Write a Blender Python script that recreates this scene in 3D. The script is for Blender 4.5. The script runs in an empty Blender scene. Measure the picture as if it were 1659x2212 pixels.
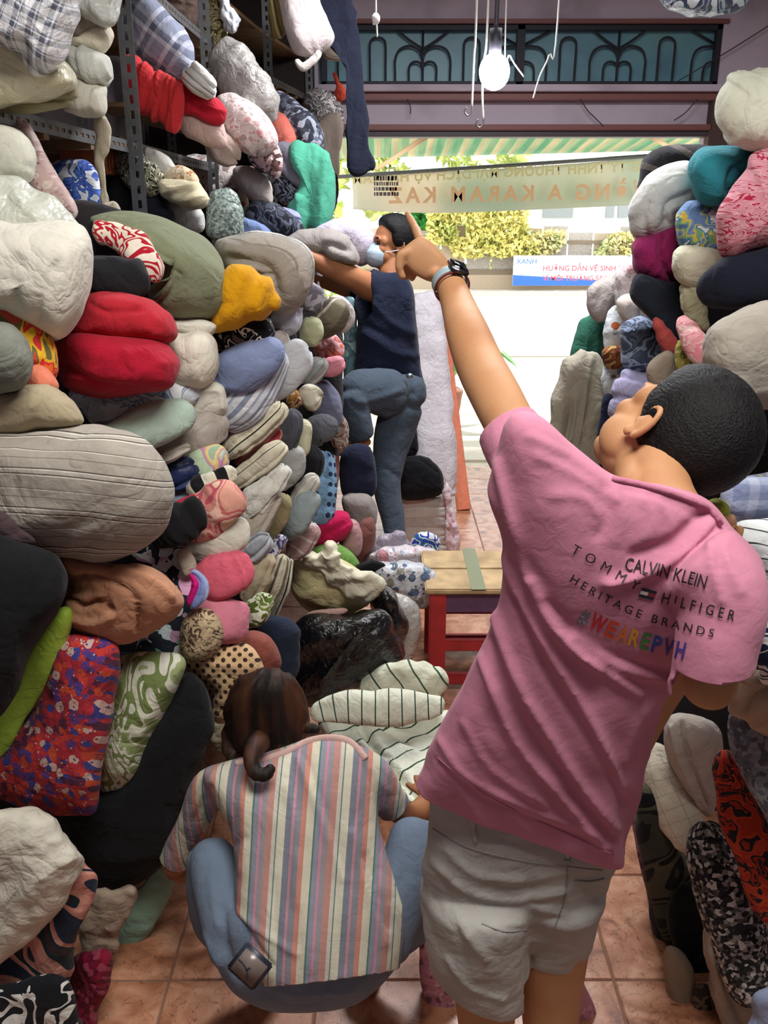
import bpy, bmesh, math, random
import numpy as np
from mathutils import Vector, Matrix
from mathutils.bvhtree import BVHTree
random.seed(3)
SC = bpy.context.scene
COL = SC.collection

# ------------------------------------------------------------------ camera
FPX = 1900.0; CX, CY = 829.5, 1106.0; CAMZ = 1.95; PITCH = math.radians(18.5)
CP, SP = math.cos(PITCH), math.sin(PITCH)
cam_d = bpy.data.cameras.new('camera'); cam = bpy.data.objects.new('camera', cam_d); COL.objects.link(cam)
cam_d.sensor_fit = 'VERTICAL'; cam_d.sensor_height = 36.0; cam_d.lens = 36.0*FPX/2212.0
cam_d.clip_start = .05; cam_d.clip_end = 300
cam.location = (0, 0, CAMZ); cam.rotation_euler = (math.pi/2-PITCH, 0, 0)
SC.camera = cam

# ------------------------------------------------------------------ world, sun, room lamp, added fill, exposure
W = bpy.data.worlds.new('world'); SC.world = W; W.use_nodes = True
bg = W.node_tree.nodes['Background']; bg.inputs[0].default_value = (.80, .90, 1.0, 1); bg.inputs[1].default_value = 3.3
def light(name, kind, loc, energy, color=(1, 1, 1), rot=(0, 0, 0), **kw):
    d = bpy.data.lights.new(name, kind); o = bpy.data.objects.new(name, d); COL.objects.link(o)
    o.location = loc; o.rotation_euler = rot; d.energy = energy; d.color = color
    for k, v in kw.items(): setattr(d, k, v)
    return o
light('sun', 'SUN', (3, 12, 9), 7.0, (1, .95, .86), (math.radians(-32), math.radians(22), 0), angle=math.radians(1.5))
light('ceiling_lamp_rear', 'AREA', (.35, .6, 3.5), 88, (1, .97, .92), (math.radians(10), 0, 0), shape='RECTANGLE', size=1.5, size_y=.7)
light('ceiling_lamp_middle', 'AREA', (.6, 4.2, 3.55), 125, (.97, .97, 1), (0, 0, 0), shape='RECTANGLE', size=1.2, size_y=.5)  # added unseen fill light, brightens the front wall
vs = SC.view_settings
vs.view_transform = 'Standard'; vs.look = 'None'; vs.gamma = 1; vs.exposure = 0.0; vs.use_curve_mapping = False

# ------------------------------------------------------------------ helpers
def P(px, py, Y):
    """world point on the sight line of a photo pixel at distance Y along the aisle"""
    a = (px-CX)/FPX; b = -(py-CY)/FPX
    d = np.array([a, CP+b*SP, -SP+b*CP]); d *= Y/d[1]
    return d+np.array([0, 0, CAMZ])
def depth(p): return p[1]*CP-(p[2]-CAMZ)*SP
def proj(v):
    v = np.asarray(v, float); x = v[..., 0]; y = v[..., 1]; z = v[..., 2]-CAMZ
    d = y*CP-z*SP; u = y*SP+z*CP
    return np.stack([CX+FPX*x/d, CY-FPX*u/d], -1)
def tag(o, label=None, cat=None, group=None, kind=None):
    if label: o['label'] = label
    if cat: o['category'] = cat
    if group: o['group'] = group
    if kind: o['kind'] = kind
    return o
def lin(c):
    if isinstance(c, str):
        c = c.lstrip('#'); c = [int(c[i:i+2], 16)/255 for i in (0, 2, 4)]
    return tuple((v/12.92 if v <= .04045 else ((v+.055)/1.055)**2.4) for v in c)+(1,)
def link(me, name, mat=None, parent=None, smooth=True):
    o = bpy.data.objects.new(name, me); COL.objects.link(o)
    if mat: me.materials.append(mat)
    if smooth: me.polygons.foreach_set('use_smooth', [True]*len(me.polygons))
    if parent:
        o.parent = parent; o.matrix_parent_inverse = Matrix.Translation(parent.location).inverted() if False else Matrix.Identity(4)
        o.location = -Vector(parent.location)
    return o
def empty(name, loc, label=None, cat=None, group=None):
    o = bpy.data.objects.new(name, None); COL.objects.link(o); o.location = loc; o.empty_display_size = .1
    return tag(o, label, cat, group)
_pid = np.arange
def vn(p):
    p = np.asarray(p, float); i = np.floor(p).astype(np.int64); f = p-i; f = f*f*(3-2*f)
    def h(ix, iy, iz):
        n = (ix*374761393+iy*668265263+iz*1440662683) & 0xffffffff
        n = ((n ^ (n >> 13))*1274126177) & 0xffffffff
        return ((n ^ (n >> 16)) & 0xffffff)/float(0xffffff)
    r = 0
    for dx in (0, 1):
        for dy in (0, 1):
            for dz in (0, 1):
                w = (f[:, 0] if dx else 1-f[:, 0])*(f[:, 1] if dy else 1-f[:, 1])*(f[:, 2] if dz else 1-f[:, 2])
                r = r+w*h(i[:, 0]+dx, i[:, 1]+dy, i[:, 2]+dz)
    return r*2-1
def fbm(p, o=3):
    r = 0; a = 1.0
    for k in range(o): r = r+a*vn(p*(2**k)+17.3*k); a *= .5
    return r
def ridge(p, o=2):
    r = 0; a = 1.0
    for k in range(o): r = r+a*(1-np.abs(vn(p*(2**k)+9.1*k))*2); a *= .5
    return r
_FC = {}
def gfaces(R, C):
    """closed grid: pole, R rings of C, pole"""
    if (R, C) in _FC: return _FC[(R, C)]
    f = []
    for j in range(C): f.append((0, 1+j, 1+(j+1) % C))
    for i in range(R-1):
        a = 1+i*C; b = a+C
        for j in range(C): k = (j+1) % C; f.append((a+j, b+j, b+k, a+k))
    a = 1+(R-1)*C; e = 1+R*C
    for j in range(C): f.append((a+(j+1) % C, a+j, e))
    _FC[(R, C)] = f; return f
def normals(v, R, C):
    g = v[1:-1].reshape(R, C, 3)
    du = np.roll(g, -1, 1)-np.roll(g, 1, 1)
    gg = np.concatenate([np.broadcast_to(v[0], (1, C, 3)), g, np.broadcast_to(v[-1], (1, C, 3))], 0)
    dv = gg[2:]-gg[:-2]
    n = np.cross(dv, du); n /= (np.linalg.norm(n, axis=2, keepdims=True)+1e-12)
    ctr = v.mean(0)
    if ((g-ctr)*n).sum() < 0: n = -n
    out = np.zeros_like(v); out[1:-1] = n.reshape(-1, 3)
    for k, ring in ((0, n[0]), (-1, n[-1])):
        m = ring.mean(0); out[k] = m/(np.linalg.norm(m)+1e-9)
    return out
def mkmesh(name, v, f, uv=None, flip=False):
    me = bpy.data.meshes.new(name); me.from_pydata(v.tolist() if hasattr(v, 'tolist') else v, [], f)
    if uv is not None:
        l = me.uv_layers.new(name='UVMap'); idx = np.empty(len(me.loops), np.int32); me.loops.foreach_get('vertex_index', idx)
        l.data.foreach_set('uv', uv[idx].astype(np.float32).ravel())
    me.update(); return me
def crom(pts, n, closed=False):
    pts = np.asarray(pts, float); N = len(pts); out = []
    segs = N if closed else N-1
    per = max(2, int(round(n/segs)))
    for i in range(segs):
        if closed: a, b, c, d = pts[(i-1) % N], pts[i], pts[(i+1) % N], pts[(i+2) % N]
        else: a, b, c, d = pts[max(i-1, 0)], pts[i], pts[i+1], pts[min(i+2, N-1)]
        for k in range(per):
            t = k/per
            out.append(.5*((2*b)+(-a+c)*t+(2*a-5*b+4*c-d)*t*t+(-a+3*b-3*c+d)*t**3))
    if not closed: out.append(pts[-1])
    return np.array(out)
def segdist(q, pts):
    """distance of 2-D points q to polyline pts"""
    best = np.full(len(q), 1e9); pts = np.asarray(pts, float)
    for a, b in zip(pts[:-1], pts[1:]):
        ab = b-a; t = np.clip(((q-a)@ab)/(ab@ab+1e-9), 0, 1)
        d = np.linalg.norm(q-(a+t[:, None]*ab), axis=1); best = np.minimum(best, d)
    return best
def fold(v, n, creases):
    """push the camera-side skin in or out along polylines read off the photo"""
    q = proj(v); view = v-np.array([0, 0, CAMZ]); view /= np.linalg.norm(view, axis=1, keepdims=True)
    fac = np.clip(-(view*n).sum(1)*2+.2, 0, 1)
    for pts, w, amp in creases:
        d = segdist(q, crom(pts, 40) if len(pts) > 2 else pts)
        v = v+n*(amp*np.exp(-(d/w)**2)*fac)[:, None]
    return v
def wrinkle(v, n, uv, o, seed):
    s = seed*7.77
    amp, fr = o.get('w', (.006, 9))
    if amp: v = v+n*(amp*fbm(v*fr+s, 3))[:, None]
    if 'g' not in o and amp:
        a = seed*1.9; x = uv[:, 0]*math.cos(a)+uv[:, 1]*math.sin(a); y = -uv[:, 0]*math.sin(a)+uv[:, 1]*math.cos(a)
        v = v+n*(.0045*ridge(np.stack([x*3.5, y*13, v[:, 1]*2+s], 1), 3))[:, None]
    if 'g' in o:   # long gathers: amp, freq across, angle in the uv plane (deg), ratio
        amp, fr, an = o['g'][:3]; ra = o['g'][3] if len(o['g']) > 3 else .18
        a = math.radians(an); x = uv[:, 0]*math.cos(a)+uv[:, 1]*math.sin(a); y = -uv[:, 0]*math.sin(a)+uv[:, 1]*math.cos(a)
        q = np.stack([x*fr*ra, y*fr, v[:, 1]*2+s], 1)
        v = v+n*(amp*ridge(q, 2))[:, None]
    if 'lay' in o:  # folded layers: count, depth, angle
        k, amp, an = o['lay']; a = math.radians(an)
        y = -uv[:, 0]*math.sin(a)+uv[:, 1]*math.cos(a)
        y = (y-y.min())/(y.max()-y.min()+1e-9)+.02*vn(v*6+s)
        v = v-n*(amp*np.exp(-((np.abs(((y*k) % 1)-.5)*2-1)/.28)**2))[:, None]
    if 'cr' in o: v = fold(v, n, o['cr'])
    return v

# ------------------------------------------------------------------ fabric materials
_M = {}; PSC = 1.7
class NT:
    def __init__(s, m): s.t = m.node_tree; s.n = s.t.nodes; s.l = s.t.links
    def add(s, ty, **kw):
        x = s.n.new(ty)
        for k, v in kw.items(): setattr(x, k, v)
        return x
    def math(s, op, a, b=0.0, c=None):
        x = s.n.new('ShaderNodeMath'); x.operation = op
        for i, q in enumerate((a, b) if c is None else (a, b, c)):
            if isinstance(q, (int, float)): x.inputs[i].default_value = q
            else: s.l.new(q, x.inputs[i])
        return x.outputs[0]
    def mix(s, f, a, b, mode='MIX'):
        x = s.n.new('ShaderNodeMix'); x.data_type = 'RGBA'; x.blend_type = mode
        for i, q in ((0, f), (6, a), (7, b)):
            if isinstance(q, (int, float)): x.inputs[i].default_value = q
            elif isinstance(q, tuple): x.inputs[i].default_value = q
            else: s.l.new(q, x.inputs[i])
        return x.outputs[2]
    def ramp(s, f, stops, const=True):
        x = s.n.new('ShaderNodeValToRGB'); r = x.color_ramp; r.interpolation = 'CONSTANT' if const else 'LINEAR'
        while len(r.elements) > 1: r.elements.remove(r.elements[-1])
        r.elements[0].position = stops[0][0]; r.elements[0].color = stops[0][1]
        for p, c in stops[1:]:
            e = r.elements.new(min(p, 1)); e.color = c
        s.l.new(f, x.inputs[0]); return x.outputs[0]
def newmat(name):
    m = bpy.data.materials.new(name); m.use_nodes = True; t = NT(m); b = t.n['Principled BSDF']; return m, t, b
def simple(name, col, rough=.6, metal=0, bump=0, bs=30, emit=0, mottle=.0, trans=0):
    if name in _M: return _M[name]
    m, t, b = newmat(name); c = lin(col); b.inputs['Base Color'].default_value = c
    b.inputs['Roughness'].default_value = rough; b.inputs['Metallic'].default_value = metal
    if emit: b.inputs['Emission Color'].default_value = c; b.inputs['Emission Strength'].default_value = emit
    if bump or mottle:
        tc = t.add('ShaderNodeTexCoord'); nz = t.add('ShaderNodeTexNoise'); nz.inputs['Scale'].default_value = bs; nz.inputs['Detail'].default_value = 5
        t.l.new(tc.outputs['Object'], nz.inputs['Vector'])
        if bump:
            bp = t.add('ShaderNodeBump'); bp.inputs['Strength'].default_value = bump; bp.inputs['Distance'].default_value = .004
            t.l.new(nz.outputs[0], bp.inputs['Height']); t.l.new(bp.outputs[0], b.inputs['Normal'])
        if mottle:
            d = tuple(x*(1-mottle) for x in c[:3])+(1,); u = tuple(min(1, x*(1+mottle*.6)) for x in c[:3])+(1,)
            t.l.new(t.ramp(nz.outputs[0], [(.3, d), (.7, u)], False), b.inputs['Base Color'])
    _M[name] = m; return m
def fab(pat='plain', cols=('#cccccc',), sc=10.0, st=(1, 1), rot=0, pl=0, rough=.92, bump=.55, wob=.0, coords='uv', sheen=.05, thr=.5, cz=.30):
    if pat in ('flor', 'leaf', 'squig', 'speck'): sc = sc*PSC
    """procedural cloth. pat: plain stripes plaid flor leaf dots squig speck"""
    if isinstance(cols, str): cols = (cols,)
    key = repr((pat, cols, sc, st, rot, pl, rough, bump, wob, coords, thr, cz))
    if key in _M: return _M[key]
    m, t, b = newmat('cloth_'+pat)
    tc = t.add('ShaderNodeTexCoord'); mp = t.add('ShaderNodeMapping'); mp.inputs['Rotation'].default_value = (0, 0, math.radians(rot)); mp.inputs['Scale'].default_value = (st[0], st[1], 1)
    t.l.new(tc.outputs['UV' if coords == 'uv' else 'Object'], mp.inputs[0]); vec = mp.outputs[0]
    if wob or pat in ('flor', 'speck', 'leaf'):
        nz = t.add('ShaderNodeTexNoise'); nz.inputs['Scale'].default_value = sc*1.3 if pat not in ('stripes', 'plaid') else 6; t.l.new(vec, nz.inputs[0])
        va = t.add('ShaderNodeVectorMath', operation='MULTIPLY_ADD'); t.l.new(nz.outputs[1], va.inputs[0])
        w = wob if wob else .35/sc; va.inputs[1].default_value = (w, w, w); t.l.new(vec, va.inputs[2]); vec = va.outputs[0]
    c = [lin(x) if isinstance(x, str) else x for x in cols] if pat not in ('stripes', 'plaid') else None
    def stripe(socket, spec, per):
        tot = sum(w for _, w in spec); st_ = []; p = 0
        for cc, w in spec: st_.append((p/tot, lin(cc))); p += w
        return t.ramp(t.math('FRACT', t.math('MULTIPLY', socket, 1.0/per)), st_)
    if pat == 'plain': col = None; base = c[0]
    elif pat in ('stripes', 'plaid'):
        sx = t.add('ShaderNodeSeparateXYZ'); t.l.new(vec, sx.inputs[0])
        a = stripe(sx.outputs[1], cols, sc); col = a
        if pat == 'plaid': col = t.mix(.5, a, stripe(sx.outputs[0], cols, sc))
    elif pat in ('flor', 'speck', 'dots'):
        vo = t.add('ShaderNodeTexVoronoi'); vo.inputs['Scale'].default_value = sc; t.l.new(vec, vo.inputs['Vector'])
        if pat == 'dots': vo.inputs['Randomness'].default_value = 0.0
        sp = t.add('ShaderNodeSeparateColor'); t.l.new(vo.outputs['Color'], sp.inputs[0])
        cc = c[1:] if pat != 'speck' else c
        col = t.ramp(sp.outputs[0], [(i/len(cc), x) for i, x in enumerate(cc)])
        if pat != 'speck':
            col = t.mix(t.math('GREATER_THAN', vo.outputs['Distance'], thr*.8), col, c[0])
            if pat == 'flor':
                v2 = t.add('ShaderNodeTexVoronoi'); v2.inputs['Scale'].default_value = sc*2.7; t.l.new(vec, v2.inputs['Vector'])
                s2 = t.add('ShaderNodeSeparateColor'); t.l.new(v2.outputs['Color'], s2.inputs[0])
                col = t.mix(t.math('MULTIPLY', t.math('LESS_THAN', v2.outputs['Distance'], .33), t.math('GREATER_THAN', s2.outputs[1], .45)), col, t.ramp(s2.outputs[0], [(i/len(c), x) for i, x in enumerate(c[::-1])]))
    elif pat == 'leaf':
        n2 = t.add('ShaderNodeTexNoise'); n2.inputs['Scale'].default_value = sc; n2.inputs['Distortion'].default_value = 2.2; n2.inputs['Detail'].default_value = 1; t.l.new(vec, n2.inputs[0])
        col = t.ramp(n2.outputs[0], [(0, c[0])]+[(.34+.32*(i+1)/len(c), x) for i, x in enumerate(c[1:])])
    elif pat == 'squig':
        n2 = t.add('ShaderNodeTexNoise'); n2.inputs['Scale'].default_value = sc; n2.inputs['Distortion'].default_value = .8; t.l.new(vec, n2.inputs[0])
        col = t.mix(t.math('LESS_THAN', t.math('ABSOLUTE', t.math('SUBTRACT', n2.outputs[0], .5)), .022), c[0], c[1])
        if len(c) > 2:
            col = t.mix(t.math('GREATER_THAN', n2.outputs[0], .62), col, c[2])
    n3 = t.add('ShaderNodeTexNoise'); n3.inputs['Scale'].default_value = 14; n3.inputs['Detail'].default_value = 6; t.l.new(tc.outputs['Object'], n3.inputs[0])
    mo = t.ramp(n3.outputs[0], [(.3, (.86, .85, .84, 1)), (.7, (1.0, 1.0, 1.0, 1))], False)
    if col is None: t.l.new(t.mix(1.0, base, mo, 'MULTIPLY'), b.inputs['Base Color'])
    else: t.l.new(t.mix(1.0, col, mo, 'MULTIPLY'), b.inputs['Base Color'])
    b.inputs['Roughness'].default_value = rough; b.inputs['Specular IOR Level'].default_value = .25
    n4 = t.add('ShaderNodeTexNoise'); n4.inputs['Scale'].default_value = 38 if not pl else 26; n4.inputs['Detail'].default_value = 8; n4.inputs['Distortion'].default_value = .6 if not pl else 1.6
    t.l.new(tc.outputs['Object'], n4.inputs[0])
    bp = t.add('ShaderNodeBump'); bp.inputs['Strength'].default_value = bump if not pl else .8; bp.inputs['Distance'].default_value = .007 if not pl else .010
    t.l.new(n4.outputs[0], bp.inputs['Height']); 
    n5 = t.add('ShaderNodeTexNoise'); n5.inputs['Scale'].default_value = 6.5; n5.inputs['Detail'].default_value = 3; n5.inputs['Distortion'].default_value = 1.4; t.l.new(tc.outputs['Object'], n5.inputs[0])
    b2 = t.add('ShaderNodeBump'); b2.inputs['Strength'].default_value = cz; b2.inputs['Distance'].default_value = .03; t.l.new(t.math('POWER', t.math('ABSOLUTE', t.math('SUBTRACT', n5.outputs[0], .5)), .6), b2.inputs['Height']); t.l.new(b2.outputs[0], bp.inputs['Normal'])
    if pl:
        b.inputs['Coat Weight'].default_value = .9; b.inputs['Coat Roughness'].default_value = .12; t.l.new(bp.outputs[0], b.inputs['Coat Normal']); t.l.new(bp.outputs[0], b.inputs['Normal'])
    else:
        b.inputs['Sheen Weight'].default_value = sheen; t.l.new(bp.outputs[0], b.inputs['Normal'])
    _M[key] = m; return m

# ------------------------------------------------------------------ soft shapes
_seed = [0]
def blobgeo(outline, Y, tf=.12, tb=.12, a=.8, o=None, R=(22, 9), rot=0, ctr=None, C=96):
    o = o or {}; _seed[0] += 1
    Y0, gx, gy = (Y if isinstance(Y, tuple) else (Y, 0, 0))
    pts = crom(outline, C, True); C = len(pts); cen = pts.mean(0) if ctr is None else np.array(ctr, float)
    def PP(q): return P(q[0], q[1], Y0+gx*(q[0]-cen[0])/100+gy*(q[1]-cen[1])/100)
    c3 = PP(cen); rim = np.array([PP(q) for q in pts])
    toc = np.array([0, 0, CAMZ])-c3; toc /= np.linalg.norm(toc)
    rows = []
    nf, nb = R
    for i in range(1, nf+nb+1):
        ph = (i/nf)*math.pi/2 if i <= nf else math.pi/2+(i-nf)/(nb+1)*math.pi/2
        s = abs(math.sin(ph))**a; cphi = math.cos(ph); z = (abs(cphi)**a)*(tf if cphi >= 0 else -tb)
        rows.append(c3+(rim-c3)*s+toc*z)
    v = np.concatenate([[c3+toc*tf]]+rows+[[c3-toc*tb]], 0); Rr = nf+nb
    right = np.array([1., 0, 0]); up = np.cross(right, -toc); up /= np.linalg.norm(up); up = up if up[2] > 0 else -up
    r = math.radians(rot); rel = v-c3; ux = rel@right; uy = rel@up
    uv = np.stack([ux*math.cos(r)+uy*math.sin(r), -ux*math.sin(r)+uy*math.cos(r)], 1)
    if 'bend' in o: uv[:, 1] += o['bend']*uv[:, 0]**2
    uv0 = uv
    n = normals(v, Rr, C); v = wrinkle(v, n, uv0, o, _seed[0])
    return v, gfaces(Rr, C), uv+_seed[0]*.37
def tubegeo(sp, k=.9, a=.85, er=1.0, o=None, R=48, C=44, vdir=None):
    """sp: (px,py,Y,half width px) ; k depth/width ; er end roundness in radii"""
    o = o or {}; _seed[0] += 1
    pts = []
    for x, y, Y, w in sp:
        p = P(x, y, Y); pts.append([*p, w*depth(p)/FPX])
    return tubew(np.array(pts), k, a, er, o, R, C, vdir)
def tubew(pts, k=.9, a=.85, er=1.0, o=None, R=36, C=40, vdir=None):
    """same with world points (x,y,z,radius)"""
    o = o or {}
    cr = crom(pts, 60); L = np.concatenate([[0], np.cumsum(np.linalg.norm(np.diff(cr[:, :3], axis=0), axis=1))])
    tot = L[-1]; s = .5-.5*np.cos(np.linspace(0.0, 1, R)*math.pi); s = .6*s+.4*np.linspace(0, 1, R); s = .004+s*.992
    q = np.stack([np.interp(s*tot, L, cr[:, i]) for i in range(4)], 1)
    r = q[:, 3].copy(); d0 = s*tot; d1 = (1-s)*tot; e0 = er*pts[0][3]+1e-6; e1 = er*pts[-1][3]+1e-6
    r *= np.sqrt(np.clip(1-(1-np.clip(d0/e0, 0, 1))**2, 0, 1))*np.sqrt(np.clip(1-(1-np.clip(d1/e1, 0, 1))**2, 0, 1))
    c = q[:, :3]; t = np.gradient(c, axis=0); t /= np.linalg.norm(t, axis=1, keepdims=True)
    vd = c-np.array([0, 0, CAMZ]) if vdir is None else np.broadcast_to(np.array(vdir, float), c.shape)
    wd = np.cross(t, vd); wd /= (np.linalg.norm(wd, axis=1, keepdims=True)+1e-9); dd = np.cross(wd, t)
    th = np.linspace(0, 2*math.pi, C, endpoint=False)
    if (dd*vd).sum() < 0: dd = -dd
    cx = np.sign(np.cos(th))*np.abs(np.cos(th))**a; sx = np.sign(np.sin(th))*np.abs(np.sin(th))**a
    g = c[:, None]+r[:, None, None]*(cx[None, :, None]*dd[:, None]*k+sx[None, :, None]*wd[:, None])
    v = np.concatenate([[cr[0, :3]], g.reshape(-1, 3), [cr[-1, :3]]], 0)
    ang = np.where(th > math.pi, th-2*math.pi, th)
    # arc measured from the camera side so the seam is at the back
    ang = th-math.pi
    ra = float(np.mean(q[:, 3]))
    uv = np.concatenate([[[0, 0]], np.stack([np.repeat(s*tot, C), np.tile(ang*ra, R)], 1), [[tot, 0]]], 0)
    n = normals(v, R, C); v = wrinkle(v, n, uv, o, _seed[0])
    return v, gfaces(R, C), uv+_seed[0]*.37
def B(name, label, cat, outline, Y, mat, tf=.12, tb=.14, a=.8, rot=0, group=None, parent=None, ctr=None, **o):
    v, f, uv = blobgeo(outline, Y, tf, tb, a, o, rot=rot, ctr=ctr)
    ob = link(mkmesh(name, v, f, uv), name, mat, parent)
    return tag(ob, label, cat, group)
def T(name, label, cat, sp, mat, k=.9, a=.85, er=1.0, group=None, parent=None, vdir=None, **o):
    v, f, uv = tubegeo(sp, k, a, er, o, vdir=vdir)
    ob = link(mkmesh(name, v, f, uv), name, mat, parent)
    return tag(ob, label, cat, group)
def boxgeo(x0, x1, y0, y1, z0, z1):
    v = [(x, y, z) for x in (x0, x1) for y in (y0, y1) for z in (z0, z1)]
    return v, [(0, 1, 3, 2), (4, 6, 7, 5), (0, 4, 5, 1), (2, 3, 7, 6), (0, 2, 6, 4), (1, 5, 7, 3)]
def box(name, x0, x1, y0, y1, z0, z1, mat, parent=None, bev=0, smooth=False):
    v, f = boxgeo(x0, x1, y0, y1, z0, z1); me = mkmesh(name, v, f)
    if bev:
        bm = bmesh.new(); bm.from_mesh(me); bmesh.ops.bevel(bm, geom=bm.edges[:], offset=bev, segments=2, affect='EDGES'); bm.to_mesh(me); bm.free()
    return link(me, name, mat, parent, smooth)
def join(gs):
    V = []; F = []; b = 0
    for g in gs:
        v, f = g[0], g[1]; V += [tuple(map(float, x)) for x in v]; F += [tuple(b+i for i in q) for q in f]; b += len(v)
    return V, F
def rod(pts, r, n=8, per=6):
    """thin tube along world points, geometry only"""
    c = crom(pts, max(2, per*(len(pts)-1))) if len(pts) > 2 else np.array(pts, float)
    t = np.gradient(c, axis=0); t /= np.linalg.norm(t, axis=1, keepdims=True)
    up = np.array([.13, .31, .94]); V = []; F = []
    for i, (p, tt) in enumerate(zip(c, t)):
        if abs(tt@up) > .97: u = np.cross(tt, [1, 0, 0])
        else: u = np.cross(tt, up)
        u /= np.linalg.norm(u); w = np.cross(tt, u)
        for j in range(n):
            a = 2*math.pi*j/n; V.append(p+r*(u*math.cos(a)+w*math.sin(a)))
    for i in range(len(c)-1):
        for j in range(n): k = (j+1) % n; F.append((i*n+j, i*n+k, (i+1)*n+k, (i+1)*n+j))
    F.append(tuple(range(n))[::-1]); F.append(tuple((len(c)-1)*n+j for j in range(n)))
    return V, F
def geo(name, gs, mat, parent=None, smooth=True):
    V, F = join(gs); return link(mkmesh(name, V, F), name, mat, parent, smooth)
def ell(c, r, R=14, C=22, M=None):
    ph = np.linspace(0, math.pi, R+2)[1:-1]; th = np.linspace(0, 2*math.pi, C, endpoint=False)
    g = np.stack([np.sin(ph)[:, None]*np.cos(th), np.sin(ph)[:, None]*np.sin(th), np.cos(ph)[:, None]+0*th], -1).reshape(-1, 3)
    v = np.concatenate([[[0, 0, 1]], g, [[0, 0, -1]]], 0)*np.array(r)
    if M is not None: v = v@np.array(M).T
    return v+np.array(c), gfaces(R, C)
# ------------------------------------------------------------------ the setting
def plaster(name, col, dirt='#6d6268'):
    m, t, b = newmat(name); tc = t.add('ShaderNodeTexCoord')
    n1 = t.add('ShaderNodeTexNoise'); n1.inputs['Scale'].default_value = 1.7; n1.inputs['Detail'].default_value = 9; t.l.new(tc.outputs['Object'], n1.inputs[0])
    c = lin(col); t.l.new(t.ramp(n1.outputs[0], [(.3, lin(dirt)), (.48, c), (1, c)], False), b.inputs['Base Color']); b.inputs['Roughness'].default_value = .85
    n2 = t.add('ShaderNodeTexNoise'); n2.inputs['Scale'].default_value = 60; t.l.new(tc.outputs['Object'], n2.inputs[0])
    bp = t.add('ShaderNodeBump'); bp.inputs['Strength'].default_value = .2; bp.inputs['Distance'].default_value = .003; t.l.new(n2.outputs[0], bp.inputs['Height']); t.l.new(bp.outputs[0], b.inputs['Normal'])
    return m
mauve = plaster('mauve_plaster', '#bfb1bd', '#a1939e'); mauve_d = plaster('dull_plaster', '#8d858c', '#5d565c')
def S(o): o['kind'] = 'structure'; return o
def floor_mat():
    m, t, b = newmat('marbled_tile'); tc = t.add('ShaderNodeTexCoord'); oi = t.add('ShaderNodeObjectInfo')
    va = t.add('ShaderNodeVectorMath', operation='ADD'); t.l.new(tc.outputs['Object'], va.inputs[0]); t.l.new(oi.outputs['Location'], va.inputs[1])
    n1 = t.add('ShaderNodeTexNoise'); n1.inputs['Scale'].default_value = 7; n1.inputs['Detail'].default_value = 9; n1.inputs['Distortion'].default_value = 1.6; t.l.new(va.outputs[0], n1.inputs[0])
    col = t.ramp(n1.outputs[0], [(.30, lin('#7d4f3c')), (.42, lin('#ad7455')), (.55, lin('#c78f70')), (.75, lin('#d9ac8e'))], False)
    n2 = t.add('ShaderNodeTexNoise'); n2.inputs['Scale'].default_value = 9; n2.inputs['Detail'].default_value = 4; n2.inputs['Distortion'].default_value = 3; t.l.new(va.outputs[0], n2.inputs[0])
    vein = t.math('LESS_THAN', t.math('ABSOLUTE', t.math('SUBTRACT', n2.outputs[0], .5)), .008)
    t.l.new(t.mix(t.math('MULTIPLY', vein, .6), col, lin('#5c3220')), b.inputs['Base Color'])
    b.inputs['Roughness'].default_value = .32
    return m
M_tile = floor_mat(); M_grout = simple('grout', '#8a6a58', .9)
fl = S(box('floor', -1.75, 3.1, -1.2, 7.05, -.08, -.004, M_grout))
tm = mkmesh('tile', *boxgeo(-.197, .197, -.197, .197, -.01, .0))
bm = bmesh.new(); bm.from_mesh(tm); bmesh.ops.bevel(bm, geom=[e for e in bm.edges], offset=.003, segments=1, affect='EDGES'); bm.to_mesh(tm); bm.free()
tm.materials.append(M_tile)
for i in range(-2, 5):
    for j in range(0, 15):
        o = bpy.data.objects.new('tile', tm); COL.objects.link(o); o.parent = fl; o.location = (.02+i*.4, 1.25+j*.4, random.uniform(-.0006, .0006)); o.rotation_euler[2] = random.choice((0, math.pi/2, math.pi))
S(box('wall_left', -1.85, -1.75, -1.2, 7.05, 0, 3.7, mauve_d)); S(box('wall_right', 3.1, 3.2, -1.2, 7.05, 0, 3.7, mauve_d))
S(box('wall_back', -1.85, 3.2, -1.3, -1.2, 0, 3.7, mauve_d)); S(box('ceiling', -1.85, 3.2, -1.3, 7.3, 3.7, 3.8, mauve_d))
# front wall around the opening and the fanlight, at Y = 7.05
YF = 7.05
def X(px, py=300): return float(P(px, py, YF)[0])
def Z(py): return float(P(829, py, YF)[2])
xl, xr = X(690), X(1530); gx0, gx1 = X(693, 120), X(1557, 120)
z_lin, z_g0, z_g1 = Z(288), Z(186), Z(52)
fw = S(box('wall_front', -1.75, xl, YF, YF+.2, 0, 3.7, mauve))
S(box('wall_front_right', xr, 3.1, YF, YF+.2, 0, z_g0, mauve))
S(box('wall_front_lintel', xl, xr, YF+.03, YF+.18, Z(272), z_g0-.08, mauve))
S(box('wall_front_top', xl, 3.1, YF, YF+.2, z_g1, 3.7, mauve))
S(box('wall_front_corner', gx1, 3.1, YF, YF+.2, z_g0, z_g1, mauve))
M_redwood = simple('red_brown_paint', '#7a4a47', .55, bump=.2); M_darkwood = simple('dark_brown_paint', '#40343a', .55, bump=.2); M_rust = simple('rusty_frame', '#4a3733', .7, bump=.4)
S(box('trim_1', xl-.05, X(1560), YF-.05, YF+.05, z_g0-.10, z_g0-.045, M_redwood, bev=.006))     # ledge under the fanlight
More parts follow.
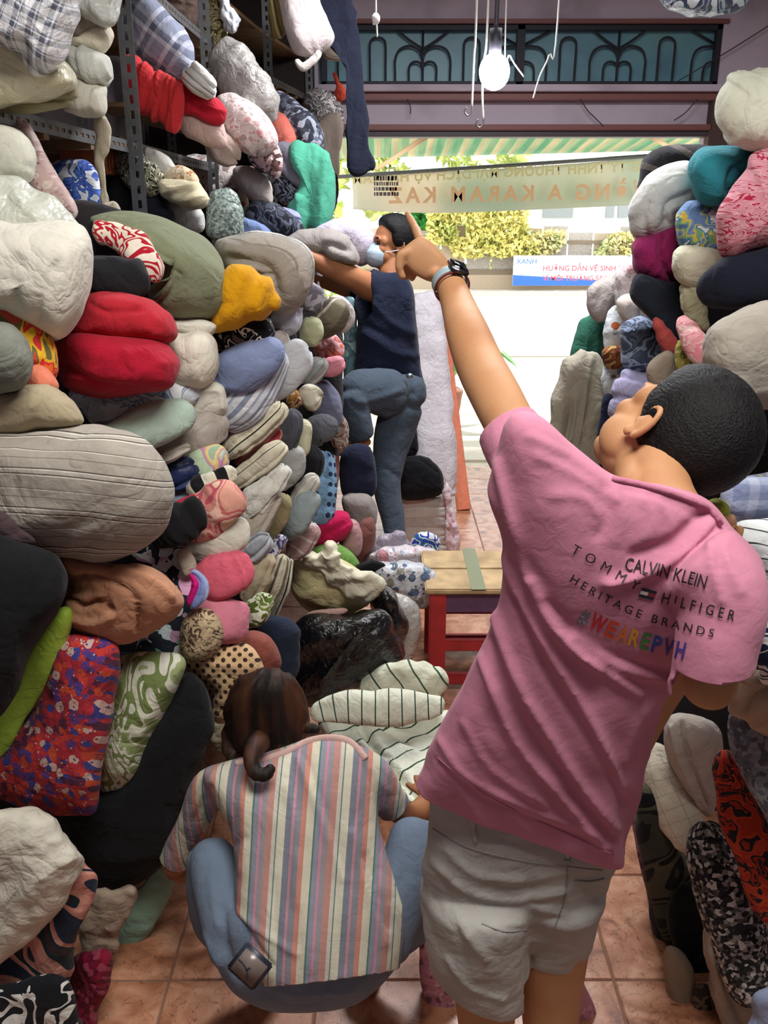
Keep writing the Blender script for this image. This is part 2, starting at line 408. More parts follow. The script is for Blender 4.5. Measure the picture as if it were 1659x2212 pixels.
S(box('trim_2', xl, X(1560), YF-.10, YF+.02, z_g0-.045, z_g0, mauve, bev=.004))
S(box('trim_3', xl, xr, YF-.06, YF+.06, Z(283), Z(270), M_redwood, bev=.006))
S(box('trim_4', xl, xr, YF-.03, YF+.12, Z(296), Z(283), M_darkwood, bev=.004))
S(box('trim_5', X(1525), X(1565), YF-.06, YF+.05, 0, z_g0-.10, M_rust, bev=.006))                  # right jamb post
S(box('trim_6', xl-.03, gx1+.03, YF-.03, YF+.02, z_g1, z_g1+.03, M_redwood, bev=.004))
# fanlight with its wrought iron
win = empty('window_1', ((gx0+gx1)/2, YF, z_g0)); win['kind'] = 'structure'
m, t, b = newmat('painted_sheet'); tc = t.add('ShaderNodeTexCoord'); n1 = t.add('ShaderNodeTexNoise'); n1.inputs['Scale'].default_value = 3; n1.inputs['Detail'].default_value = 8; t.l.new(tc.outputs['Object'], n1.inputs[0])
t.l.new(t.ramp(n1.outputs[0], [(.3, lin('#4f7080')), (.5, lin('#5f8c9a')), (.7, lin('#6c9a9f'))], False), b.inputs['Base Color']); b.inputs['Roughness'].default_value = .45
b.inputs['Emission Color'].default_value = lin('#5f8c9a'); b.inputs['Emission Strength'].default_value = 0
M_sheet = m
box('pane', xl-.02, X(1125, 120)-.02, YF+.10, YF+.11, z_g0, z_g1, M_sheet, win); box('pane', X(1125, 120)+.02, gx1, YF+.10, YF+.11, z_g0, z_g1, M_sheet, win)
M_iron = simple('dark_iron', '#2c2b33', .6, .4, bump=.3)
for i, (a_, b_, c_, d_) in enumerate([(gx0, gx1, z_g1-.035, z_g1), (gx0, gx1, z_g0, z_g0+.035), (gx1-.04, gx1, z_g0, z_g1), (X(1125, 120)-.03, X(1125, 120)+.03, z_g0, z_g1), (gx0, gx0+.04, z_g0, z_g1)]):
    box('frame_bar', a_, b_, YF+.01, YF+.07, c_, d_, M_iron, win, bev=.004)
def gp(px, py): return np.array([X(px, 120), YF+.045, Z(py)])
def arch(xa, xb, top, bot=184, r=.008):
    w = (xb-xa)/2; pts = [gp(xa, bot), gp(xa, (bot+top+w)/2), gp(xa, top+w), gp(xa+w*.3, top+w*.28), gp(xa+w, top), gp(xb-w*.3, top+w*.28), gp(xb, top+w), gp(xb, (bot+top+w)/2), gp(xb, bot)]
    return rod(pts, r, 6, 4)
for cx_ in (914, 1338):
    gs = [rod([gp(cx_, 58), gp(cx_, 184)], .008, 6)]
    for s in (-1, 1):
        gs.append(rod([gp(cx_, 103), gp(cx_+s*28, 85), gp(cx_+s*62, 58)], .008, 6))
        xa, xb = sorted((cx_, cx_+s*60)); gs.append(arch(xa, xb, 97)); xa, xb = sorted((cx_, cx_+s*30)); gs.append(arch(xa, xb, 131))
    geo('scroll', gs, M_iron, win)
for cx_ in (816, 1020, 1229, 1443, 712): geo('loop', [arch(cx_-17, cx_+17, 78)], M_iron, win)
for cx_, s in ((1130, 1), (1120, -1), (1553, -1), (1126+0, 0)):
    if s: geo('half_scroll', [rod([gp(cx_, 98), gp(cx_+s*35, 100), gp(cx_+s*52, 122), gp(cx_+s*53, 184)], .008, 6), rod([gp(cx_, 131), gp(cx_+s*16, 133), gp(cx_+s*26, 146), gp(cx_+s*27, 184)], .008, 6), rod([gp(cx_+s*5, 93), gp(cx_+s*65, 60)], .008, 6)], M_iron, win)
# loose wires on the lintel
M_wire = simple('dark_wire', '#3a3238', .7)
for k, (pts) in enumerate([[(1250, 216), (1265, 240), (1280, 255), (1300, 275)], [(1500, 216), (1475, 245), (1450, 262)], [(880, 216), (886, 232), (886, 248)], [(1455, 180), (1540, 130), (1659, 55), (1700, 20)]]):
    tag(geo('wire', [rod([np.array([X(x, y), YF-.06, Z(y)]) for x, y in pts], .004, 5)], M_wire), ['thin dark wire curling down the lintel right of the bulb', 'thin dark wire looping beside the rusty right jamb', 'short dark wire hanging under the ledge near the left edge', 'long dark wire slanting up the wall at top right'][k], 'wire')

# ------------------------------------------------------------------ outside
M_pave = simple('pale_paving', '#c9bda9', .8, bump=.3, bs=20, mottle=.12); M_road = simple('sunlit_asphalt', '#cfcdc8', .85, bump=.2, bs=40, mottle=.06)
gr = S(box('street', -30, 40, 13.4, 60, -.2, -.13, M_road)); sw = S(box('pavement_outside', -12, 14, 7.05, 13.2, -.12, -.03, M_pave))
pm = mkmesh('paving_stone', *boxgeo(-.44, .44, -.44, .44, -.03, .0)); pm.materials.append(M_pave)
for i in range(-2, 5):
    for j in range(6):
        o = bpy.data.objects.new('paving_stone', pm); COL.objects.link(o); o.parent = sw; o.location = (.2+i*.9, 7.7+j*.9, -.008+random.uniform(-.002, .002))
S(box('curb_outside', -12, 14, 13.2, 13.42, -.2, -.01, simple('curb_stone', '#a89c8a', .8, bump=.4), bev=.02))
S(box('pavement_far', -30, 40, 25.2, 28, -.2, 0, M_pave))
# wall with rusty sheet panels across the street
M_conc = simple('old_concrete', '#b09a80', .9, bump=.5, mottle=.2); M_panel = simple('weathered_sheet', '#a79a8c', .7, bump=.3, mottle=.25)
fen = empty('boundary_fence', (3, 26, 0), 'long weathered sheet fence on a concrete base across the street', 'fence')
box('base', -25, 35, 26, 26.3, 0, .4, M_conc, fen); box('rail', -25, 35, 26.0, 26.1, .4, .55, simple('brown_rail', '#7d6a55', .8), fen); box('top_rail', -25, 35, 26.0, 26.1, 1.25, 1.34, simple('brown_rail', '#7d6a55', .8), fen)
for i in range(30):
    x = -7+i*.72; box('panel', x, x+.66, 26.05, 26.1, .55, 1.62+.12*math.sin(i*1.7), M_panel if i % 3 else M_conc, fen)
# vine over the fence: leaf cards joined
def foliage(name, label, cat, x0, x1, y0, y1, z0, z1, n, cols, seed, size=.16):
    rr = np.random.RandomState(seed); V = []; F = []
    for i in range(n):
        c = np.array([rr.uniform(x0, x1), rr.uniform(y0, y1), rr.uniform(z0, z1)])
        if vn(np.array([[c[0]*.9, 1+seed, c[2]*1.2]]))[0] < -.25: continue
        u = rr.normal(size=3); u /= np.linalg.norm(u); w = np.cross(u, rr.normal(size=3)); w /= np.linalg.norm(w); s = size*rr.uniform(.6, 1.4)
        b = len(V); V += [c-u*s, c+w*s*.45, c+u*s, c-w*s*.45]; F.append((b, b+1, b+2, b+3))
    m, t, bb = newmat('leaves'); tc = t.add('ShaderNodeTexCoord'); nz = t.add('ShaderNodeTexNoise'); nz.inputs['Scale'].default_value = 1.4; nz.inputs['Detail'].default_value = 6; t.l.new(tc.outputs['Object'], nz.inputs[0])
    t.l.new(t.ramp(nz.outputs[0], [(.35, lin(cols[0])), (.5, lin(cols[1])), (.65, lin(cols[2]))], False), bb.inputs['Base Color']); bb.inputs['Roughness'].default_value = .6
    return tag(link(mkmesh(name, V, F), name, m, None, False), label, cat, kind='stuff')
foliage('vine', 'yellow green creeper hanging over the street fence', 'plant', 1.2, 4.3, 25.5, 26.0, .9, 2.7, 5200, ('#a3a64f', '#d3c56b', '#e3d67f'), 5, .09)
foliage('vine', 'low pale creeper along the fence under the white house', 'plant', 4.0, 9.5, 25.6, 26.0, .85, 1.6, 3600, ('#a0ad6a', '#cdbf86', '#d6c77c'), 6, .08)
foliage('shrub', 'bright green bush behind the fence near the pointing hand', 'plant', .75, 1.9, 26.3, 27.0, 1.3, 2.5, 1300, ('#3f8a3c', '#4fae49', '#74c45f'), 8)
foliage('tree', 'pale yellow green tree standing behind the banner and fence', 'tree', -9, 4.5, 29, 32, .0, 6, 6200, ('#7d8f40', '#b9bf60', '#d6d68a'), 11, .22)
foliage('hedge', 'low green hedge at the far left beyond the doorway', 'plant', -3.2, -.8, 17, 18, .0, 3.2, 2600, ('#7f9a3c', '#a9b84e', '#c9cc6a'), 14, .1)
# white house
hs = empty('house', (10, 34, 0), 'bright white house with grey windows behind the street fence', 'building')
M_wh = simple('white_render', '#e9e6df', .8, bump=.1); box('wall', 5.3, 22, 34, 38, 0, 9, M_wh, hs)
for x0, x1 in ((5.8, 6.9), (8.1, 8.4), (8.55, 8.9), (9.1, 9.45)):
    w = box('window', x0, x1, 33.9, 34.02, 1.95, 3.0, simple('grey_frame', '#9a9a96', .6), hs); box('pane', x0+.07, x1-.07, 33.86, 33.9, 2.03, 2.92, simple('dark_pane', '#7f8688', .2), w)
box('sill', 5.3, 22, 33.7, 34, 1.1, 1.4, M_wh, hs)
# banner on the fence
yb = 25.4
def Pb(px, py): return P(px, py, yb)
bn = empty('street_banner', Pb(1230, 613), 'white banner with blue wave and red lettering on the far fence', 'banner')
p0, p1 = Pb(1107, 617), Pb(1440, 552); box('sheet', p0[0], p1[0], yb, yb+.03, p0[2], p1[2], simple('banner_white', '#f2f2f2', .6), bn)
V = []; F = []; n = 24
for i in range(n+1):
    u = i/n; x = p0[0]+u*(p1[0]-p0[0]); zt = p0[2]+.24*(1-u)+.05; V += [(x, yb-.012, p0[2]+.003), (x, yb-.012, zt)]
    if i: F.append((2*i-2, 2*i, 2*i+1, 2*i-1))
link(mkmesh('wave', V, F), 'blue_wave', simple('banner_blue', '#2f63c4', .6), bn, False)
def text(name, s, size, mat, M, parent, extrude=.0, spacing=1.0, align='LEFT', shear=0, bold=0):
    cu = bpy.data.curves.new(name, 'FONT'); cu.body = s; cu.size = size; cu.extrude = extrude; cu.space_character = spacing; cu.align_x = align; cu.shear = shear; cu.offset = bold; cu.resolution_u = 3
    o = bpy.data.objects.new(name, cu); COL.objects.link(o); dg = bpy.context.evaluated_depsgraph_get(); me = bpy.data.meshes.new_from_object(o.evaluated_get(dg)); bpy.data.objects.remove(o)
    me.transform(M); return link(me, name, mat, parent, False)
def tm_(x, y, z, sx=1, mirror=False): return Matrix.Translation((x, y, z)) @ Matrix.Rotation(math.pi/2, 4, 'X') @ Matrix.Scale(-1 if mirror else 1, 4, (1, 0, 0))
M_red = simple('banner_red', '#d0555a', .6)
q = Pb(1172, 585); text('lettering', 'HƯỞNG DẪN VỆ SINH', .2, M_red, tm_(q[0], yb-.015, q[2]), bn, bold=.004)
q = Pb(1172, 606); text('lettering', 'VÌ MÔI TRƯỜNG SẠCH', .19, M_red, tm_(q[0], yb-.015, q[2]), bn, bold=.004)
q = Pb(1115, 570); text('lettering', 'XANH', .2, simple('banner_blue', '#2f63c4', .6), tm_(q[0], yb-.015, q[2]), bn)
# awning and its printed valance
aw = empty('awning', (1.2, 7.3, 2.7), 'striped green awning with a printed fabric valance over the shop front', 'awning')
m, t, b = newmat('awning_cloth'); tc = t.add('ShaderNodeTexCoord'); sx = t.add('ShaderNodeSeparateXYZ'); t.l.new(tc.outputs['Object'], sx.inputs[0])
nz = t.add('ShaderNodeTexNoise'); nz.inputs['Scale'].default_value = 2.5; nz.inputs['Detail'].default_value = 6; mp = t.add('ShaderNodeMapping'); mp.inputs['Scale'].default_value = (4, .4, .4); t.l.new(tc.outputs['Object'], mp.inputs[0]); t.l.new(mp.outputs[0], nz.inputs[0])
cc = t.ramp(t.math('FRACT', t.math('MULTIPLY', t.math('ADD', sx.outputs[0], 20), 6.2)), [(0, lin('#7fae8e')), (.42, lin('#c2c8ab')), (.6, lin('#d1b59a')), (.78, lin('#9fbf9f'))], True)
t.l.new(t.mix(.35, cc, t.ramp(nz.outputs[0], [(.35, lin('#5f9a80')), (.65, lin('#d9c9ac'))], False)), b.inputs['Base Color']); b.inputs['Roughness'].default_value = .8
b.inputs['Transmission Weight'].default_value = 0
tr = t.add('ShaderNodeBsdfTranslucent'); t.l.new(b.inputs['Base Color'].links[0].from_socket, tr.inputs[0]); mx = t.add('ShaderNodeMixShader'); mx.inputs[0].default_value = .45
out = t.n['Material Output']; t.l.new(b.outputs[0], mx.inputs[1]); t.l.new(tr.outputs[0], mx.inputs[2]); t.l.new(mx.outputs[0], out.inputs[0]); M_awn = m
def sheetgrid(name, fn, nu, nv, mat, parent, th=.004):
    V = [fn(i/nu, j/nv) for i in range(nu+1) for j in range(nv+1)]; F = [(i*(nv+1)+j, (i+1)*(nv+1)+j, (i+1)*(nv+1)+j+1, i*(nv+1)+j+1) for i in range(nu) for j in range(nv)]
    o = link(mkmesh(name, V, F), name, mat, parent)
    if th: md = o.modifiers.new('thick', 'SOLIDIFY'); md.thickness = th
    return o
ya = 9.3
def canopy(u, v):
    x = -.6+u*4.6; y = 7.25+v*(ya-7.25); zt = 2.86; zb = P(829, 350-25*u, ya)[2]+.03
    return (x, y, zt+(zb-zt)*v-.04*math.sin(math.pi*v))
sheetgrid('canopy', canopy, 40, 10, M_awn, aw)
m, t, b = newmat('valance_cloth'); tc = t.add('ShaderNodeTexCoord'); nz = t.add('ShaderNodeTexNoise'); nz.inputs['Scale'].default_value = .9; nz.inputs['Detail'].default_value = 5; t.l.new(tc.outputs['Object'], nz.inputs[0])
cc = t.ramp(nz.outputs[0], [(.35, lin('#e6dcc8')), (.5, lin('#cdcdb8')), (.62, lin('#bfc8b4'))], False); t.l.new(cc, b.inputs['Base Color']); b.inputs['Roughness'].default_value = .8
tr = t.add('ShaderNodeBsdfTranslucent'); t.l.new(cc, tr.inputs[0]); mx = t.add('ShaderNodeMixShader'); mx.inputs[0].default_value = .3
t.l.new(b.outputs[0], mx.inputs[1]); t.l.new(tr.outputs[0], mx.inputs[2]); t.l.new(mx.outputs[0], t.n['Material Output'].inputs[0]); M_val = m
def val(u, v):
    px = 762+u*(1500-762); top = 378-50*u+8*math.sin(u*3); bot = 452+18*math.sin(min(u*2.6, 1)*math.pi*.5)*(1-u)-14*u
    p = P(px, top+(bot-top)*v, ya+.02+.05*math.sin(v*3)+.015*math.sin(u*23)); return tuple(p)
sheetgrid('valance', val, 60, 10, M_val, aw)
M_or = simple('faded_orange_print', '#cfa27c', .7); M_ys = simple('faded_yellow_print', '#c9b98a', .7); M_dk = simple('dark_print', '#4d4444', .7)
pz = lambda px, py: P(px, py, ya-.03)
def mt(px, py, slope=0): q = pz(px, py); return Matrix.Translation(Vector(q)) @ Matrix.Rotation(slope, 4, 'Y') @ Matrix.Rotation(math.pi/2, 4, 'X') @ Matrix.Scale(-1, 4, (1, 0, 0))
text('lettering', 'CÔNG TY TNHH THƯƠNG MẠI DỊCH VỤ HẢI NAM', .128, M_ys, mt(1452, 366, math.radians(-2.4)), aw, spacing=1.07, bold=.004)
text('lettering', 'ƯỜNG A KARAM KAZ', .2, M_or, mt(1400, 428, math.radians(-1.0)), aw, spacing=1.4, bold=.006)
V = []; F = []
for r_ in range(4):
    x_ = 808
    while x_ < 858:
        w_ = random.choice((3, 5, 7)); p0_, p1_ = pz(x_, 390+r_*11), pz(x_+w_, 382+r_*11+(0 if r_ else -2)); b_ = len(V); V += [(p0_[0], p0_[1], p0_[2]), (p1_[0], p0_[1], p0_[2]), (p1_[0], p0_[1], p1_[2]), (p0_[0], p0_[1], p1_[2])]; F.append((b_, b_+1, b_+2, b_+3)); x_ += w_+1.6
tag(link(mkmesh('small_print', V, F), 'small_print', M_dk, aw, False), kind='stuff')
M_pole = simple('pale_wood', '#d9b48c', .7, bump=.3)
geo('support_arm', [rod([P(932, 288, 7.3), P(815, 364, 9.25)], .02, 8)], M_pole, aw); geo('support_arm', [rod([P(1392, 288, 7.3), P(1470, 330, 9.25)], .02, 8)], M_pole, aw)
geo('front_bar', [rod([P(700, 384, 9.28), P(1560, 326, 9.28)], .02, 8)], simple('dark_bar', '#4c4a48', .6), aw)
# leafy plant by the door
pp = empty('potted_plant', (.62, 9.0, -.02), 'green banana leaf plant in a pot outside the doorway', 'plant')
M_leaf = simple('banana_leaf', '#5f9a48', .5, mottle=.3, bs=8)
V, F, uv = tubew(np.array([[.62, 9.0, -.02, .15], [.62, 9.0, .3, .2]]), 1, 1, .2); link(mkmesh('pot', V, F), 'pot', simple('clay', '#8b5a44', .8), pp)
for i in range(7):
    a_ = i*2.4; L_ = .55+.1*(i % 3); pts = [(.62, 9.0, .28), (.62+L_*.3*math.cos(a_), 9+L_*.3*math.sin(a_), .62), (.62+L_*.75*math.cos(a_), 9+L_*.75*math.sin(a_), .75), (.62+L_*1.1*math.cos(a_), 9+L_*1.1*math.sin(a_), .55)]
    def lf(u, v, pts=pts, a_=a_):
        c = crom(pts, 20); p = c[min(len(c)-1, int(u*(len(c)-1)))]; w = .09*math.sin(math.pi*min(u+.05, 1))**.6*(v-.5)*2
        return (p[0]-math.sin(a_)*w, p[1]+math.cos(a_)*w, p[2]-abs(w)*.3)
    sheetgrid('leaf', lf, 14, 4, M_leaf, pp, .003)

# ------------------------------------------------------------------ storage rack on the left
M_steel = simple('grey_slotted_steel', '#58595b', .5, .35, bump=.3, mottle=.2); M_deck = simple('brown_ply', '#6b4f33', .75, bump=.4, bs=12, mottle=.35)
rack = empty('storage_rack', (-1.2, 4.5, 0), 'tall slotted steel rack with brown board shelves along the left wall', 'rack')
def slotted(a, b, u, w=.05):
    """perforated strip from a to b, width along u"""
    a = np.array(a, float); b = np.array(b, float); L = np.linalg.norm(b-a); t = (b-a)/L; u = np.array(u, float)
    n = int(L/.05); V = []; F = []
    cols = [0, .36, .64, 1]
    for i in range(n+1):
        for s in (0, .55):
            for c in cols: V.append(a+t*(i+s)*L/(n+.6)+u*w*c)
    rows = 2*(n+1)
    for r in range(rows-1):
        for c in range(3):
            if c == 1 and r % 2 == 0: continue
            F.append((r*4+c, r*4+c+1, (r+1)*4+c+1, (r+1)*4+c))
    return V, F
FL = [(-.96, 1.9), (-.91, 3.38), (-.87, 4.66), (-.73, 5.95), (-.56, 6.95)]   # feet of the front uprights
for i, (x, y) in enumerate(FL):
    for xx in (0, -.62):
        if i == 0 and xx == 0: continue
        o = geo('upright', [slotted((x+xx, y, 0), (x+xx, y, 3.45), (1, 0, 0)), slotted((x+xx, y, 0), (x+xx, y, 3.45), (0, 1, 0))], M_steel, rack, False)
        md = o.modifiers.new('t', 'SOLIDIFY'); md.thickness = .003
for z in (1.55, 2.2, 2.78):
    for i in range(4):
        (x0, y0), (x1, y1) = FL[i], FL[i+1]
        V = [(x0, y0, z), (x1, y1, z), (x1-.6, y1, z), (x0-.6, y0, z)]; V += [(a_, b_, c_-.018) for a_, b_, c_ in V]
        link(mkmesh('board', V, [(0, 1, 2, 3), (7, 6, 5, 4), (0, 4, 5, 1), (1, 5, 6, 2), (2, 6, 7, 3), (3, 7, 4, 0)]), 'shelf_board', M_deck, rack, False)
        o = geo('beam', [slotted((x0, y0, z-.03), (x1, y1, z-.03), (0, 0, 1), .04)], M_steel, rack, False); o.modifiers.new('t', 'SOLIDIFY').thickness = .003
        for f_ in (.25, .5, .75):
            a_ = np.array([x0+(x1-x0)*f_, y0+(y1-y0)*f_]); box('batten', a_[0]-.6, a_[0], a_[1]-.02, a_[1]+.02, z-.045, z-.018, M_deck, rack)

M_void = simple('dark_ply', '#2a201b', .85, bump=.3, mottle=.3)
box('end_panel', -1.72, -.50, 6.97, 6.99, 1.55, 3.6, M_void, rack)  # added dark sheet standing in for the shaded void behind the shelves
for z in (2.48, 3.05):
    for i in (2, 3):
        (x0, y0), (x1, y1) = FL[i], FL[i+1]
        V = [(x0-.04, y0, z), (x1-.04, y1, z), (x1-.6, y1, z), (x0-.6, y0, z)]; V += [(a_, b_, c_-.02) for a_, b_, c_ in V]
        link(mkmesh('board', V, [(0, 1, 2, 3), (7, 6, 5, 4), (0, 4, 5, 1), (1, 5, 6, 2), (2, 6, 7, 3), (3, 7, 4, 0)]), 'shelf_board', M_deck, rack, False)
# ------------------------------------------------------------------ bulb and hanging strings
yl = 3.3
def Pl(x, y, Y=yl): return P(x, y, Y)
bc = Pl(1068, 155); lp = empty('light_bulb', bc, 'glowing white bulb hanging on a dark cord before the fanlight', 'lamp')
link(mkmesh('glass', *ell(bc, (.052, .052, .058))), 'glass', simple('lit_glass', '#ffffff', .5, emit=70), lp)
_M['lit_glass'].node_tree.nodes['Principled BSDF'].inputs['Emission Color'].default_value = (.93, .95, 1, 1)
geo('socket', [rod([bc+np.array([0, 0, .05]), bc+np.array([0, 0, .13])], .022, 12)], simple('dark_socket', '#34323c', .5), lp)
geo('cord', [rod([bc+np.array([0, 0, .12]), bc+np.array([.002, .0, .4]), bc+np.array([0, 0, 1.24])], .008, 8)], simple('dark_socket', '#34323c', .5), lp)
M_str = simple('white_string', '#c9c6c2', .8)
def string(label, pts, r=.004, hook=False, Y=yl):
    w = [Pl(x, y, Y) for x, y in pts]; top = w[0].copy(); top[2] = 3.7
    o = empty('string', w[-1], label, 'string'); geo('cord', [rod([top]+w, r, 6)], M_str, o)
    if hook:
        e = w[-1]; geo('hook', [rod([e+np.array([0, 0, .01]), e+np.array([.0, 0, -.012]), e+np.array([-.012, 0, -.026]), e+np.array([-.024, 0, -.014]), e+np.array([-.018, 0, 0])], .003, 6)], simple('hook_wire', '#8a8688', .4, .8), o)
string('white string left of the bulb with a wire hook at its end', [(1030, 0), (1024, 120), (1019, 232)], hook=True)
string('white string just beside the bulb reaching lower than the other', [(1055, 0), (1046, 130), (1042, 200), (1044, 258)], hook=True)
string('frayed white string dangling right of the bulb', [(1205, 40), (1186, 120), (1166, 165), (1152, 212)], .003)
string('knotted white string hanging over the left end of the fanlight', [(812, 0), (813, 40), (815, 80)], .004, Y=4.2)
string('short pale string end hanging close right of the bulb', [(1092, 60), (1102, 120), (1132, 166)], .0025)
for p in ((812, 40),): 
    tag(geo('knot', [ell(Pl(*p, 4.2), (.018, .016, .022), 8, 10), rod([Pl(812, 40, 4.2), Pl(806, 52, 4.2), Pl(818, 50, 4.2)], .003, 6)], M_str), 'small knot in the string before the fanlight', 'knot')
# ------------------------------------------------------------------ rack: first bay (top left)
F_ = fab
white = F_('plain', '#dcdace'); cream = F_('plain', '#ddd5bd'); offw = F_('plain', '#cfcec3')
B('fabric_bundle', 'grey and white checked cloth bundle in clear plastic at top left corner', 'bundle', [(-90, -60), (150, -60), (164, 10), (140, 85), (118, 140), (70, 158), (30, 115), (-90, 60)], 2.25, F_('plaid', (('#e9eaee', 5), ('#595f70', 3), ('#e1e3ea', 1), ('#7a8092', 1)), .035, rot=28, pl=1), .16, .3, w=(.012, 10), g=(.006, 22, 40))
B('pillow_bag', 'cream pillow in a crinkled bag below the checked bundle', 'bag', [(-90, 40), (20, 80), (70, 140), (120, 130), (152, 150), (166, 180), (130, 203), (60, 222), (-90, 226)], 2.33, F_('plain', '#d9d4b4', pl=1), .12, .25, w=(.012, 9))
B('blanket', 'khaki folded blanket sticking out under the cream bag', 'blanket', [(-90, 205), (60, 205), (150, 178), (162, 190), (158, 222), (110, 240), (40, 250), (-90, 252)], 2.42, F_('plain', '#8f8868'), .06, .3, lay=(2, .012, 0))
B('pillow_bag', 'pale grey bag of bedding at the very top beside the rack upright', 'bag', [(150, -60), (268, -60), (250, 22), (226, 52), (190, 28), (160, 10)], 2.7, F_('plain', '#c7c9c4', pl=1), .08, .2, w=(.015, 12))
B('blanket', 'taupe wrapped blanket under the pale grey bag', 'blanket', [(158, 5), (190, 26), (218, 48), (205, 62), (158, 82), (146, 45)], 2.76, F_('plain', '#948b80'), .06, .2, g=(.006, 30, 60))
B('pillow', 'cream pillow on top of the two greyish quilts by the upright', 'pillow', [(140, 80), (180, 52), (224, 52), (242, 75), (232, 106), (208, 118), (150, 104)], 2.8, F_('plain', '#e2dac4'), .10, .3)
B('quilt', 'light grey rolled quilt bulging between cream pillow and lower roll', 'quilt', [(128, 106), (150, 98), (212, 112), (240, 138), (244, 168), (226, 186), (170, 180), (140, 150)], 2.78, F_('plain', '#c3c4bb'), .12, .35, g=(.008, 24, 100))
B('quilt', 'off white rolled quilt resting on the perforated shelf edge', 'quilt', [(145, 172), (215, 180), (224, 210), (220, 246), (190, 248), (140, 238), (150, 215)], 2.77, F_('plain', '#cbc8ba'), .12, .35, g=(.006, 24, 80))
T('tied_cloth', 'twisted beige cloth strip hanging from the shelf edge', 'cloth', [(207, 240, 2.85, 8), (226, 295, 2.85, 15), (214, 345, 2.85, 9), (222, 400, 2.85, 4), (230, 452, 2.85, 5)], F_('plain', '#b5ac97'), w=(.004, 30), g=(.004, 60, 0))
B('crumpled_cloth', 'small crumpled beige cloth at the foot of the near upright', 'cloth', [(222, 450), (245, 440), (262, 462), (250, 482), (225, 475)], 2.84, F_('plain', '#b9aea0'), .03, .05, w=(.01, 30))
B('bedsheet_bundle', 'dusty pink patterned sheet bundle leaning behind round white pillow', 'bundle', [(10, 262), (50, 266), (78, 310), (108, 370), (152, 440), (150, 468), (90, 440), (50, 400), (10, 350)], 2.5, F_('flor', ('#c6aaa6', '#b58f8c', '#d9c6bf', '#8f6f70'), 26), .08, .2, g=(.01, 16, -60))
B('pillow', 'round ivory pillow at the left edge on the upper pile', 'pillow', [(-80, 280), (30, 282), (66, 320), (70, 360), (50, 392), (-80, 400)], 2.3, F_('plain', '#d3d3c4'), .12, .25)
B('pillow_bag', 'clear plastic bag with white bedding above the big white pillow', 'bag', [(-90, 392), (20, 388), (70, 420), (110, 440), (150, 478), (150, 520), (-90, 520)], 2.2, F_('plain', '#cfd2c6', pl=1), .14, .3, w=(.014, 12))
B('bedsheet_bundle', 'bright blue and white floral bundle inside the rack', 'bundle', [(112, 356), (150, 348), (195, 358), (216, 392), (216, 445), (165, 452), (140, 420), (120, 390)], 3.0, F_('leaf', ('#3d5bb5', '#5a7bd0', '#3552a8', '#e3e8ee', '#dfe5ea'), 11), .10, .25)
cb = box('carton', *sorted((P(125, 300, 3.25)[0], P(202, 300, 3.25)[0])), 3.25, 3.5, P(150, 372, 3.25)[2], P(150, 290, 3.25)[2], simple('orange_carton', '#9a4f26', .6, bump=.2, mottle=.25), bev=.004); tag(cb, 'orange brown carton behind the blue floral bundle', 'box')
B('cushion', 'small grey printed cushion under the blue floral bundle', 'cushion', [(140, 448), (230, 446), (262, 470), (240, 500), (150, 500)], 2.85, F_('speck', ('#8f9a9a', '#b9bfbd', '#6c7a7c', '#d0d3cf'), 40), .06, .2)
B('pillow', 'black pillow in the gap behind the near slotted upright', 'pillow', [(225, 320), (262, 330), (285, 400), (300, 480), (235, 480)], 3.6, F_('plain', '#15161c'), .08, .3)
# ------------------------------------------------------------------ rack: second bay
B('blanket', 'grey tartan pillow jutting out beside the near upright', 'pillow', [(262, 0), (300, -20), (352, 20), (402, 78), (420, 130), (412, 172), (372, 182), (300, 132), (262, 84)], 3.85, F_('plaid', (('#7d8396', 6), ('#c3c4d0', 2), ('#555b6e', 3), ('#a3a6b4', 2)), .10, rot=38), .16, .3, w=(.008, 8))
B('bedsheet', 'stack of folded white sheets with edges below the tartan pillow', 'bedsheet', [(398, 150), (430, 136), (468, 178), (468, 212), (440, 214), (395, 180)], 3.6, F_('plain', '#cbc8c4'), .06, .25, lay=(4, .012, -38))
B('draped_cloth', 'bright red cloth hanging off the shelf nearest the upright', 'cloth', [(276, 128), (310, 140), (335, 170), (346, 230), (344, 256), (325, 252), (290, 228), (280, 190)], 3.6, F_('plain', '#b8292d'), .05, .08, a=.7, g=(.014, 26, 70))
B('draped_cloth', 'red cloth with loose hanging tail in the middle of the shelf', 'cloth', [(330, 165), (372, 172), (392, 210), (388, 260), (376, 280), (356, 262), (340, 220)], 3.6, F_('plain', '#b8292c'), .04, .08, a=.7, g=(.016, 28, 80))
B('bedsheet', 'crimson folded sheet over the dusty pink pillow', 'bedsheet', [(380, 190), (402, 178), (440, 200), (474, 224), (482, 255), (464, 268), (420, 245), (388, 240)], 3.75, F_('plain', '#b3172c'), .06, .2, g=(.012, 18, -25))
B('pillow', 'dusty pink flat pillow lying on the shelf under red cloths', 'pillow', [(388, 248), (405, 240), (470, 262), (486, 296), (482, 318), (440, 312), (396, 286)], 3.8, F_('plain', '#b89d96'), .08, .3)
B('blanket', 'dull brown blanket high on the rack above the tartan pillow', 'blanket', [(312, -60), (452, -60), (448, 20), (430, 60), (398, 76), (352, 12)], 4.9, F_('plain', '#6f5c55'), .10, .3, g=(.012, 14, -10))
B('fabric_bundle', 'olive and cream flowered bundle at the top behind the middle upright', 'bundle', [(392, 60), (430, 20), (470, -20), (494, 20), (490, 80), (470, 98), (420, 100)], 4.95, F_('leaf', ('#c9bd90', '#7b6a2f', '#d8cfae', '#4f4a22'), 12), .10, .3)
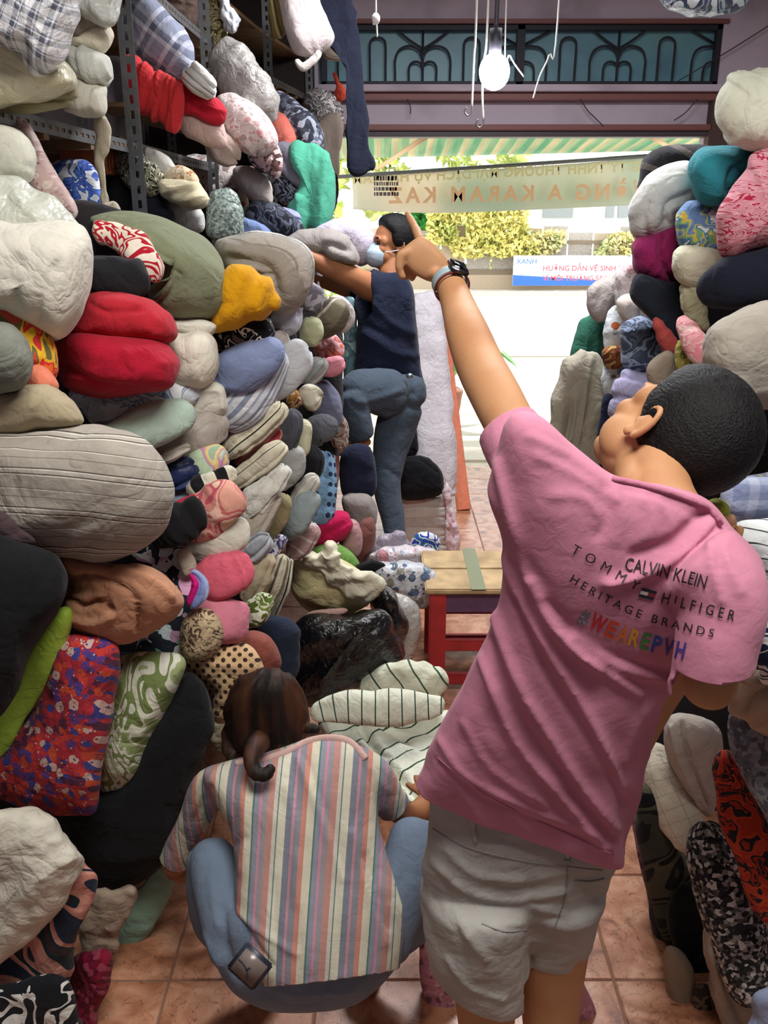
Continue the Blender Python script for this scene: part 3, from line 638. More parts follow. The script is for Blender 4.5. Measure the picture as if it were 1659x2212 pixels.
B('crumpled_cloth', 'crumpled white plastic wrap at the top right of the flowered bundle', 'plastic', [(478, -60), (500, -10), (512, 45), (505, 72), (488, 60), (476, 10)], 4.8, F_('plain', '#cfd3da', pl=1), .05, .1, w=(.02, 18))
T('fabric_roll', 'silvery grey plastic wrapped roll leaning out of the rack', 'roll', [(478, 105, 4.45, 36), (508, 160, 4.4, 44), (545, 215, 4.35, 44), (566, 262, 4.35, 30)], F_('plain', '#8f8b87', pl=1), w=(.02, 8), g=(.01, 30, 80))
T('quilt', 'pale quilt with pink flowers sagging over the shelf edge', 'quilt', [(470, 225, 4.25, 26), (510, 255, 4.2, 44), (548, 300, 4.15, 46), (556, 338, 4.15, 26)], F_('flor', ('#c9bbb7', '#c58a8f', '#b3908e', '#d9ccc8', '#9f8d88'), 26), w=(.012, 8), g=(.008, 14, 0))
T('quilt', 'pinkish beige quilt hanging below the flowered one beside the post', 'quilt', [(455, 285, 4.1, 18), (478, 318, 4.1, 28), (510, 345, 4.1, 18)], F_('plain', '#b39f93'), w=(.01, 10), g=(.012, 18, 0))
B('cushion', 'brown and pink speckled cushion at the end of the flowered quilts', 'cushion', [(545, 300), (570, 272), (598, 310), (610, 350), (600, 382), (575, 372), (540, 345)], 4.5, F_('speck', ('#6a4a48', '#c9a9a6', '#8c6461', '#4a3532', '#d9c3bf'), 34), .09, .25)
T('blanket_roll', 'dark and cream leaf print roll beside the near upright', 'roll', [(240, 300, 3.6, 18), (300, 370, 3.5, 34), (345, 400, 3.45, 28)], F_('leaf', ('#8f8f78', '#2f3a30', '#cfcab0', '#262d26'), 15), w=(.01, 10))
T('blanket_roll', 'plain grey white roll above the leaf print roll', 'roll', [(296, 322, 3.65, 12), (330, 350, 3.6, 24), (376, 384, 3.55, 20)], F_('plain', '#c3c1bb'), w=(.008, 10))
B('cushion', 'beige cushion with small brown print under the grey white roll', 'cushion', [(352, 372), (395, 360), (428, 385), (424, 402), (380, 402), (355, 398)], 3.5, F_('flor', ('#cdbb9c', '#a67b58', '#ded0b4'), 24), .07, .2)
B('quilt', 'ribbed cream quilt end below the brown print cushion', 'quilt', [(352, 395), (400, 390), (440, 412), (446, 438), (420, 448), (375, 432), (350, 410)], 3.45, F_('plain', '#c9c0a2'), .09, .25, g=(.010, 26, 10))
B('pillow', 'dark navy pillow in the shade behind the near upright', 'pillow', [(290, 418), (330, 408), (362, 440), (372, 480), (290, 480)], 3.55, F_('plain', '#171a26'), .08, .25)
B('pillow', 'white pillow standing behind the olive roll', 'pillow', [(355, 430), (400, 440), (432, 450), (436, 500), (362, 500)], 3.7, F_('plain', '#c8c8c6'), .08, .2)
B('fabric_bundle', 'white bundle with red and grey flowers in the middle of the rack', 'bundle', [(392, 350), (420, 335), (470, 345), (510, 362), (528, 400), (535, 460), (530, 490), (470, 470), (420, 400)], 4.95, F_('flor', ('#bdb3ae', '#b0585a', '#8d8480', '#d9d2cd', '#7c6b69'), 12), .12, .3)
B('pillow', 'plump pale greyish pillow next to the post on the lower shelf', 'pillow', [(506, 368), (540, 362), (575, 385), (592, 420), (585, 444), (550, 440), (520, 410)], 4.7, F_('plain', '#bfb4ae'), .12, .3, w=(.01, 9))
T('fabric_roll', 'sequined grey green roll standing upright in plastic', 'roll', [(482, 408, 3.95, 26), (484, 450, 3.95, 38), (486, 520, 3.95, 38)], F_('speck', ('#6f8079', '#8fa19a', '#5a6a66', '#a9b5ad'), 70, pl=1), er=.5)
T('fabric_roll', 'dark grey printed roll slanting behind the green cloth', 'roll', [(585, 205, 5.4, 14), (622, 240, 5.3, 30), (660, 285, 5.2, 34), (690, 330, 5.2, 24)], F_('speck', ('#3b3f4c', '#5b6070', '#2b2e3a', '#9195a1'), 30), w=(.012, 7))
B('fabric_bundle', 'coral red bundle squeezed under the dark grey roll', 'bundle', [(578, 262), (590, 240), (620, 258), (640, 300), (630, 328), (600, 322), (585, 300)], 5.1, F_('plain', '#c96a5d'), .09, .2)
B('hanging_bag', 'grey and white printed bag on the far end of the rack', 'bundle', [(655, 215), (690, 190), (730, 215), (742, 262), (715, 290), (670, 270)], 5.9, F_('leaf', ('#8d8684', '#4b4c52', '#c4bcb8', '#5d5c60'), 9), .14, .3)  # bag sits on the far shelf
B('blanket', 'grey striped blanket drooping beside the green cloth', 'blanket', [(590, 320), (620, 312), (655, 350), (668, 392), (660, 412), (630, 392), (598, 360)], 4.95, F_('plain', '#6a6673'), .08, .2, g=(.014, 14, -45))
B('fabric_bundle', 'navy and grey bundle below the grey striped blanket', 'bundle', [(590, 375), (610, 368), (655, 405), (650, 425), (640, 445), (600, 430)], 5.0, F_('leaf', ('#6c7080', '#1b2030', '#8a8d9a', '#232838'), 6), .08, .2)
B('draped_cloth', 'sea green cloth hanging in long folds at the rack end', 'cloth', [(632, 318), (672, 310), (700, 330), (712, 380), (713, 430), (706, 470), (690, 500), (668, 488), (650, 502), (630, 478), (628, 445), (648, 420), (652, 380)], 4.9, F_('plain', '#4a9a80'), .06, .1, a=.7, g=(.022, 12, 85))
B('draped_cloth', 'beige grey cloth hanging at the far end beside the daylight', 'cloth', [(690, 270), (726, 250), (742, 270), (735, 330), (722, 385), (705, 372), (700, 330)], 5.6, F_('plain', '#a3958a'), .05, .1, a=.7, g=(.02, 12, 85))
B('hanging_garment', 'black garment hanging low beside the sea green cloth', 'clothes', [(706, 376), (728, 380), (727, 430), (715, 465), (705, 450)], 5.5, F_('plain', '#17161b'), .04, .06, a=.7)
B('fabric_bundle', 'dark navy and grey clothes bundle under the pale pillow', 'bundle', [(540, 445), (580, 438), (620, 455), (650, 490), (640, 515), (560, 505), (536, 480)], 4.6, F_('leaf', ('#3e4250', '#191c27', '#5b6070', '#20232e'), 6), .10, .25, g=(.012, 10, -30))
B('bedsheet', 'pale violet folded sheet behind the dark clothes bundle', 'bedsheet', [(596, 452), (630, 448), (650, 470), (645, 500), (610, 498)], 4.75, F_('plain', '#8e90b5'), .05, .15, lay=(3, .01, -20))
B('bedsheet', 'blue grey folded sheet edge below the upright roll', 'bedsheet', [(520, 470), (560, 485), (590, 515), (560, 530), (500, 515)], 4.3, F_('plain', '#6a7ba3'), .05, .2)
T('pillow', 'long white bolster jutting down from the top shelf', 'pillow', [(630, -60, 5.0, 34), (655, 30, 4.9, 44), (674, 92, 4.85, 46), (684, 122, 4.85, 34)], F_('plain', '#b8acab'), w=(.008, 8), g=(.006, 16, 0))
T('bedsheet', 'curled white sheet end under the long bolster', 'bedsheet', [(640, 128, 4.8, 5), (655, 143, 4.8, 8), (678, 128, 4.8, 7), (690, 112, 4.8, 4)], F_('plain', '#c9c1bd'))
B('hanging_cloth', 'olive striped cloth hanging beside the long bolster', 'bundle', [(583, -40), (628, -40), (622, 30), (618, 62), (592, 80), (582, 40)], 5.0, F_('stripes', (('#6f5f35', 3), ('#a3936a', 2), ('#4a3f22', 2)), .04, rot=80), .05, .15, g=(.012, 16, 80))
B('pillow', 'flat beige pillow on the top shelf behind the bolster', 'pillow', [(690, 60), (740, 80), (752, 118), (720, 130), (690, 110)], 5.7, F_('plain', '#9a8d80'), .06, .25)
B('hanging_tag', 'small orange tassel toy hanging near the dark cloth', 'toy', [(722, 158), (730, 178), (742, 190), (745, 208), (732, 216), (724, 202), (727, 185)], 5.5, F_('plain', '#d9543f'), .02, .02, w=(.006, 40))
B('hanging_jacket', 'long navy jacket hanging from the ceiling beside the fanlight', 'clothes', [(630, -70), (735, -70), (762, 10), (780, 70), (786, 180), (798, 290), (806, 348), (800, 366), (756, 368), (751, 250), (748, 120), (700, 60), (660, 10)], 5.3, F_('plain', '#191d2e'), .05, .09, a=.75, g=(.012, 16, 82), w=(.01, 5))
# ------------------------------------------------------------------ main pile, upper tier
B('pillow', 'huge plump white pillow at the left edge of the main pile', 'pillow', [(-120, 482), (60, 478), (160, 484), (190, 512), (199, 560), (194, 620), (172, 686), (124, 738), (60, 700), (0, 670), (-120, 660)], 2.0, F_('plain', '#dedacd'), .20, .3, w=(.010, 5), g=(.006, 9, 50), cr=[([(40, 560), (30, 620), (35, 660)], 9, -.012), ([(120, 570), (90, 640), (80, 690)], 8, -.008)])
T('blanket_roll', 'red and white swirl patterned roll behind the white pillow', 'roll', [(196, 500, 2.3, 18), (240, 505, 2.3, 26), (290, 535, 2.28, 32), (322, 575, 2.25, 26), (336, 606, 2.25, 14)], F_('leaf', ('#efe3d4', '#b5152b', '#eadccb', '#b5152b', '#eadccb'), 4.5), w=(.01, 9))
T('blanket_roll', 'black rolled blanket under the red and white roll', 'roll', [(180, 600, 2.2, 30), (230, 598, 2.2, 40), (290, 606, 2.2, 40), (326, 612, 2.2, 34)], F_('plain', '#1d1e22'), w=(.008, 8), g=(.006, 20, 90))
B('quilt', 'big olive green rolled quilt in the middle of the pile', 'quilt', [(200, 478), (250, 460), (320, 458), (390, 486), (450, 530), (482, 580), (490, 625), (478, 668), (440, 690), (380, 690), (335, 672), (318, 630), (345, 590), (320, 530)], 2.5, F_('plain', '#80866b'), .22, .35, w=(.010, 5), g=(.006, 9, -30), cr=[([(318, 640), (350, 610), (365, 570)], 9, -.02), ([(335, 660), (370, 630), (385, 590)], 6, -.01)])
B('pillow', 'red pillow lying on top of the crimson pillow', 'pillow', [(150, 690), (175, 645), (220, 632), (290, 640), (345, 672), (370, 700), (366, 728), (300, 738), (200, 735), (145, 724)], 2.2, F_('plain', '#b32331'), .16, .3, w=(.008, 6), cr=[([(190, 650), (230, 672), (300, 668)], 8, -.008)])
B('pillow', 'crimson pillow directly under the red one', 'pillow', [(118, 742), (150, 722), (250, 724), (340, 732), (374, 770), (378, 815), (350, 840), (240, 852), (150, 836), (128, 800)], 2.14, F_('plain', '#a8112c'), .18, .3, w=(.010, 6), g=(.006, 9, 20), cr=[([(140, 790), (210, 830), (300, 840)], 9, -.012), ([(270, 760), (295, 800), (290, 840)], 7, .008)])
T('quilt', 'orange yellow and red tropical print quilt at the left edge', 'quilt', [(-40, 690, 1.95, 40), (40, 700, 1.92, 40), (80, 750, 1.9, 38), (104, 830, 1.9, 26)], F_('leaf', ('#d8432f', '#e5762e', '#d73a3a', '#e9b92f', '#6f6a3f', '#c9523f'), 6), w=(.01, 8))
B('pillow', 'grey green round pillow at the left edge over the khaki roll', 'pillow', [(-100, 700), (0, 700), (45, 730), (64, 780), (52, 824), (20, 845), (-100, 850)], 1.78, F_('plain', '#7c8076'), .16, .25)
B('cushion', 'salmon coloured cushion corner under the tropical quilt', 'cushion', [(50, 805), (90, 800), (118, 832), (100, 850), (50, 850)], 1.86, F_('plain', '#d97c62'), .05, .15)
B('blanket', 'khaki rolled blanket below the grey green pillow', 'blanket', [(-110, 850), (10, 840), (90, 834), (150, 858), (178, 895), (174, 918), (120, 935), (0, 944), (-110, 950)], 1.84, F_('plain', '#a99c80'), .15, .3, a=.7, w=(.008, 6))
B('bedsheet', 'narrow white folded sheet between red pillow and yellow cushion', 'bedsheet', [(362, 694), (400, 690), (440, 694), (466, 706), (450, 724), (400, 726), (368, 714)], 2.4, F_('plain', '#dcd8cc'), .04, .2)
B('pillow', 'cream pillow beside the crimson pillow', 'pillow', [(358, 735), (400, 722), (450, 724), (470, 760), (468, 805), (440, 838), (400, 838), (376, 820), (374, 780)], 2.35, F_('plain', '#e1dccb'), .12, .3)
T('cushion', 'black and white graphic print cushion under the yellow one', 'cushion', [(466, 745, 2.6, 24), (500, 738, 2.58, 38), (550, 720, 2.56, 38), (588, 716, 2.56, 22)], F_('squig', ('#15151a', '#e6e2da', '#6b5a4c'), 15), w=(.006, 8))
B('cushion', 'bright yellow mustard cushion in the middle of the pile', 'cushion', [(496, 584), (520, 580), (570, 606), (596, 640), (594, 668), (560, 682), (510, 695), (458, 712), (456, 690), (472, 660), (470, 620)], 2.5, F_('plain', '#d99c10'), .10, .15, w=(.006, 10), g=(.010, 22, 80))
B('quilt', 'grey beige thick rolled quilt end behind the yellow cushion', 'quilt', [(470, 522), (560, 516), (640, 528), (662, 560), (668, 605), (650, 650), (605, 680), (560, 640), (500, 590)], 2.95, F_('plain', '#a19a90'), .20, .35, w=(.008, 6), cr=[([(500, 560), (560, 565), (590, 600), (600, 640)], 12, -.03), ([(530, 590), (575, 600)], 8, -.02)])
T('bedsheet', 'white pinstriped sheet laid over the grey rolled quilt', 'bedsheet', [(468, 522, 2.86, 6), (540, 520, 2.82, 15), (610, 530, 2.8, 20), (648, 560, 2.8, 26), (650, 620, 2.84, 18)], F_('stripes', (('#d3d1cc', 5), ('#a9a6a2', 1)), .03), k=.8)
B('pillow', 'large grey pillow held by the climbing man', 'pillow', [(600, 520), (640, 500), (700, 492), (745, 510), (772, 545), (768, 572), (700, 562), (650, 545)], 4.55, F_('plain', '#918b87'), .14, .2, cr=[([(690, 560), (710, 530), (750, 540)], 9, -.02)])
B('pillow', 'large lavender white pillow beside the climbing mans face', 'pillow', [(680, 500), (720, 474), (770, 472), (800, 495), (812, 530), (800, 565), (772, 572), (745, 520)], 4.85, F_('plain', '#b9b3c2'), .14, .2)
# second tier and the folded stacks
T('quilt', 'blue and white floral quilt draped under the crimson pillow', 'quilt', [(160, 840, 2.28, 16), (230, 890, 2.22, 30), (310, 872, 2.24, 30), (400, 845, 2.3, 26), (425, 848, 2.32, 12)], F_('leaf', ('#c3cad2', '#d6dadd', '#8b98ae', '#c3cad2', '#6b7c9c', '#dfe2e4'), 7), w=(.012, 8), g=(.01, 10, 0))
B('pillow', 'flat white folded pillow right of the blue floral quilt', 'pillow', [(388, 838), (430, 826), (478, 832), (490, 860), (488, 890), (460, 902), (412, 898), (392, 870)], 2.36, F_('plain', '#dad7ca'), .06, .2, a=.6, cr=[([(405, 850), (470, 845), (480, 880)], 5, .006)])
T('blanket_roll', 'pale mint green rolled blanket on the grey striped bundle', 'roll', [(190, 955, 2.12, 14), (270, 936, 2.12, 36), (340, 912, 2.16, 44), (420, 885, 2.2, 28)], F_('plain', '#b3c8ba'), w=(.006, 6), g=(.004, 16, 0))
T('blanket_roll', 'shiny beige grey blanket roll under the mint one', 'roll', [(320, 985, 2.3, 18), (380, 955, 2.3, 36), (440, 930, 2.32, 40), (482, 920, 2.36, 26)], F_('plain', '#a9a096', rough=.45), w=(.012, 9), g=(.010, 16, 0))
B('fabric_bundle', 'enormous grey linen bundle with thin woven stripes', 'bundle', [(-130, 955), (60, 930), (220, 928), (290, 948), (340, 1000), (362, 1060), (358, 1120), (330, 1165), (280, 1198), (215, 1212), (100, 1190), (-130, 1160)], 1.86, F_('stripes', (('#a29b90', 9), ('#d6d1c6', .9), ('#57524b', .9), ('#b0a99e', 2.4), ('#d6d1c6', .9), ('#534e48', .9), ('#a59e93', 7), ('#7d776d', .6), ('#a59e93', 5), ('#cfc9bf', .7), ('#645f57', .6)), .075), .26, .4, rot=-4, bend=.25, w=(.008, 4))
B('bedsheet', 'dark plum crumpled sheet at the left edge under the linen bundle', 'bedsheet', [(-100, 1105), (0, 1098), (50, 1130), (70, 1180), (-100, 1200)], 1.66, F_('plain', '#4c3c40'), .05, .1, w=(.012, 12))
B('pillow', 'large black pillow at the left edge under the linen bundle', 'pillow', [(-130, 1180), (40, 1172), (110, 1192), (142, 1240), (138, 1290), (95, 1350), (55, 1420), (30, 1500), (-20, 1560), (-130, 1590)], 1.66, F_('plain', '#141518'), .18, .25, w=(.008, 5))
B('bedsheet', 'lime green folded sheet hanging beside the black pillow', 'bedsheet', [(145, 1320), (140, 1400), (100, 1490), (50, 1580), (5, 1650), (-80, 1700), (-80, 1580), (20, 1470), (80, 1370)], 1.76, F_('plain', '#a0c044', rough=.6), .05, .12, a=.7, g=(.006, 14, 55))
B('blanket', 'peach brown folded blanket with a twisted corner', 'blanket', [(124, 1204), (160, 1198), (240, 1216), (310, 1222), (372, 1262), (392, 1308), (350, 1352), (270, 1390), (190, 1378), (142, 1345), (132, 1300), (152, 1262)], 1.86, F_('plain', '#c08b6c'), .15, .2, a=.7, w=(.008, 6), cr=[([(150, 1250), (220, 1245), (290, 1290), (300, 1360)], 5, -.014), ([(148, 1290), (180, 1310), (210, 1300), (240, 1315)], 6, -.02), ([(140, 1330), (200, 1345), (245, 1330)], 6, .012), ([(250, 1225), (330, 1255), (370, 1290)], 7, .010)])
T('quilt', 'pink aqua and navy floral quilt curving behind the peach blanket', 'quilt', [(285, 1190, 2.2, 16), (345, 1190, 2.2, 38), (395, 1240, 2.14, 34), (395, 1320, 2.1, 34), (350, 1395, 2.1, 60), (300, 1410, 2.1, 30)], F_('flor', ('#27303d', '#cfa3c4', '#d8e6ea', '#7fb9a8', '#e5b0d3', '#2a2f3a', '#eef2f4'), 13, thr=.75), k=.6, w=(.008, 8))
B('fabric_bundle', 'red bundle densely printed with purple and white flowers', 'bundle', [(130, 1385), (210, 1378), (252, 1410), (244, 1500), (222, 1600), (205, 1730), (180, 1755), (90, 1758), (0, 1720), (-60, 1690), (0, 1640), (50, 1560), (100, 1470)], 1.8, F_('flor', ('#a52a35', '#c23b36', '#3d3f86', '#b3303c', '#5b3a80', '#c9a9a0', '#c14a2e', '#54263f'), 36, thr=.8), .13, .2, w=(.008, 7))
B('pillow', 'green and white leaf print pillow beside the red floral bundle', 'pillow', [(242, 1440), (290, 1412), (340, 1408), (384, 1418), (392, 1452), (350, 1540), (305, 1640), (275, 1702), (240, 1712), (214, 1690), (228, 1560)], 1.92, F_('leaf', ('#8fa366', '#a3b37e', '#dfe3cf', '#7c8f55', '#e6e8da'), 7, st=(1, .5), rot=30, wob=.01), .11, .2, w=(.008, 8), g=(.006, 12, 60))
B('bolster', 'long black bolster pillow slumping towards the floor', 'pillow', [(392, 1468), (420, 1462), (446, 1500), (455, 1562), (440, 1640), (405, 1720), (380, 1800), (345, 1868), (300, 1912), (240, 1926), (185, 1900), (130, 1810), (60, 1750), (200, 1720), (270, 1660), (330, 1560)], 1.98, F_('plain', '#101115'), .17, .22, ctr=(300, 1750), w=(.008, 5))
B('sack', 'crinkled white woven sack at the lower left edge', 'bag', [(-120, 1750), (20, 1752), (100, 1772), (150, 1815), (170, 1848), (168, 1895), (110, 1975), (50, 2035), (-20, 2080), (-120, 2130)], 1.56, F_('plain', '#d5d0c0', rough=.6, bump=.9), .14, .2, a=.7, w=(.010, 14), g=(.008, 16, 30))
B('quilt', 'navy and peach abstract print quilt below the white sack', 'quilt', [(150, 1860), (195, 1870), (212, 1910), (200, 1960), (170, 2010), (150, 2060), (140, 2110), (150, 2160), (158, 2290), (-130, 2290), (-130, 2090), (60, 2000)], 1.6, F_('leaf', ('#1b2130', '#20293a', '#b5776a', '#c88d7c', '#192a33', '#3a2a30'), 3.2), .10, .2, a=.7, ctr=(60, 2110), w=(.012, 7), g=(.01, 9, 40))
B('cushion', 'black cushion with large white floral sketch at bottom left corner', 'cushion', [(-60, 2150), (60, 2120), (120, 2110), (155, 2150), (152, 2290), (-60, 2290)], 1.52, F_('squig', ('#15191f', '#e5e5df', '#dcdcd5'), 9), .06, .1, w=(.008, 8))
B('wrapping_paper', 'torn brownish white paper wrapping beneath the black bolster', 'paper', [(190, 1925), (240, 1930), (285, 1925), (278, 1975), (255, 2010), (250, 2062), (225, 2052), (185, 2058), (165, 2020), (180, 1975)], 1.86, F_('plain', '#a3907e', rough=.7), .02, .05, a=.6, w=(.012, 14), g=(.01, 16, 70))
B('rug', 'mint green mat with a yellow edge lying at the foot of the pile', 'mat', [(300, 1915), (350, 1870), (378, 1890), (360, 1945), (320, 2010), (275, 2058), (255, 2050), (262, 1990)], 2.0, F_('plain', '#8fb3a0'), .03, .04, a=.6)
B('cushion', 'deep red wine coloured cushion end at the bottom of the pile', 'cushion', [(160, 2070), (190, 2058), (232, 2058), (234, 2110), (215, 2180), (190, 2290), (150, 2290), (150, 2130)], 1.72, F_('speck', ('#7a1230', '#8c1a38', '#5f0e26', '#a0445a'), 50), .08, .15)
B('bedsheet', 'grey green sheet strip between printed quilt and wine cushion', 'bedsheet', [(130, 2040), (165, 2045), (152, 2090), (140, 2140), (112, 2100)], 1.63, F_('plain', '#5d6a60'), .02, .06)
# added dark fillers that stand in for shade in the pile gaps
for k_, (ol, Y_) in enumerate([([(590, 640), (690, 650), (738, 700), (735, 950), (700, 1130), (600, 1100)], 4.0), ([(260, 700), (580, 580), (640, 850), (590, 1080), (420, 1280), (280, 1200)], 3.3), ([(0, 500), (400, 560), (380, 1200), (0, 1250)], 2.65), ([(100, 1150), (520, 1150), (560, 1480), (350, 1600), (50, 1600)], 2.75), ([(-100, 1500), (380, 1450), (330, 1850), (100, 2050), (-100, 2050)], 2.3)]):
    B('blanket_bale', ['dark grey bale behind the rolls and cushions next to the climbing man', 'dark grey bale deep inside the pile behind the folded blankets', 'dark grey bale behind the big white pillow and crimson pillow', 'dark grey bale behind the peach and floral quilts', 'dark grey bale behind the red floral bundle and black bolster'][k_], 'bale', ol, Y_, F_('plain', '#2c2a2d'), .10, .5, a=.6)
# ------------------------------------------------------------------ folded blankets fanning out to the right
def fl(name, label, cat, sp, mat, k=.8, **o):
    if 'lay' in o: o['lay'] = (o['lay'][0]*2+1, o['lay'][1], o['lay'][2])
    elif name in ('blanket', 'bedsheet', 'quilt') and 'g' not in o: o['lay'] = (6, .009, 0)
    o.setdefault('w', (.006, 9)); return T(name, label, cat, sp, mat, k=k, a=.72, er=.7, **o)
fl('cushion', 'slate blue pillow under the black and white print cushion', 'pillow', [(462, 815, 2.55, 24), (510, 800, 2.55, 46), (560, 770, 2.55, 36), (592, 742, 2.56, 20)], F_('plain', '#8796bd'), g=(.012, 12, 20))
fl('blanket', 'pale blue and white striped blanket fanned under the slate pillow', 'blanket', [(480, 910, 2.6, 24), (515, 880, 2.6, 44), (565, 815, 2.62, 40), (602, 765, 2.64, 20)], F_('stripes', (('#d3d8e0', 3), ('#8891a6', 2), ('#e3e5e8', 2), ('#a3abbd', 1.5)), .028), g=(.014, 12, 0))
fl('blanket', 'long plain grey white blanket sweeping up to the right', 'blanket', [(560, 860, 2.8, 18), (600, 820, 2.8, 34), (640, 775, 2.82, 34), (664, 758, 2.84, 24)], F_('plain', '#bcbfc2'), g=(.008, 12, 0))
fl('bedsheet', 'crumpled lavender grey sheet beside the yellow cushion', 'bedsheet', [(590, 700, 2.95, 22), (615, 680, 2.95, 34), (640, 668, 2.95, 26)], F_('plain', '#b9b8c3'), g=(.016, 14, 20), w=(.012, 12))
fl('bedsheet', 'beige wrinkled sheet hanging over the long grey white blanket', 'bedsheet', [(612, 715, 2.9, 18), (608, 745, 2.88, 24), (600, 775, 2.86, 14)], F_('plain', '#a89f9b'), g=(.014, 16, 10))
fl('blanket_roll', 'pale lime cream roll beside the beige wrinkled sheet', 'roll', [(668, 690, 3.1, 14), (672, 718, 3.1, 24), (664, 746, 3.1, 16)], F_('plain', '#b9bb97'))
fl('blanket_roll', 'grey floral patterned roll under the rolled quilt end', 'roll', [(640, 615, 3.15, 16), (672, 640, 3.15, 26), (690, 668, 3.15, 18)], F_('speck', ('#8f8b92', '#b3afb6', '#6f6c76'), 34))
fl('blanket_roll', 'olive taupe roll with a white rim beside the climbing man', 'roll', [(690, 720, 3.5, 14), (708, 690, 3.45, 34), (725, 668, 3.4, 34), (735, 650, 3.4, 18)], F_('stripes', (('#6f6a58', 5), ('#d8cfc6', 1), ('#8a836f', 4)), .09))
fl('blanket_roll', 'white edged grey roll behind the olive taupe roll', 'roll', [(700, 655, 3.6, 10), (738, 660, 3.6, 16), (750, 690, 3.6, 16), (738, 716, 3.6, 8)], F_('plain', '#c0b4b4'))
fl('cushion', 'rose printed pink cushion on the plain pink one', 'cushion', [(680, 750, 3.7, 12), (706, 752, 3.7, 28), (738, 745, 3.7, 24)], F_('leaf', ('#c9887a', '#b5533a', '#dfa0a4', '#c26a4a', '#e3a9b4'), 8))
fl('cushion', 'plain pink cushion under the rose printed one', 'cushion', [(690, 795, 3.65, 12), (716, 792, 3.65, 20), (742, 780, 3.65, 12)], F_('plain', '#d88a97'))
T('blanket_roll', 'aqua blue roll standing upright behind the climbing man', 'roll', [(752, 640, 4.75, 14), (755, 700, 4.75, 15), (758, 775, 4.75, 15), (760, 1120, 4.75, 15)], F_('leaf', ('#6d8d94', '#557078', '#9ab5ba'), 6), er=.4)
fl('blanket', 'grey and white striped blanket end over the cream cushion', 'blanket', [(655, 830, 3.3, 12), (672, 805, 3.3, 26), (690, 785, 3.3, 22), (697, 772, 3.3, 10)], F_('stripes', (('#b3b7b6', 3), ('#8f9492', 1.5), ('#c9a9a3', .6)), .035))
fl('blanket', 'bluish white blanket fold next to the long grey white blanket', 'blanket', [(630, 815, 3.1, 12), (642, 785, 3.1, 24), (655, 760, 3.1, 18)], F_('plain', '#a9b3c3'), g=(.012, 14, 10))
fl('cushion', 'small ochre brown cushion with a fringe in the stack', 'cushion', [(620, 838, 3.15, 9), (634, 858, 3.15, 17), (648, 880, 3.15, 10)], F_('leaf', ('#7a5230', '#8f6426', '#b9a48a', '#6f3f22'), 10), w=(.01, 20))
fl('cushion', 'cream crumpled cushion right of the ochre brown one', 'cushion', [(652, 870, 3.2, 14), (672, 862, 3.2, 26), (692, 856, 3.2, 14)], F_('plain', '#cfc9b5'), g=(.012, 14, 0))
fl('quilt', 'cream quilt with thin black stripes folded into a loop', 'quilt', [(484, 985, 2.62, 14), (510, 960, 2.6, 26), (555, 925, 2.6, 28), (598, 885, 2.6, 22), (606, 872, 2.6, 10)], F_('stripes', (('#dcd6bd', 7), ('#2d2925', .6), ('#d5cfb5', 4), ('#3a342f', .5)), .045), cr=[([(520, 985), (520, 960), (560, 925), (600, 895)], 3, -.006), ([(500, 950), (515, 980)], 3, -.006)])
fl('blanket', 'red and rose folded blanket under the black striped quilt', 'blanket', [(515, 1005, 2.66, 10), (550, 975, 2.64, 20), (590, 940, 2.64, 20), (606, 925, 2.64, 10)], F_('stripes', (('#a34046', 3), ('#c68a84', 2), ('#8a2c35', 2)), .03))
fl('blanket', 'cream blanket with one dark line below the red one', 'blanket', [(500, 1050, 2.62, 14), (540, 1020, 2.6, 22), (585, 985, 2.6, 22), (612, 962, 2.62, 12)], F_('stripes', (('#d6d0b8', 9), ('#3b352e', .6)), .04), lay=(2, .008, 0))
fl('blanket', 'fluffy white fleece blanket in the middle of the fan', 'blanket', [(520, 1110, 2.6, 16), (560, 1075, 2.58, 30), (600, 1025, 2.6, 24), (616, 1005, 2.62, 12)], F_('plain', '#d9d8cd', sheen=.6, bump=.9), w=(.01, 16))
fl('blanket', 'grey beige blanket fold below the white fleece', 'blanket', [(510, 1190, 2.6, 14), (545, 1145, 2.58, 28), (580, 1090, 2.6, 22), (600, 1062, 2.62, 12)], F_('plain', '#b3aa9b'), lay=(3, .010, 0))
fl('pillow', 'khaki narrow pillow tucked beside the grey beige fold', 'pillow', [(578, 1160, 2.75, 14), (598, 1115, 2.75, 26), (618, 1070, 2.75, 18)], F_('plain', '#a99d76'))
fl('blanket', 'charcoal grey blanket end behind the black striped quilt', 'blanket', [(612, 985, 2.85, 14), (622, 930, 2.85, 30), (625, 885, 2.85, 22)], F_('plain', '#53555c'))
fl('pillow', 'ivory pillow curving behind the charcoal blanket', 'pillow', [(618, 1010, 2.95, 12), (646, 960, 2.95, 26), (650, 905, 2.95, 20)], F_('plain', '#c9c6a8'))
fl('pillow', 'pale grey pillow below the ivory curved one', 'pillow', [(605, 1060, 2.85, 12), (628, 1010, 2.85, 28), (630, 965, 2.85, 20)], F_('plain', '#a8aaa6'))
fl('blanket', 'black blanket gap filler behind the pale grey pillow', 'blanket', [(620, 1080, 3.3, 20), (650, 1010, 3.3, 44), (670, 960, 3.3, 30)], F_('plain', '#17171d'))  # added black shape that keeps this gap of the fan dark
fl('blanket', 'long off white thin blanket pointing up to the right', 'blanket', [(606, 1130, 2.9, 10), (640, 1085, 2.9, 16), (672, 1042, 2.9, 14), (682, 1032, 2.9, 8)], F_('plain', '#c5c3b8'), lay=(2, .008, 0))
fl('pillow', 'light steel grey pillow below the long off white blanket', 'pillow', [(614, 1160, 2.88, 14), (638, 1125, 2.86, 28), (668, 1082, 2.88, 24), (678, 1066, 2.9, 12)], F_('plain', '#93a0a1'))
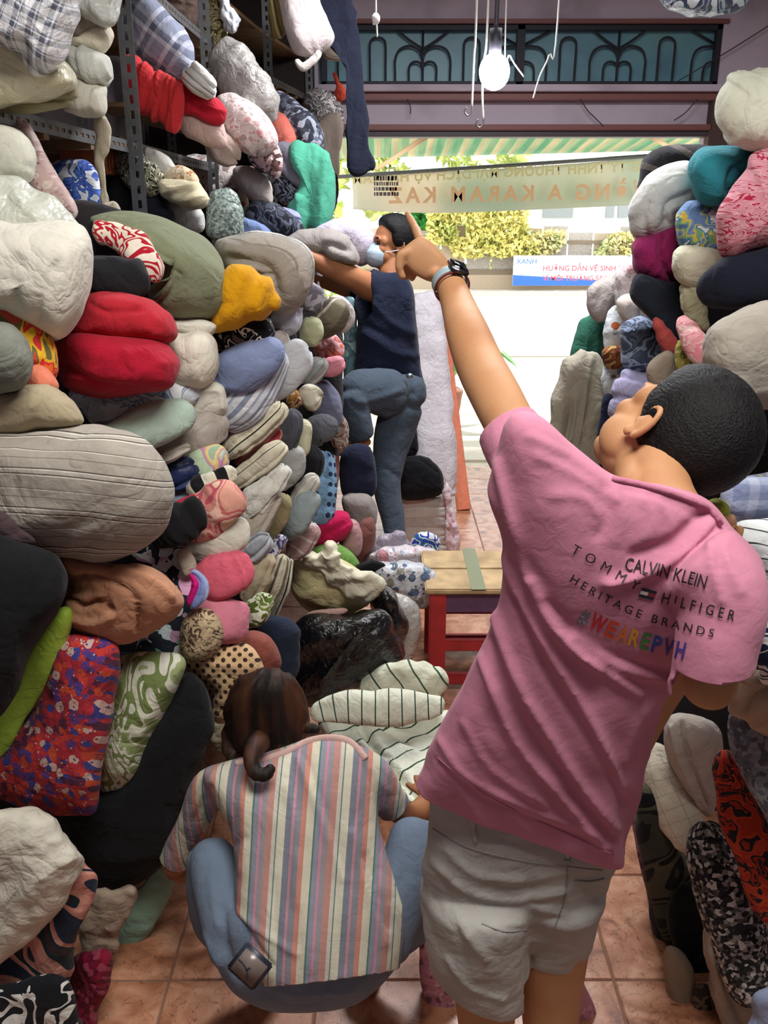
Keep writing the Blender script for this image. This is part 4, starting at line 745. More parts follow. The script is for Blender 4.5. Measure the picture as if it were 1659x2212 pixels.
fl('blanket', 'pink blanket with curved white stripes low in the fan', 'blanket', [(626, 1205, 2.95, 14), (650, 1175, 2.95, 28), (674, 1132, 2.95, 22)], F_('stripes', (('#bf9c98', 4), ('#e0d3cf', 1)), .05, rot=90))
fl('quilt', 'sky blue cloth with navy stars hanging beside the dark gap', 'quilt', [(700, 975, 3.6, 20), (696, 1040, 3.55, 30), (690, 1110, 3.5, 30), (688, 1135, 3.5, 20)], F_('dots', ('#6d8dab', '#1d2a45'), 24, thr=.3), k=.5)
fl('cushion', 'mid grey cushion above the blue starred cloth', 'cushion', [(655, 950, 3.5, 16), (690, 925, 3.5, 34), (725, 935, 3.5, 20)], F_('plain', '#5f6168'), g=(.012, 10, 30))
fl('blanket', 'grey violet blanket beside the mans raised knee', 'blanket', [(688, 830, 3.7, 14), (706, 870, 3.7, 24), (716, 920, 3.7, 22)], F_('plain', '#6c6f84'), g=(.014, 12, 10))
fl('quilt', 'flower patterned faded quilt edge behind the mans shin', 'quilt', [(716, 880, 3.9, 12), (730, 920, 3.9, 22), (738, 968, 3.9, 14)], F_('leaf', ('#a39388', '#7a5c50', '#c2b5ab'), 9))
fl('blanket', 'thin white rolled sheet on the grey linen bundle', 'bedsheet', [(336, 1000, 2.2, 8), (370, 982, 2.2, 14), (412, 966, 2.22, 10)], F_('plain', '#cfc8bb'))
fl('bedsheet', 'navy satin sheets folded in layers', 'bedsheet', [(345, 1050, 2.24, 16), (385, 1030, 2.24, 34), (430, 1012, 2.26, 26)], F_('stripes', (('#1f2c52', 4), ('#33406a', 1.5), ('#18213f', 3)), .05, rough=.4), lay=(3, .012, 0))
fl('cushion', 'yellow green and pink blurry flower cushion in the fan', 'cushion', [(402, 1020, 2.3, 20), (440, 1000, 2.28, 36), (490, 990, 2.3, 20)], F_('leaf', ('#a3b79a', '#d9cf9f', '#dfc07a', '#c58fb0', '#bcd0b0'), 5))
fl('bedsheet', 'pale blue folded sheet under the navy satin', 'bedsheet', [(350, 1090, 2.24, 10), (385, 1075, 2.24, 18), (416, 1062, 2.25, 12)], F_('plain', '#93a6bd'), lay=(2, .006, 0))
fl('cushion', 'black and white striped furry cushion', 'cushion', [(402, 1070, 2.2, 16), (440, 1048, 2.2, 24), (486, 1030, 2.22, 18), (497, 1026, 2.24, 8)], F_('stripes', (('#d9d6c3', 2), ('#14161a', 1.6)), .055, rot=90, bump=.9), w=(.01, 22))
fl('bedsheet', 'narrow bright red sheet edge above the black roll', 'bedsheet', [(345, 1122, 2.12, 8), (390, 1100, 2.12, 12), (425, 1080, 2.14, 7)], F_('plain', '#b3243c'))
fl('quilt', 'peach and rose floral quilt roll in front of the fan', 'quilt', [(415, 1165, 2.2, 20), (445, 1120, 2.16, 46), (490, 1080, 2.16, 44), (520, 1060, 2.18, 26)], F_('leaf', ('#dba08d', '#c96f6c', '#e3b6a3', '#c9837a', '#b5505e', '#dfc0a4'), 4.5), g=(.008, 14, 80))
fl('bolster', 'black ribbed roll lying against the linen bundle', 'roll', [(330, 1165, 2.06, 24), (370, 1140, 2.05, 40), (415, 1112, 2.06, 38), (434, 1104, 2.08, 28)], F_('plain', '#121215'), g=(.008, 34, 90))
fl('pillow', 'smooth ivory pillow under the floral quilt roll', 'pillow', [(410, 1205, 2.2, 20), (450, 1180, 2.18, 36), (500, 1155, 2.18, 40), (536, 1148, 2.2, 26)], F_('plain', '#d3cfbf'))
fl('pillow', 'tiny ivory pillow corner beside the floral curved quilt', 'pillow', [(392, 1190, 2.1, 10), (404, 1215, 2.1, 14), (408, 1238, 2.1, 8)], F_('plain', '#cdc4b2'))
fl('bedsheet', 'light grey blue sheet folds right of the ivory pillow', 'bedsheet', [(520, 1210, 2.5, 14), (545, 1190, 2.5, 26), (580, 1160, 2.5, 18)], F_('stripes', (('#9fa5ae', 3), ('#7f8792', 1), ('#b9bcc3', 2)), .03), lay=(3, .01, 0))
fl('pillow', 'coral pink ribbed pillow', 'pillow', [(425, 1262, 2.15, 26), (465, 1250, 2.12, 50), (515, 1232, 2.14, 42), (534, 1225, 2.16, 24)], F_('plain', '#d45f72'), g=(.004, 50, 90))
fl('bedsheet', 'magenta and sky blue satin edge beside the coral pillow', 'bedsheet', [(412, 1235, 2.0, 9), (430, 1262, 2.0, 17), (414, 1305, 2.0, 9)], F_('stripes', (('#d0157f', 3), ('#a9b7df', 2), ('#7f93cc', 1)), .06, rough=.5))
fl('pillow', 'soft pink crumpled pillow below the coral one', 'pillow', [(440, 1325, 2.12, 24), (480, 1330, 2.1, 44), (530, 1338, 2.14, 34)], F_('plain', '#cf7d8f'), g=(.014, 10, 60), w=(.01, 9))
fl('blanket', 'beige folded blanket standing on edge in the lower fan', 'blanket', [(530, 1300, 2.5, 14), (556, 1250, 2.5, 28), (582, 1200, 2.52, 18)], F_('plain', '#b3a68c'), lay=(3, .012, 0))
fl('quilt', 'green and white leaf print quilt end low in the fan', 'quilt', [(530, 1345, 2.42, 16), (552, 1322, 2.4, 30), (585, 1285, 2.42, 20)], F_('leaf', ('#c6cfae', '#6f8438', '#dfe3cf', '#54682a'), 10))
fl('bedsheet', 'olive striped folded sheets beside the dark slope', 'bedsheet', [(562, 1330, 2.58, 10), (592, 1270, 2.58, 18), (614, 1200, 2.6, 12)], F_('stripes', (('#c9c3ae', 3), ('#77705c', 1), ('#5b5648', .6)), .022), lay=(3, .008, 0))
fl('bedsheet', 'cream sheet with black edge at the right end of the fan', 'bedsheet', [(586, 1335, 2.7, 8), (610, 1270, 2.7, 14), (626, 1205, 2.72, 10)], F_('stripes', (('#dcd9c4', 6), ('#26282a', 1)), .03))
fl('blanket', 'small violet and white printed sheet high in the lower fan', 'bedsheet', [(572, 1215, 2.66, 8), (592, 1190, 2.66, 14), (612, 1160, 2.66, 8)], F_('leaf', ('#b9b5bf', '#4f4a86', '#d6d2d6'), 10))
B('blanket_roll', 'beige roll end with brown squiggle print', 'roll', [(396, 1345), (420, 1318), (452, 1322), (474, 1350), (474, 1385), (450, 1412), (412, 1420), (396, 1390)], 2.05, F_('squig', ('#c9b491', '#5b4436'), 26), .06, .35)
B('pillow', 'beige crochet textured cushion with small dark holes', 'cushion', [(400, 1428), (430, 1404), (500, 1388), (545, 1400), (566, 1440), (556, 1490), (500, 1540), (470, 1560), (462, 1500), (430, 1468)], 2.12, F_('dots', ('#cfae85', '#3d2a1e'), 52, thr=.36, rot=45), .10, .15)
B('pillow', 'reddish brown pillow behind the crochet cushion', 'pillow', [(505, 1388), (535, 1366), (575, 1372), (602, 1405), (604, 1440), (570, 1462), (530, 1440)], 2.3, F_('plain', '#8f5148'), .10, .25)
B('pillow', 'dark navy cushion between the fan and the black bag', 'cushion', [(560, 1360), (600, 1335), (640, 1360), (648, 1440), (620, 1490), (585, 1470)], 2.6, F_('plain', '#232c3f'), .08, .25)
B('bedsheet_bundle', 'small beige lace cloth beside the womans hair', 'cloth', [(452, 1560), (480, 1548), (500, 1580), (490, 1620), (458, 1600)], 2.1, F_('plain', '#a39a80'), .03, .08, w=(.01, 20))
# ------------------------------------------------------------------ heap on the floor by the climbing man
B('crumpled_cloth', 'hot pink cloth on the heap at the mans foot', 'cloth', [(684, 1150), (710, 1118), (735, 1112), (752, 1135), (748, 1160), (700, 1176), (684, 1172)], 3.55, F_('plain', '#bd1650'), .06, .1, g=(.02, 12, 30), w=(.01, 10))
B('pillow', 'dusty pink pillow behind the hot pink cloth', 'pillow', [(738, 1135), (765, 1125), (780, 1160), (772, 1200), (745, 1200), (735, 1170)], 3.65, F_('plain', '#b5898c'), .08, .2)
B('pillow', 'grass green round pillow under the hot pink cloth', 'pillow', [(672, 1200), (690, 1180), (735, 1180), (768, 1205), (772, 1240), (720, 1250), (680, 1235)], 3.5, F_('plain', '#6f9a4c'), .10, .2)
B('pillow_bag', 'cream yellow bag of bedding with crumpled lace top', 'bag', [(626, 1202), (655, 1200), (690, 1218), (730, 1215), (780, 1240), (812, 1262), (808, 1300), (760, 1318), (700, 1318), (650, 1298), (630, 1250)], 3.1, F_('plain', '#d3c795'), .12, .2, w=(.012, 9), g=(.010, 9, -20))
B('lace_cloth', 'crumpled ivory lace lying on the cream yellow bag', 'cloth', [(668, 1208), (700, 1200), (712, 1180), (735, 1215), (780, 1232), (818, 1258), (800, 1290), (760, 1280), (720, 1260), (690, 1240)], 2.98, F_('plain', '#ddd8c0'), .04, .05, a=.7, w=(.02, 18), g=(.012, 20, 10))
B('bin_bag', 'big shiny black plastic bag on the floor', 'bag', [(622, 1500), (610, 1420), (625, 1360), (670, 1328), (740, 1318), (800, 1322), (850, 1345), (872, 1395), (860, 1440), (800, 1470), (740, 1500), (670, 1515)], 2.95, F_('plain', '#0b0b0f', pl=1, rough=.35), .18, .2, w=(.016, 8), g=(.014, 7, 20), cr=[([(700, 1460), (740, 1410), (780, 1360)], 5, .012), ([(640, 1370), (720, 1345), (800, 1350)], 6, .014)])
B('bin_bag', 'second smaller black plastic bag leaning behind the big one', 'bag', [(800, 1290), (825, 1262), (850, 1280), (872, 1320), (878, 1370), (855, 1385), (815, 1350)], 3.15, F_('plain', '#0c0c10', pl=1, rough=.35), .10, .15, w=(.014, 10))
B('bedsheet', 'pale pink sheet edge poking out over the black bag', 'bedsheet', [(652, 1345), (680, 1322), (740, 1316), (742, 1324), (690, 1334)], 2.92, F_('plain', '#c9a39a'), .02, .06)
B('pillow_bag', 'grey white pillow bag curving round behind the black bags', 'bag', [(850, 1280), (885, 1292), (908, 1330), (905, 1380), (885, 1425), (862, 1430), (872, 1390), (875, 1330)], 3.25, F_('plain', '#b3b0ac', pl=1), .08, .15)
B('bedsheet_bundle', 'white sheets with blue print heaped beside the red stool', 'bundle', [(790, 1228), (850, 1215), (910, 1222), (935, 1245), (925, 1290), (905, 1310), (870, 1285), (820, 1262)], 3.5, F_('flor', ('#c9cbd2', '#5b6f8f', '#e0e2e6', '#8f8f7f', '#4a5a70'), 14, pl=1), .08, .2, w=(.02, 10))
B('bedsheet_bundle', 'pink and white patterned plastic bag near the mans foot', 'bag', [(800, 1200), (850, 1185), (900, 1180), (950, 1200), (945, 1235), (880, 1232), (820, 1225)], 3.85, F_('flor', ('#cfc6cc', '#c98a93', '#8aa3b5', '#e3dde0'), 12, pl=1), .08, .2, w=(.02, 10))
B('ball', 'round bundle with blue and green print on the heap', 'ball', [(885, 1185), (895, 1158), (925, 1150), (948, 1165), (952, 1195), (930, 1208), (898, 1205)], 3.9, F_('leaf', ('#c9ccd2', '#2b3f9c', '#d9dade', '#3a8a6a', '#3147a8'), 5), .08, .12)
B('pillow', 'grey pillow slumped at the foot of the rack end', 'pillow', [(742, 1075), (790, 1070), (812, 1100), (805, 1150), (780, 1180), (752, 1130)], 4.05, F_('plain', '#8d8581'), .10, .2)
B('blanket', 'brownish red blanket behind the mans standing leg', 'blanket', [(775, 1130), (805, 1120), (810, 1160), (790, 1200), (768, 1212), (762, 1180)], 3.9, F_('plain', '#7c4f48'), .08, .15)
B('crumpled_cloth', 'lilac grey plastic sheet spread under the mans foot', 'cloth', [(770, 1215), (795, 1180), (830, 1160), (870, 1150), (890, 1185), (860, 1215), (800, 1225)], 4.0, F_('plain', '#9b949f', pl=1), .04, .08, w=(.02, 12))
B('pillow', 'navy cushion standing behind the starred cloth', 'cushion', [(738, 980), (790, 960), (812, 1000), (806, 1070), (745, 1072)], 4.1, F_('plain', '#1b2036'), .08, .2)
T('blanket_roll', 'reddish brown and white narrow roll beside the starred cloth', 'roll', [(722, 985, 3.9, 9), (718, 1040, 3.85, 11), (712, 1110, 3.8, 10)], F_('stripes', (('#7c4a42', 3), ('#b9a9a6', 1.4)), .05), er=.5)
B('bedsheet', 'black sheet lump in front of the lilac plastic', 'bedsheet', [(770, 1226), (805, 1210), (835, 1220), (815, 1240), (780, 1240)], 3.45, F_('plain', '#1a1b1e'), .03, .06)
# bag, mattresses and rolled bedding behind the man
B('duffel_bag', 'black duffel bag with grey zip on stacked folded mats', 'bag', [(848, 1060), (850, 1000), (880, 985), (925, 992), (952, 1020), (955, 1060), (930, 1075), (880, 1080)], 5.0, F_('plain', '#0f1016'), .12, .2, a=.7, cr=[([(852, 995), (900, 990), (945, 1020)], 3, -.01)])
for i in range(6):
    y0 = 1076+i*21
    B('folded_mat', 'grey white folded mat, %s under the black duffel bag' % ['first', 'second', 'third', 'fourth', 'fifth', 'sixth'][i], 'mat', [(858, y0), (965+i*1.5, y0-2), (970+i*1.5, y0+8), (968+i*1.5, y0+19), (856, y0+22)], 5.05, F_('plain', '#d3ccc6' if i % 2 else '#c0b8b4'), .05, .35, a=.45, w=(.004, 8), group='folded mats under the duffel bag')
T('mattress_roll', 'tall plastic wrapped mattress roll standing by the doorway', 'roll', [(915, 630, 5.85, 22), (922, 700, 5.8, 36), (932, 850, 5.7, 42), (940, 975, 5.6, 44), (944, 1075, 5.55, 44)], F_('plain', '#cbc5cb', rough=.5, bump=.9), k=.7, a=.6, er=.2, w=(.010, 7), g=(.008, 14, 80))
pl_ = [P(948, 640, 6.6), P(1002, 1103, 5.86)]
V, F, uv = tubew(np.array([[*(pl_[0]), .045], [*(pl_[1]), .05]]), .4, .25, .01, dict(w=(0, 1)), C=24); tag(link(mkmesh('plank', V, F, uv), 'plank', simple('orange_plank', '#cf6f4c', .6, bump=.3, mottle=.15), None, False), 'long orange painted plank leaning by the doorway', 'plank')
B('bedsheet', 'pink and white lace plastic hanging beside the stacked mats', 'cloth', [(960, 1030), (972, 1060), (985, 1130), (990, 1190), (975, 1200), (962, 1150)], 4.9, F_('flor', ('#d9c3cb', '#c48a9b', '#e8dde1'), 22), .02, .04, w=(.012, 14))
B('pillow', 'dark cushion hanging behind the duffel bag strap', 'cushion', [(862, 920), (890, 905), (905, 960), (895, 985), (865, 990)], 5.2, F_('plain', '#14151b'), .06, .1)
# striped cloth on the floor
sg = F_('stripes', (('#dcdfcc', 8), ('#2e4a3c', .9)), .042, rot=90, wob=.004)
T('bedsheet', 'white sheet with dark green stripes rolled in front of the black bag', 'bedsheet', [(672, 1545, 2.45, 16), (740, 1530, 2.45, 34), (850, 1528, 2.45, 34), (940, 1525, 2.45, 24), (962, 1525, 2.45, 10)], sg, k=.7, w=(.012, 8))
B('bedsheet', 'crumpled white and green striped sheet end beside the stool leg', 'bedsheet', [(790, 1480), (820, 1448), (880, 1438), (950, 1450), (958, 1478), (920, 1500), (800, 1505)], 2.8, F_('stripes', (('#d9dcc4', 8), ('#3a5546', .8)), .06, rot=50), .06, .1, w=(.02, 10), g=(.012, 9, 30))
B('bedsheet', 'green striped white sheet spread on the floor beside the squatting woman', 'bedsheet', [(700, 1560), (780, 1555), (900, 1550), (975, 1560), (990, 1700), (975, 1760), (900, 1745), (850, 1700), (790, 1640), (720, 1600)], (2.62, 0, -.25), F_('stripes', (('#dfe2d0', 8), ('#33503f', .9)), .05, rot=-20, wob=.02), .07, .1, a=.7, w=(.02, 8), g=(.016, 8, -40), cr=[([(780, 1570), (830, 1640), (900, 1720)], 8, -.03), ([(830, 1570), (900, 1610), (960, 1620)], 6, -.02)])
# pink floral quilt behind the man's legs
B('quilt', 'pink and rose floral padded quilt standing at the left of the mans shorts', 'quilt', [(905, 1985), (925, 1970), (960, 2060), (1000, 2150), (1015, 2290), (930, 2290), (915, 2150)], 1.80, F_('flor', ('#c78ea0', '#8c5a70', '#d8a6b4', '#a87086', '#dcb9c2'), 26), .05, .06, a=.7)
B('quilt', 'pink and rose floral padded quilt standing at the right of the mans knees', 'quilt', [(1222, 2060), (1240, 2055), (1262, 2120), (1285, 2180), (1305, 2290), (1240, 2290), (1225, 2150)], 1.76, F_('flor', ('#c78ea0', '#8c5a70', '#d8a6b4', '#a87086', '#dcb9c2'), 26), .05, .06, a=.7)
# ------------------------------------------------------------------ red stool
M_rw = simple('red_paint', '#a3242a', .5, bump=.4, bs=14, mottle=.25); M_top = simple('worn_wood', '#b59a72', .7, bump=.5, bs=10, mottle=.35); M_pur = simple('purple_paint', '#5a3a5a', .6, bump=.3, mottle=.2)
sx0, sx1, sy0, sy1 = .19, .66, 3.35, 3.78
st = empty('stool', ((sx0+sx1)/2, (sy0+sy1)/2, 0), 'red painted wooden stool with a worn bare plank top', 'stool')
for i in range(2):
    box('plank', sx0-.02, sx1+.02, sy0-.02+i*.23, sy0+.2+i*.23, .475, .50, M_top, st, bev=.006)
box('tape', .36, .42, sy0-.024, sy1+.02, .4995, .502, simple('green_tape', '#7d8268', .5), st)
for x in (sx0, sx1-.07):
    for y in (sy0, sy1-.06): box('leg', x, x+.07, y, y+.055, 0, .475, M_rw, st, bev=.005)
for y in (sy0+.01, sy1-.05):
    box('apron', sx0+.03, sx1-.03, y, y+.03, .38, .475, M_pur if y < 3.5 else M_rw, st, bev=.004); box('rail', sx0+.03, sx1-.03, y, y+.03, .20, .25, M_rw, st, bev=.004); box('rail', sx0+.03, sx1-.03, y, y+.03, .04, .09, M_rw, st, bev=.004)
for x in (sx0+.02, sx1-.05): box('rail', x, x+.03, sy0+.03, sy1-.03, .25, .30, M_rw, st, bev=.004)
# ------------------------------------------------------------------ right hand pile
B('fabric_bundle', 'off white gathered bundle with teal underside at top right', 'bundle', [(1550, 225), (1570, 180), (1620, 155), (1940, 150), (1940, 330), (1660, 326), (1590, 312), (1556, 270)], 2.75, F_('plain', '#d8dac6'), .18, .3, g=(.006, 26, 85))
B('blanket_roll', 'teal blue rolled blanket under the off white bundle', 'roll', [(1486, 365), (1510, 325), (1560, 315), (1620, 318), (1650, 335), (1600, 400), (1550, 440), (1505, 425)], 2.9, F_('plain', '#2c8794'), .16, .3, w=(.008, 6), cr=[([(1575, 415), (1585, 370), (1620, 340)], 9, -.02)])
B('quilt', 'large pink quilt with red brush stroke pattern', 'quilt', [(1545, 480), (1560, 430), (1610, 370), (1660, 320), (1940, 290), (1940, 560), (1660, 540), (1590, 560), (1555, 540)], 2.6, F_('leaf', ('#d3909c', '#dba4ac', '#cf8a98', '#a8213f', '#d79aa6', '#c98593'), 10, st=(1, 2.2)), .18, .3, w=(.008, 5))
B('pillow', 'white curled pillow bulging over the magenta roll', 'pillow', [(1358, 470), (1368, 430), (1400, 385), (1450, 360), (1495, 358), (1510, 400), (1505, 440), (1470, 470), (1458, 510), (1400, 524), (1370, 512)], 3.2, F_('plain', '#c4c4c0'), .15, .25, w=(.008, 6), cr=[([(1440, 480), (1445, 440), (1490, 420)], 9, -.02), ([(1400, 510), (1390, 470), (1400, 440)], 7, -.01)])
B('cushion', 'blue cushion end with rainbows and little figures', 'cushion', [(1462, 500), (1468, 460), (1490, 436), (1540, 440), (1552, 470), (1548, 545), (1500, 542), (1470, 530)], 2.95, F_('leaf', ('#5f7ba3', '#6f8fb8', '#c9b24f', '#6fa07a', '#4e6a94', '#d5dbe0'), 7), .10, .3, a=.65)
B('blanket_roll', 'magenta rolled blanket beneath the white curled pillow', 'roll', [(1372, 560), (1378, 525), (1420, 508), (1462, 498), (1480, 540), (1488, 590), (1450, 622), (1405, 605), (1378, 585)], 3.15, F_('plain', '#8c1d57'), .13, .3, g=(.012, 12, 60), cr=[([(1425, 515), (1430, 560), (1455, 615)], 7, -.02)])
B('blanket_roll', 'cream rolled blanket beside the magenta roll', 'roll', [(1454, 570), (1465, 535), (1500, 530), (1550, 540), (1580, 570), (1560, 600), (1510, 625), (1470, 610)], 2.9, F_('plain', '#d3d0b8'), .12, .25)
T('blanket_roll', 'thick navy rolled blanket at the right edge', 'roll', [(1516, 645, 2.6, 22), (1560, 620, 2.55, 52), (1640, 600, 2.5, 60), (1940, 560, 2.45, 60)], F_('plain', '#161a2b'), w=(.008, 5))
B('fabric_bundle', 'dark brown and black cloth on top near the doorway', 'bundle', [(1376, 405), (1395, 350), (1440, 325), (1530, 318), (1560, 345), (1500, 362), (1440, 368), (1400, 400)], 3.6, F_('stripes', (('#15151a', 4), ('#4b4540', 2), ('#1d1c20', 3)), .09, rot=20), .12, .3, g=(.012, 9, 20))
T('draped_cloth', 'cream frilly cloth hanging below the cream roll', 'cloth', [(1482, 618, 2.85, 14), (1495, 650, 2.85, 20), (1512, 690, 2.85, 10), (1520, 708, 2.85, 6)], F_('plain', '#b3ae8f'), g=(.01, 34, 0), w=(.008, 20))
B('garment', 'black and navy garment draped under the magenta roll', 'clothes', [(1370, 620), (1385, 600), (1440, 612), (1490, 620), (1505, 680), (1485, 750), (1450, 760), (1420, 700), (1375, 650)], 3.05, F_('plain', '#1b202c'), .08, .2, g=(.01, 9, -40))
B('pillow', 'very large warm grey pillow behind the mans head', 'pillow', [(1522, 740), (1545, 700), (1600, 670), (1680, 650), (1940, 645), (1940, 880), (1660, 880), (1540, 880), (1520, 800)], 2.25, F_('plain', '#aaa497'), .18, .3)
T('pillow', 'pale pink bolster beside the warm grey pillow', 'pillow', [(1470, 680, 2.7, 10), (1488, 715, 2.65, 20), (1515, 765, 2.6, 22), (1525, 795, 2.6, 12)], F_('leaf', ('#d99a9c', '#cf7f88', '#dcb6b3', '#d98f95'), 8), w=(.008, 9))
B('pillow', 'greyish beige frilled cushion sticking out towards the doorway', 'cushion', [(1265, 640), (1275, 615), (1310, 602), (1345, 610), (1340, 660), (1310, 692), (1275, 680)], 4.3, F_('plain', '#a39a96'), .08, .15, g=(.012, 14, 70))
B('fabric_bundle', 'pink and white ruffled cloth strip along the doorway edge', 'bundle', [(1330, 600), (1350, 565), (1378, 555), (1385, 600), (1380, 650), (1365, 700), (1335, 660)], 3.8, F_('flor', ('#cfc4c4', '#c59aa2', '#e3dcda', '#7f6f70'), 14), .10, .2, w=(.015, 10))
B('blanket', 'ivory rolled blanket end under the pink ruffled cloth', 'blanket', [(1335, 650), (1365, 640), (1395, 680), (1400, 705), (1375, 712), (1345, 690)], 3.6, F_('plain', '#cdc2b8'), .10, .25)
B('bedsheet_bundle', 'white column of floral sheets at the edge of the doorway', 'bundle', [(1308, 720), (1318, 670), (1345, 660), (1362, 720), (1358, 800), (1350, 880), (1315, 880), (1305, 800)], 3.9, F_('flor', ('#c5cbcf', '#8c7a5f', '#e0e3e4', '#6f8a9c', '#a3532f'), 10), .10, .25, w=(.015, 9))
B('fabric_bundle', 'blue grey printed bundle stacked on the lavender sheets', 'bundle', [(1340, 720), (1360, 690), (1410, 690), (1440, 730), (1435, 790), (1400, 812), (1355, 800)], 3.3, F_('leaf', ('#5f6b80', '#3f485c', '#8e9cb5', '#4a5468'), 6), .12, .3, g=(.01, 10, 10))
B('bedsheet', 'lavender folded sheets below the blue grey bundle', 'bedsheet', [(1322, 840), (1350, 800), (1400, 808), (1430, 790), (1440, 850), (1400, 900), (1340, 960), (1316, 920)], 3.25, F_('plain', '#a7a3c4'), .12, .25, lay=(4, .014, -15))
B('draped_cloth', 'dark green cloth hanging beside the doorway', 'cloth', [(1235, 780), (1250, 720), (1262, 690), (1308, 692), (1306, 780), (1300, 850), (1255, 860), (1228, 850)], 4.5, F_('plain', '#2f6553'), .05, .08, a=.7, g=(.02, 9, 85))
B('draped_cloth', 'grey beige cloth draped over a tall stand by the doorway', 'cloth', [(1180, 1020), (1200, 920), (1222, 820), (1246, 776), (1292, 766), (1312, 790), (1314, 900), (1318, 1000), (1320, 1090), (1160, 1090)], 4.0, F_('plain', '#a09a8a'), .07, .12, a=.9, g=(.035, 13, 84))
B('hanging_garment', 'dark navy strip of cloth behind the mans face', 'clothes', [(1300, 870), (1325, 860), (1335, 920), (1330, 1010), (1295, 1010)], 3.7, F_('plain', '#1a2038'), .05, .1)
B('cushion', 'orange brown striped cushion in the floral column', 'cushion', [(1305, 755), (1340, 750), (1352, 775), (1335, 795), (1308, 790)], 3.75, F_('leaf', ('#8a5330', '#5f3018', '#b08a55'), 9), .05, .1)
B('bedsheet', 'coral red sheet edge hanging beside the dark garment', 'bedsheet', [(1415, 690), (1430, 700), (1462, 740), (1465, 775), (1440, 765), (1420, 720)], 2.98, F_('plain', '#b8504c'), .04, .08)
B('cushion', 'yellow green patterned cushion peeking over the mans forehead', 'cushion', [(1462, 745), (1480, 735), (1500, 790), (1480, 815), (1458, 790)], 2.75, F_('flor', ('#b3b25a', '#6f7a3f', '#d9d7a3'), 16), .05, .12)
B('bedsheet', 'taupe sheet fold above the mans forehead', 'bedsheet', [(1400, 800), (1440, 760), (1475, 790), (1500, 840), (1430, 860)], 2.9, F_('plain', '#a09384'), .05, .15)
B('blanket_bale', 'dark bale behind the right hand pile', 'bale', [(1400, 560), (1940, 480), (1940, 1300), (1500, 1100), (1330, 1050), (1370, 800)], 3.9, F_('plain', '#24232a'), .10, .4, a=.6)  # added filler, keeps the gaps of the right pile dark
B('blanket_bale', 'dark bale low behind the right hand rolls', 'bale', [(1450, 1100), (1940, 1050), (1940, 2200), (1560, 2100), (1450, 1900), (1400, 1650)], 2.6, F_('plain', '#232226'), .05, .4, a=.6)  # added filler, stands in for shade between the lower rolls
# lower right
B('bedsheet', 'grey lavender sheet with small dark flowers behind the mans neck', 'bedsheet', [(1500, 1110), (1560, 1070), (1640, 1030), (1940, 1010), (1940, 1180), (1640, 1150), (1560, 1150)], 1.9, F_('flor', ('#8f93ab', '#8f8f6f', '#a5a8bd', '#6f7488'), 12), .06, .15, g=(.01, 8, -20))
B('bedsheet', 'blue checked sheet at the right edge above the pinstriped cloth', 'bedsheet', [(1560, 1080), (1620, 1040), (1940, 1020), (1940, 1090), (1640, 1120)], 1.75, F_('plaid', (('#7c86a8', 3), ('#a9b0c6', 2)), .05), .04, .08)
B('towel', 'yellow green cloth end beside the mans collar', 'cloth', [(1520, 1100), (1548, 1085), (1570, 1100), (1560, 1128), (1535, 1135)], 1.5, F_('plain', '#98a13c'), .03, .05)
B('bedsheet', 'white cloth with fine dark pinstripes behind the mans shoulder', 'bedsheet', [(1572, 1165), (1590, 1140), (1660, 1128), (1940, 1125), (1940, 1330), (1660, 1330), (1630, 1270)], 1.62, F_('stripes', (('#d9dedf', 6), ('#3a3f45', .7)), .022, rot=12), .08, .15)
B('quilt', 'navy and white large print quilt at the right edge by the sleeve', 'quilt', [(1625, 1380), (1632, 1320), (1660, 1270), (1940, 1250), (1940, 1480), (1680, 1480), (1640, 1440)], 1.42, F_('leaf', ('#e3e4e6', '#e3e4e6', '#17254c', '#e3e4e6', '#1d2a52'), 7), .09, .15)
B('pillow', 'beige pillow under the navy and white quilt', 'pillow', [(1572, 1530), (1590, 1470), (1630, 1448), (1940, 1440), (1940, 1600), (1660, 1590), (1610, 1560)], 1.52, F_('plain', '#b09a83'), .10, .2, cr=[([(1610, 1540), (1640, 1500), (1700, 1480)], 8, -.015)])
T('quilt', 'grey patterned quilt with a piped edge sloping down the right side', 'quilt', [(1600, 1520, 1.62, 24), (1640, 1600, 1.58, 56), (1700, 1700, 1.52, 70), (1770, 1820, 1.48, 70)], F_('speck', ('#6c6f76', '#83868c', '#5b5e66', '#94969b'), 60), k=.5)
T('quilt', 'orange red and black jungle leaf print quilt on edge', 'quilt', [(1562, 1620, 1.72, 22), (1590, 1720, 1.68, 44), (1640, 1850, 1.62, 50), (1690, 1990, 1.58, 48)], F_('leaf', ('#b8371f', '#c4472a', '#2a2628', '#a83420', '#2c2a2e'), 9), k=.7)
T('blanket_roll', 'black and white speckled fleece roll on the lower right', 'roll', [(1520, 1775, 1.82, 36), (1550, 1870, 1.76, 58), (1590, 2000, 1.70, 62), (1625, 2120, 1.66, 52), (1645, 2170, 1.64, 30)], F_('speck', ('#2c2c2e', '#8f8c86', '#1d1d20', '#57554f', '#c9c6be', '#262628'), 75), k=.8)
B('blanket', 'off white folded blanket with a satin edge behind the grid roll', 'blanket', [(1436, 1590), (1450, 1552), (1500, 1548), (1550, 1570), (1560, 1640), (1545, 1720), (1530, 1762), (1490, 1720), (1455, 1660)], 1.98, F_('plain', '#bdb5aa'), .10, .2, a=.7, cr=[([(1475, 1560), (1490, 1640), (1530, 1740)], 5, -.012), ([(1450, 1570), (1470, 1650), (1515, 1745)], 5, .010)])
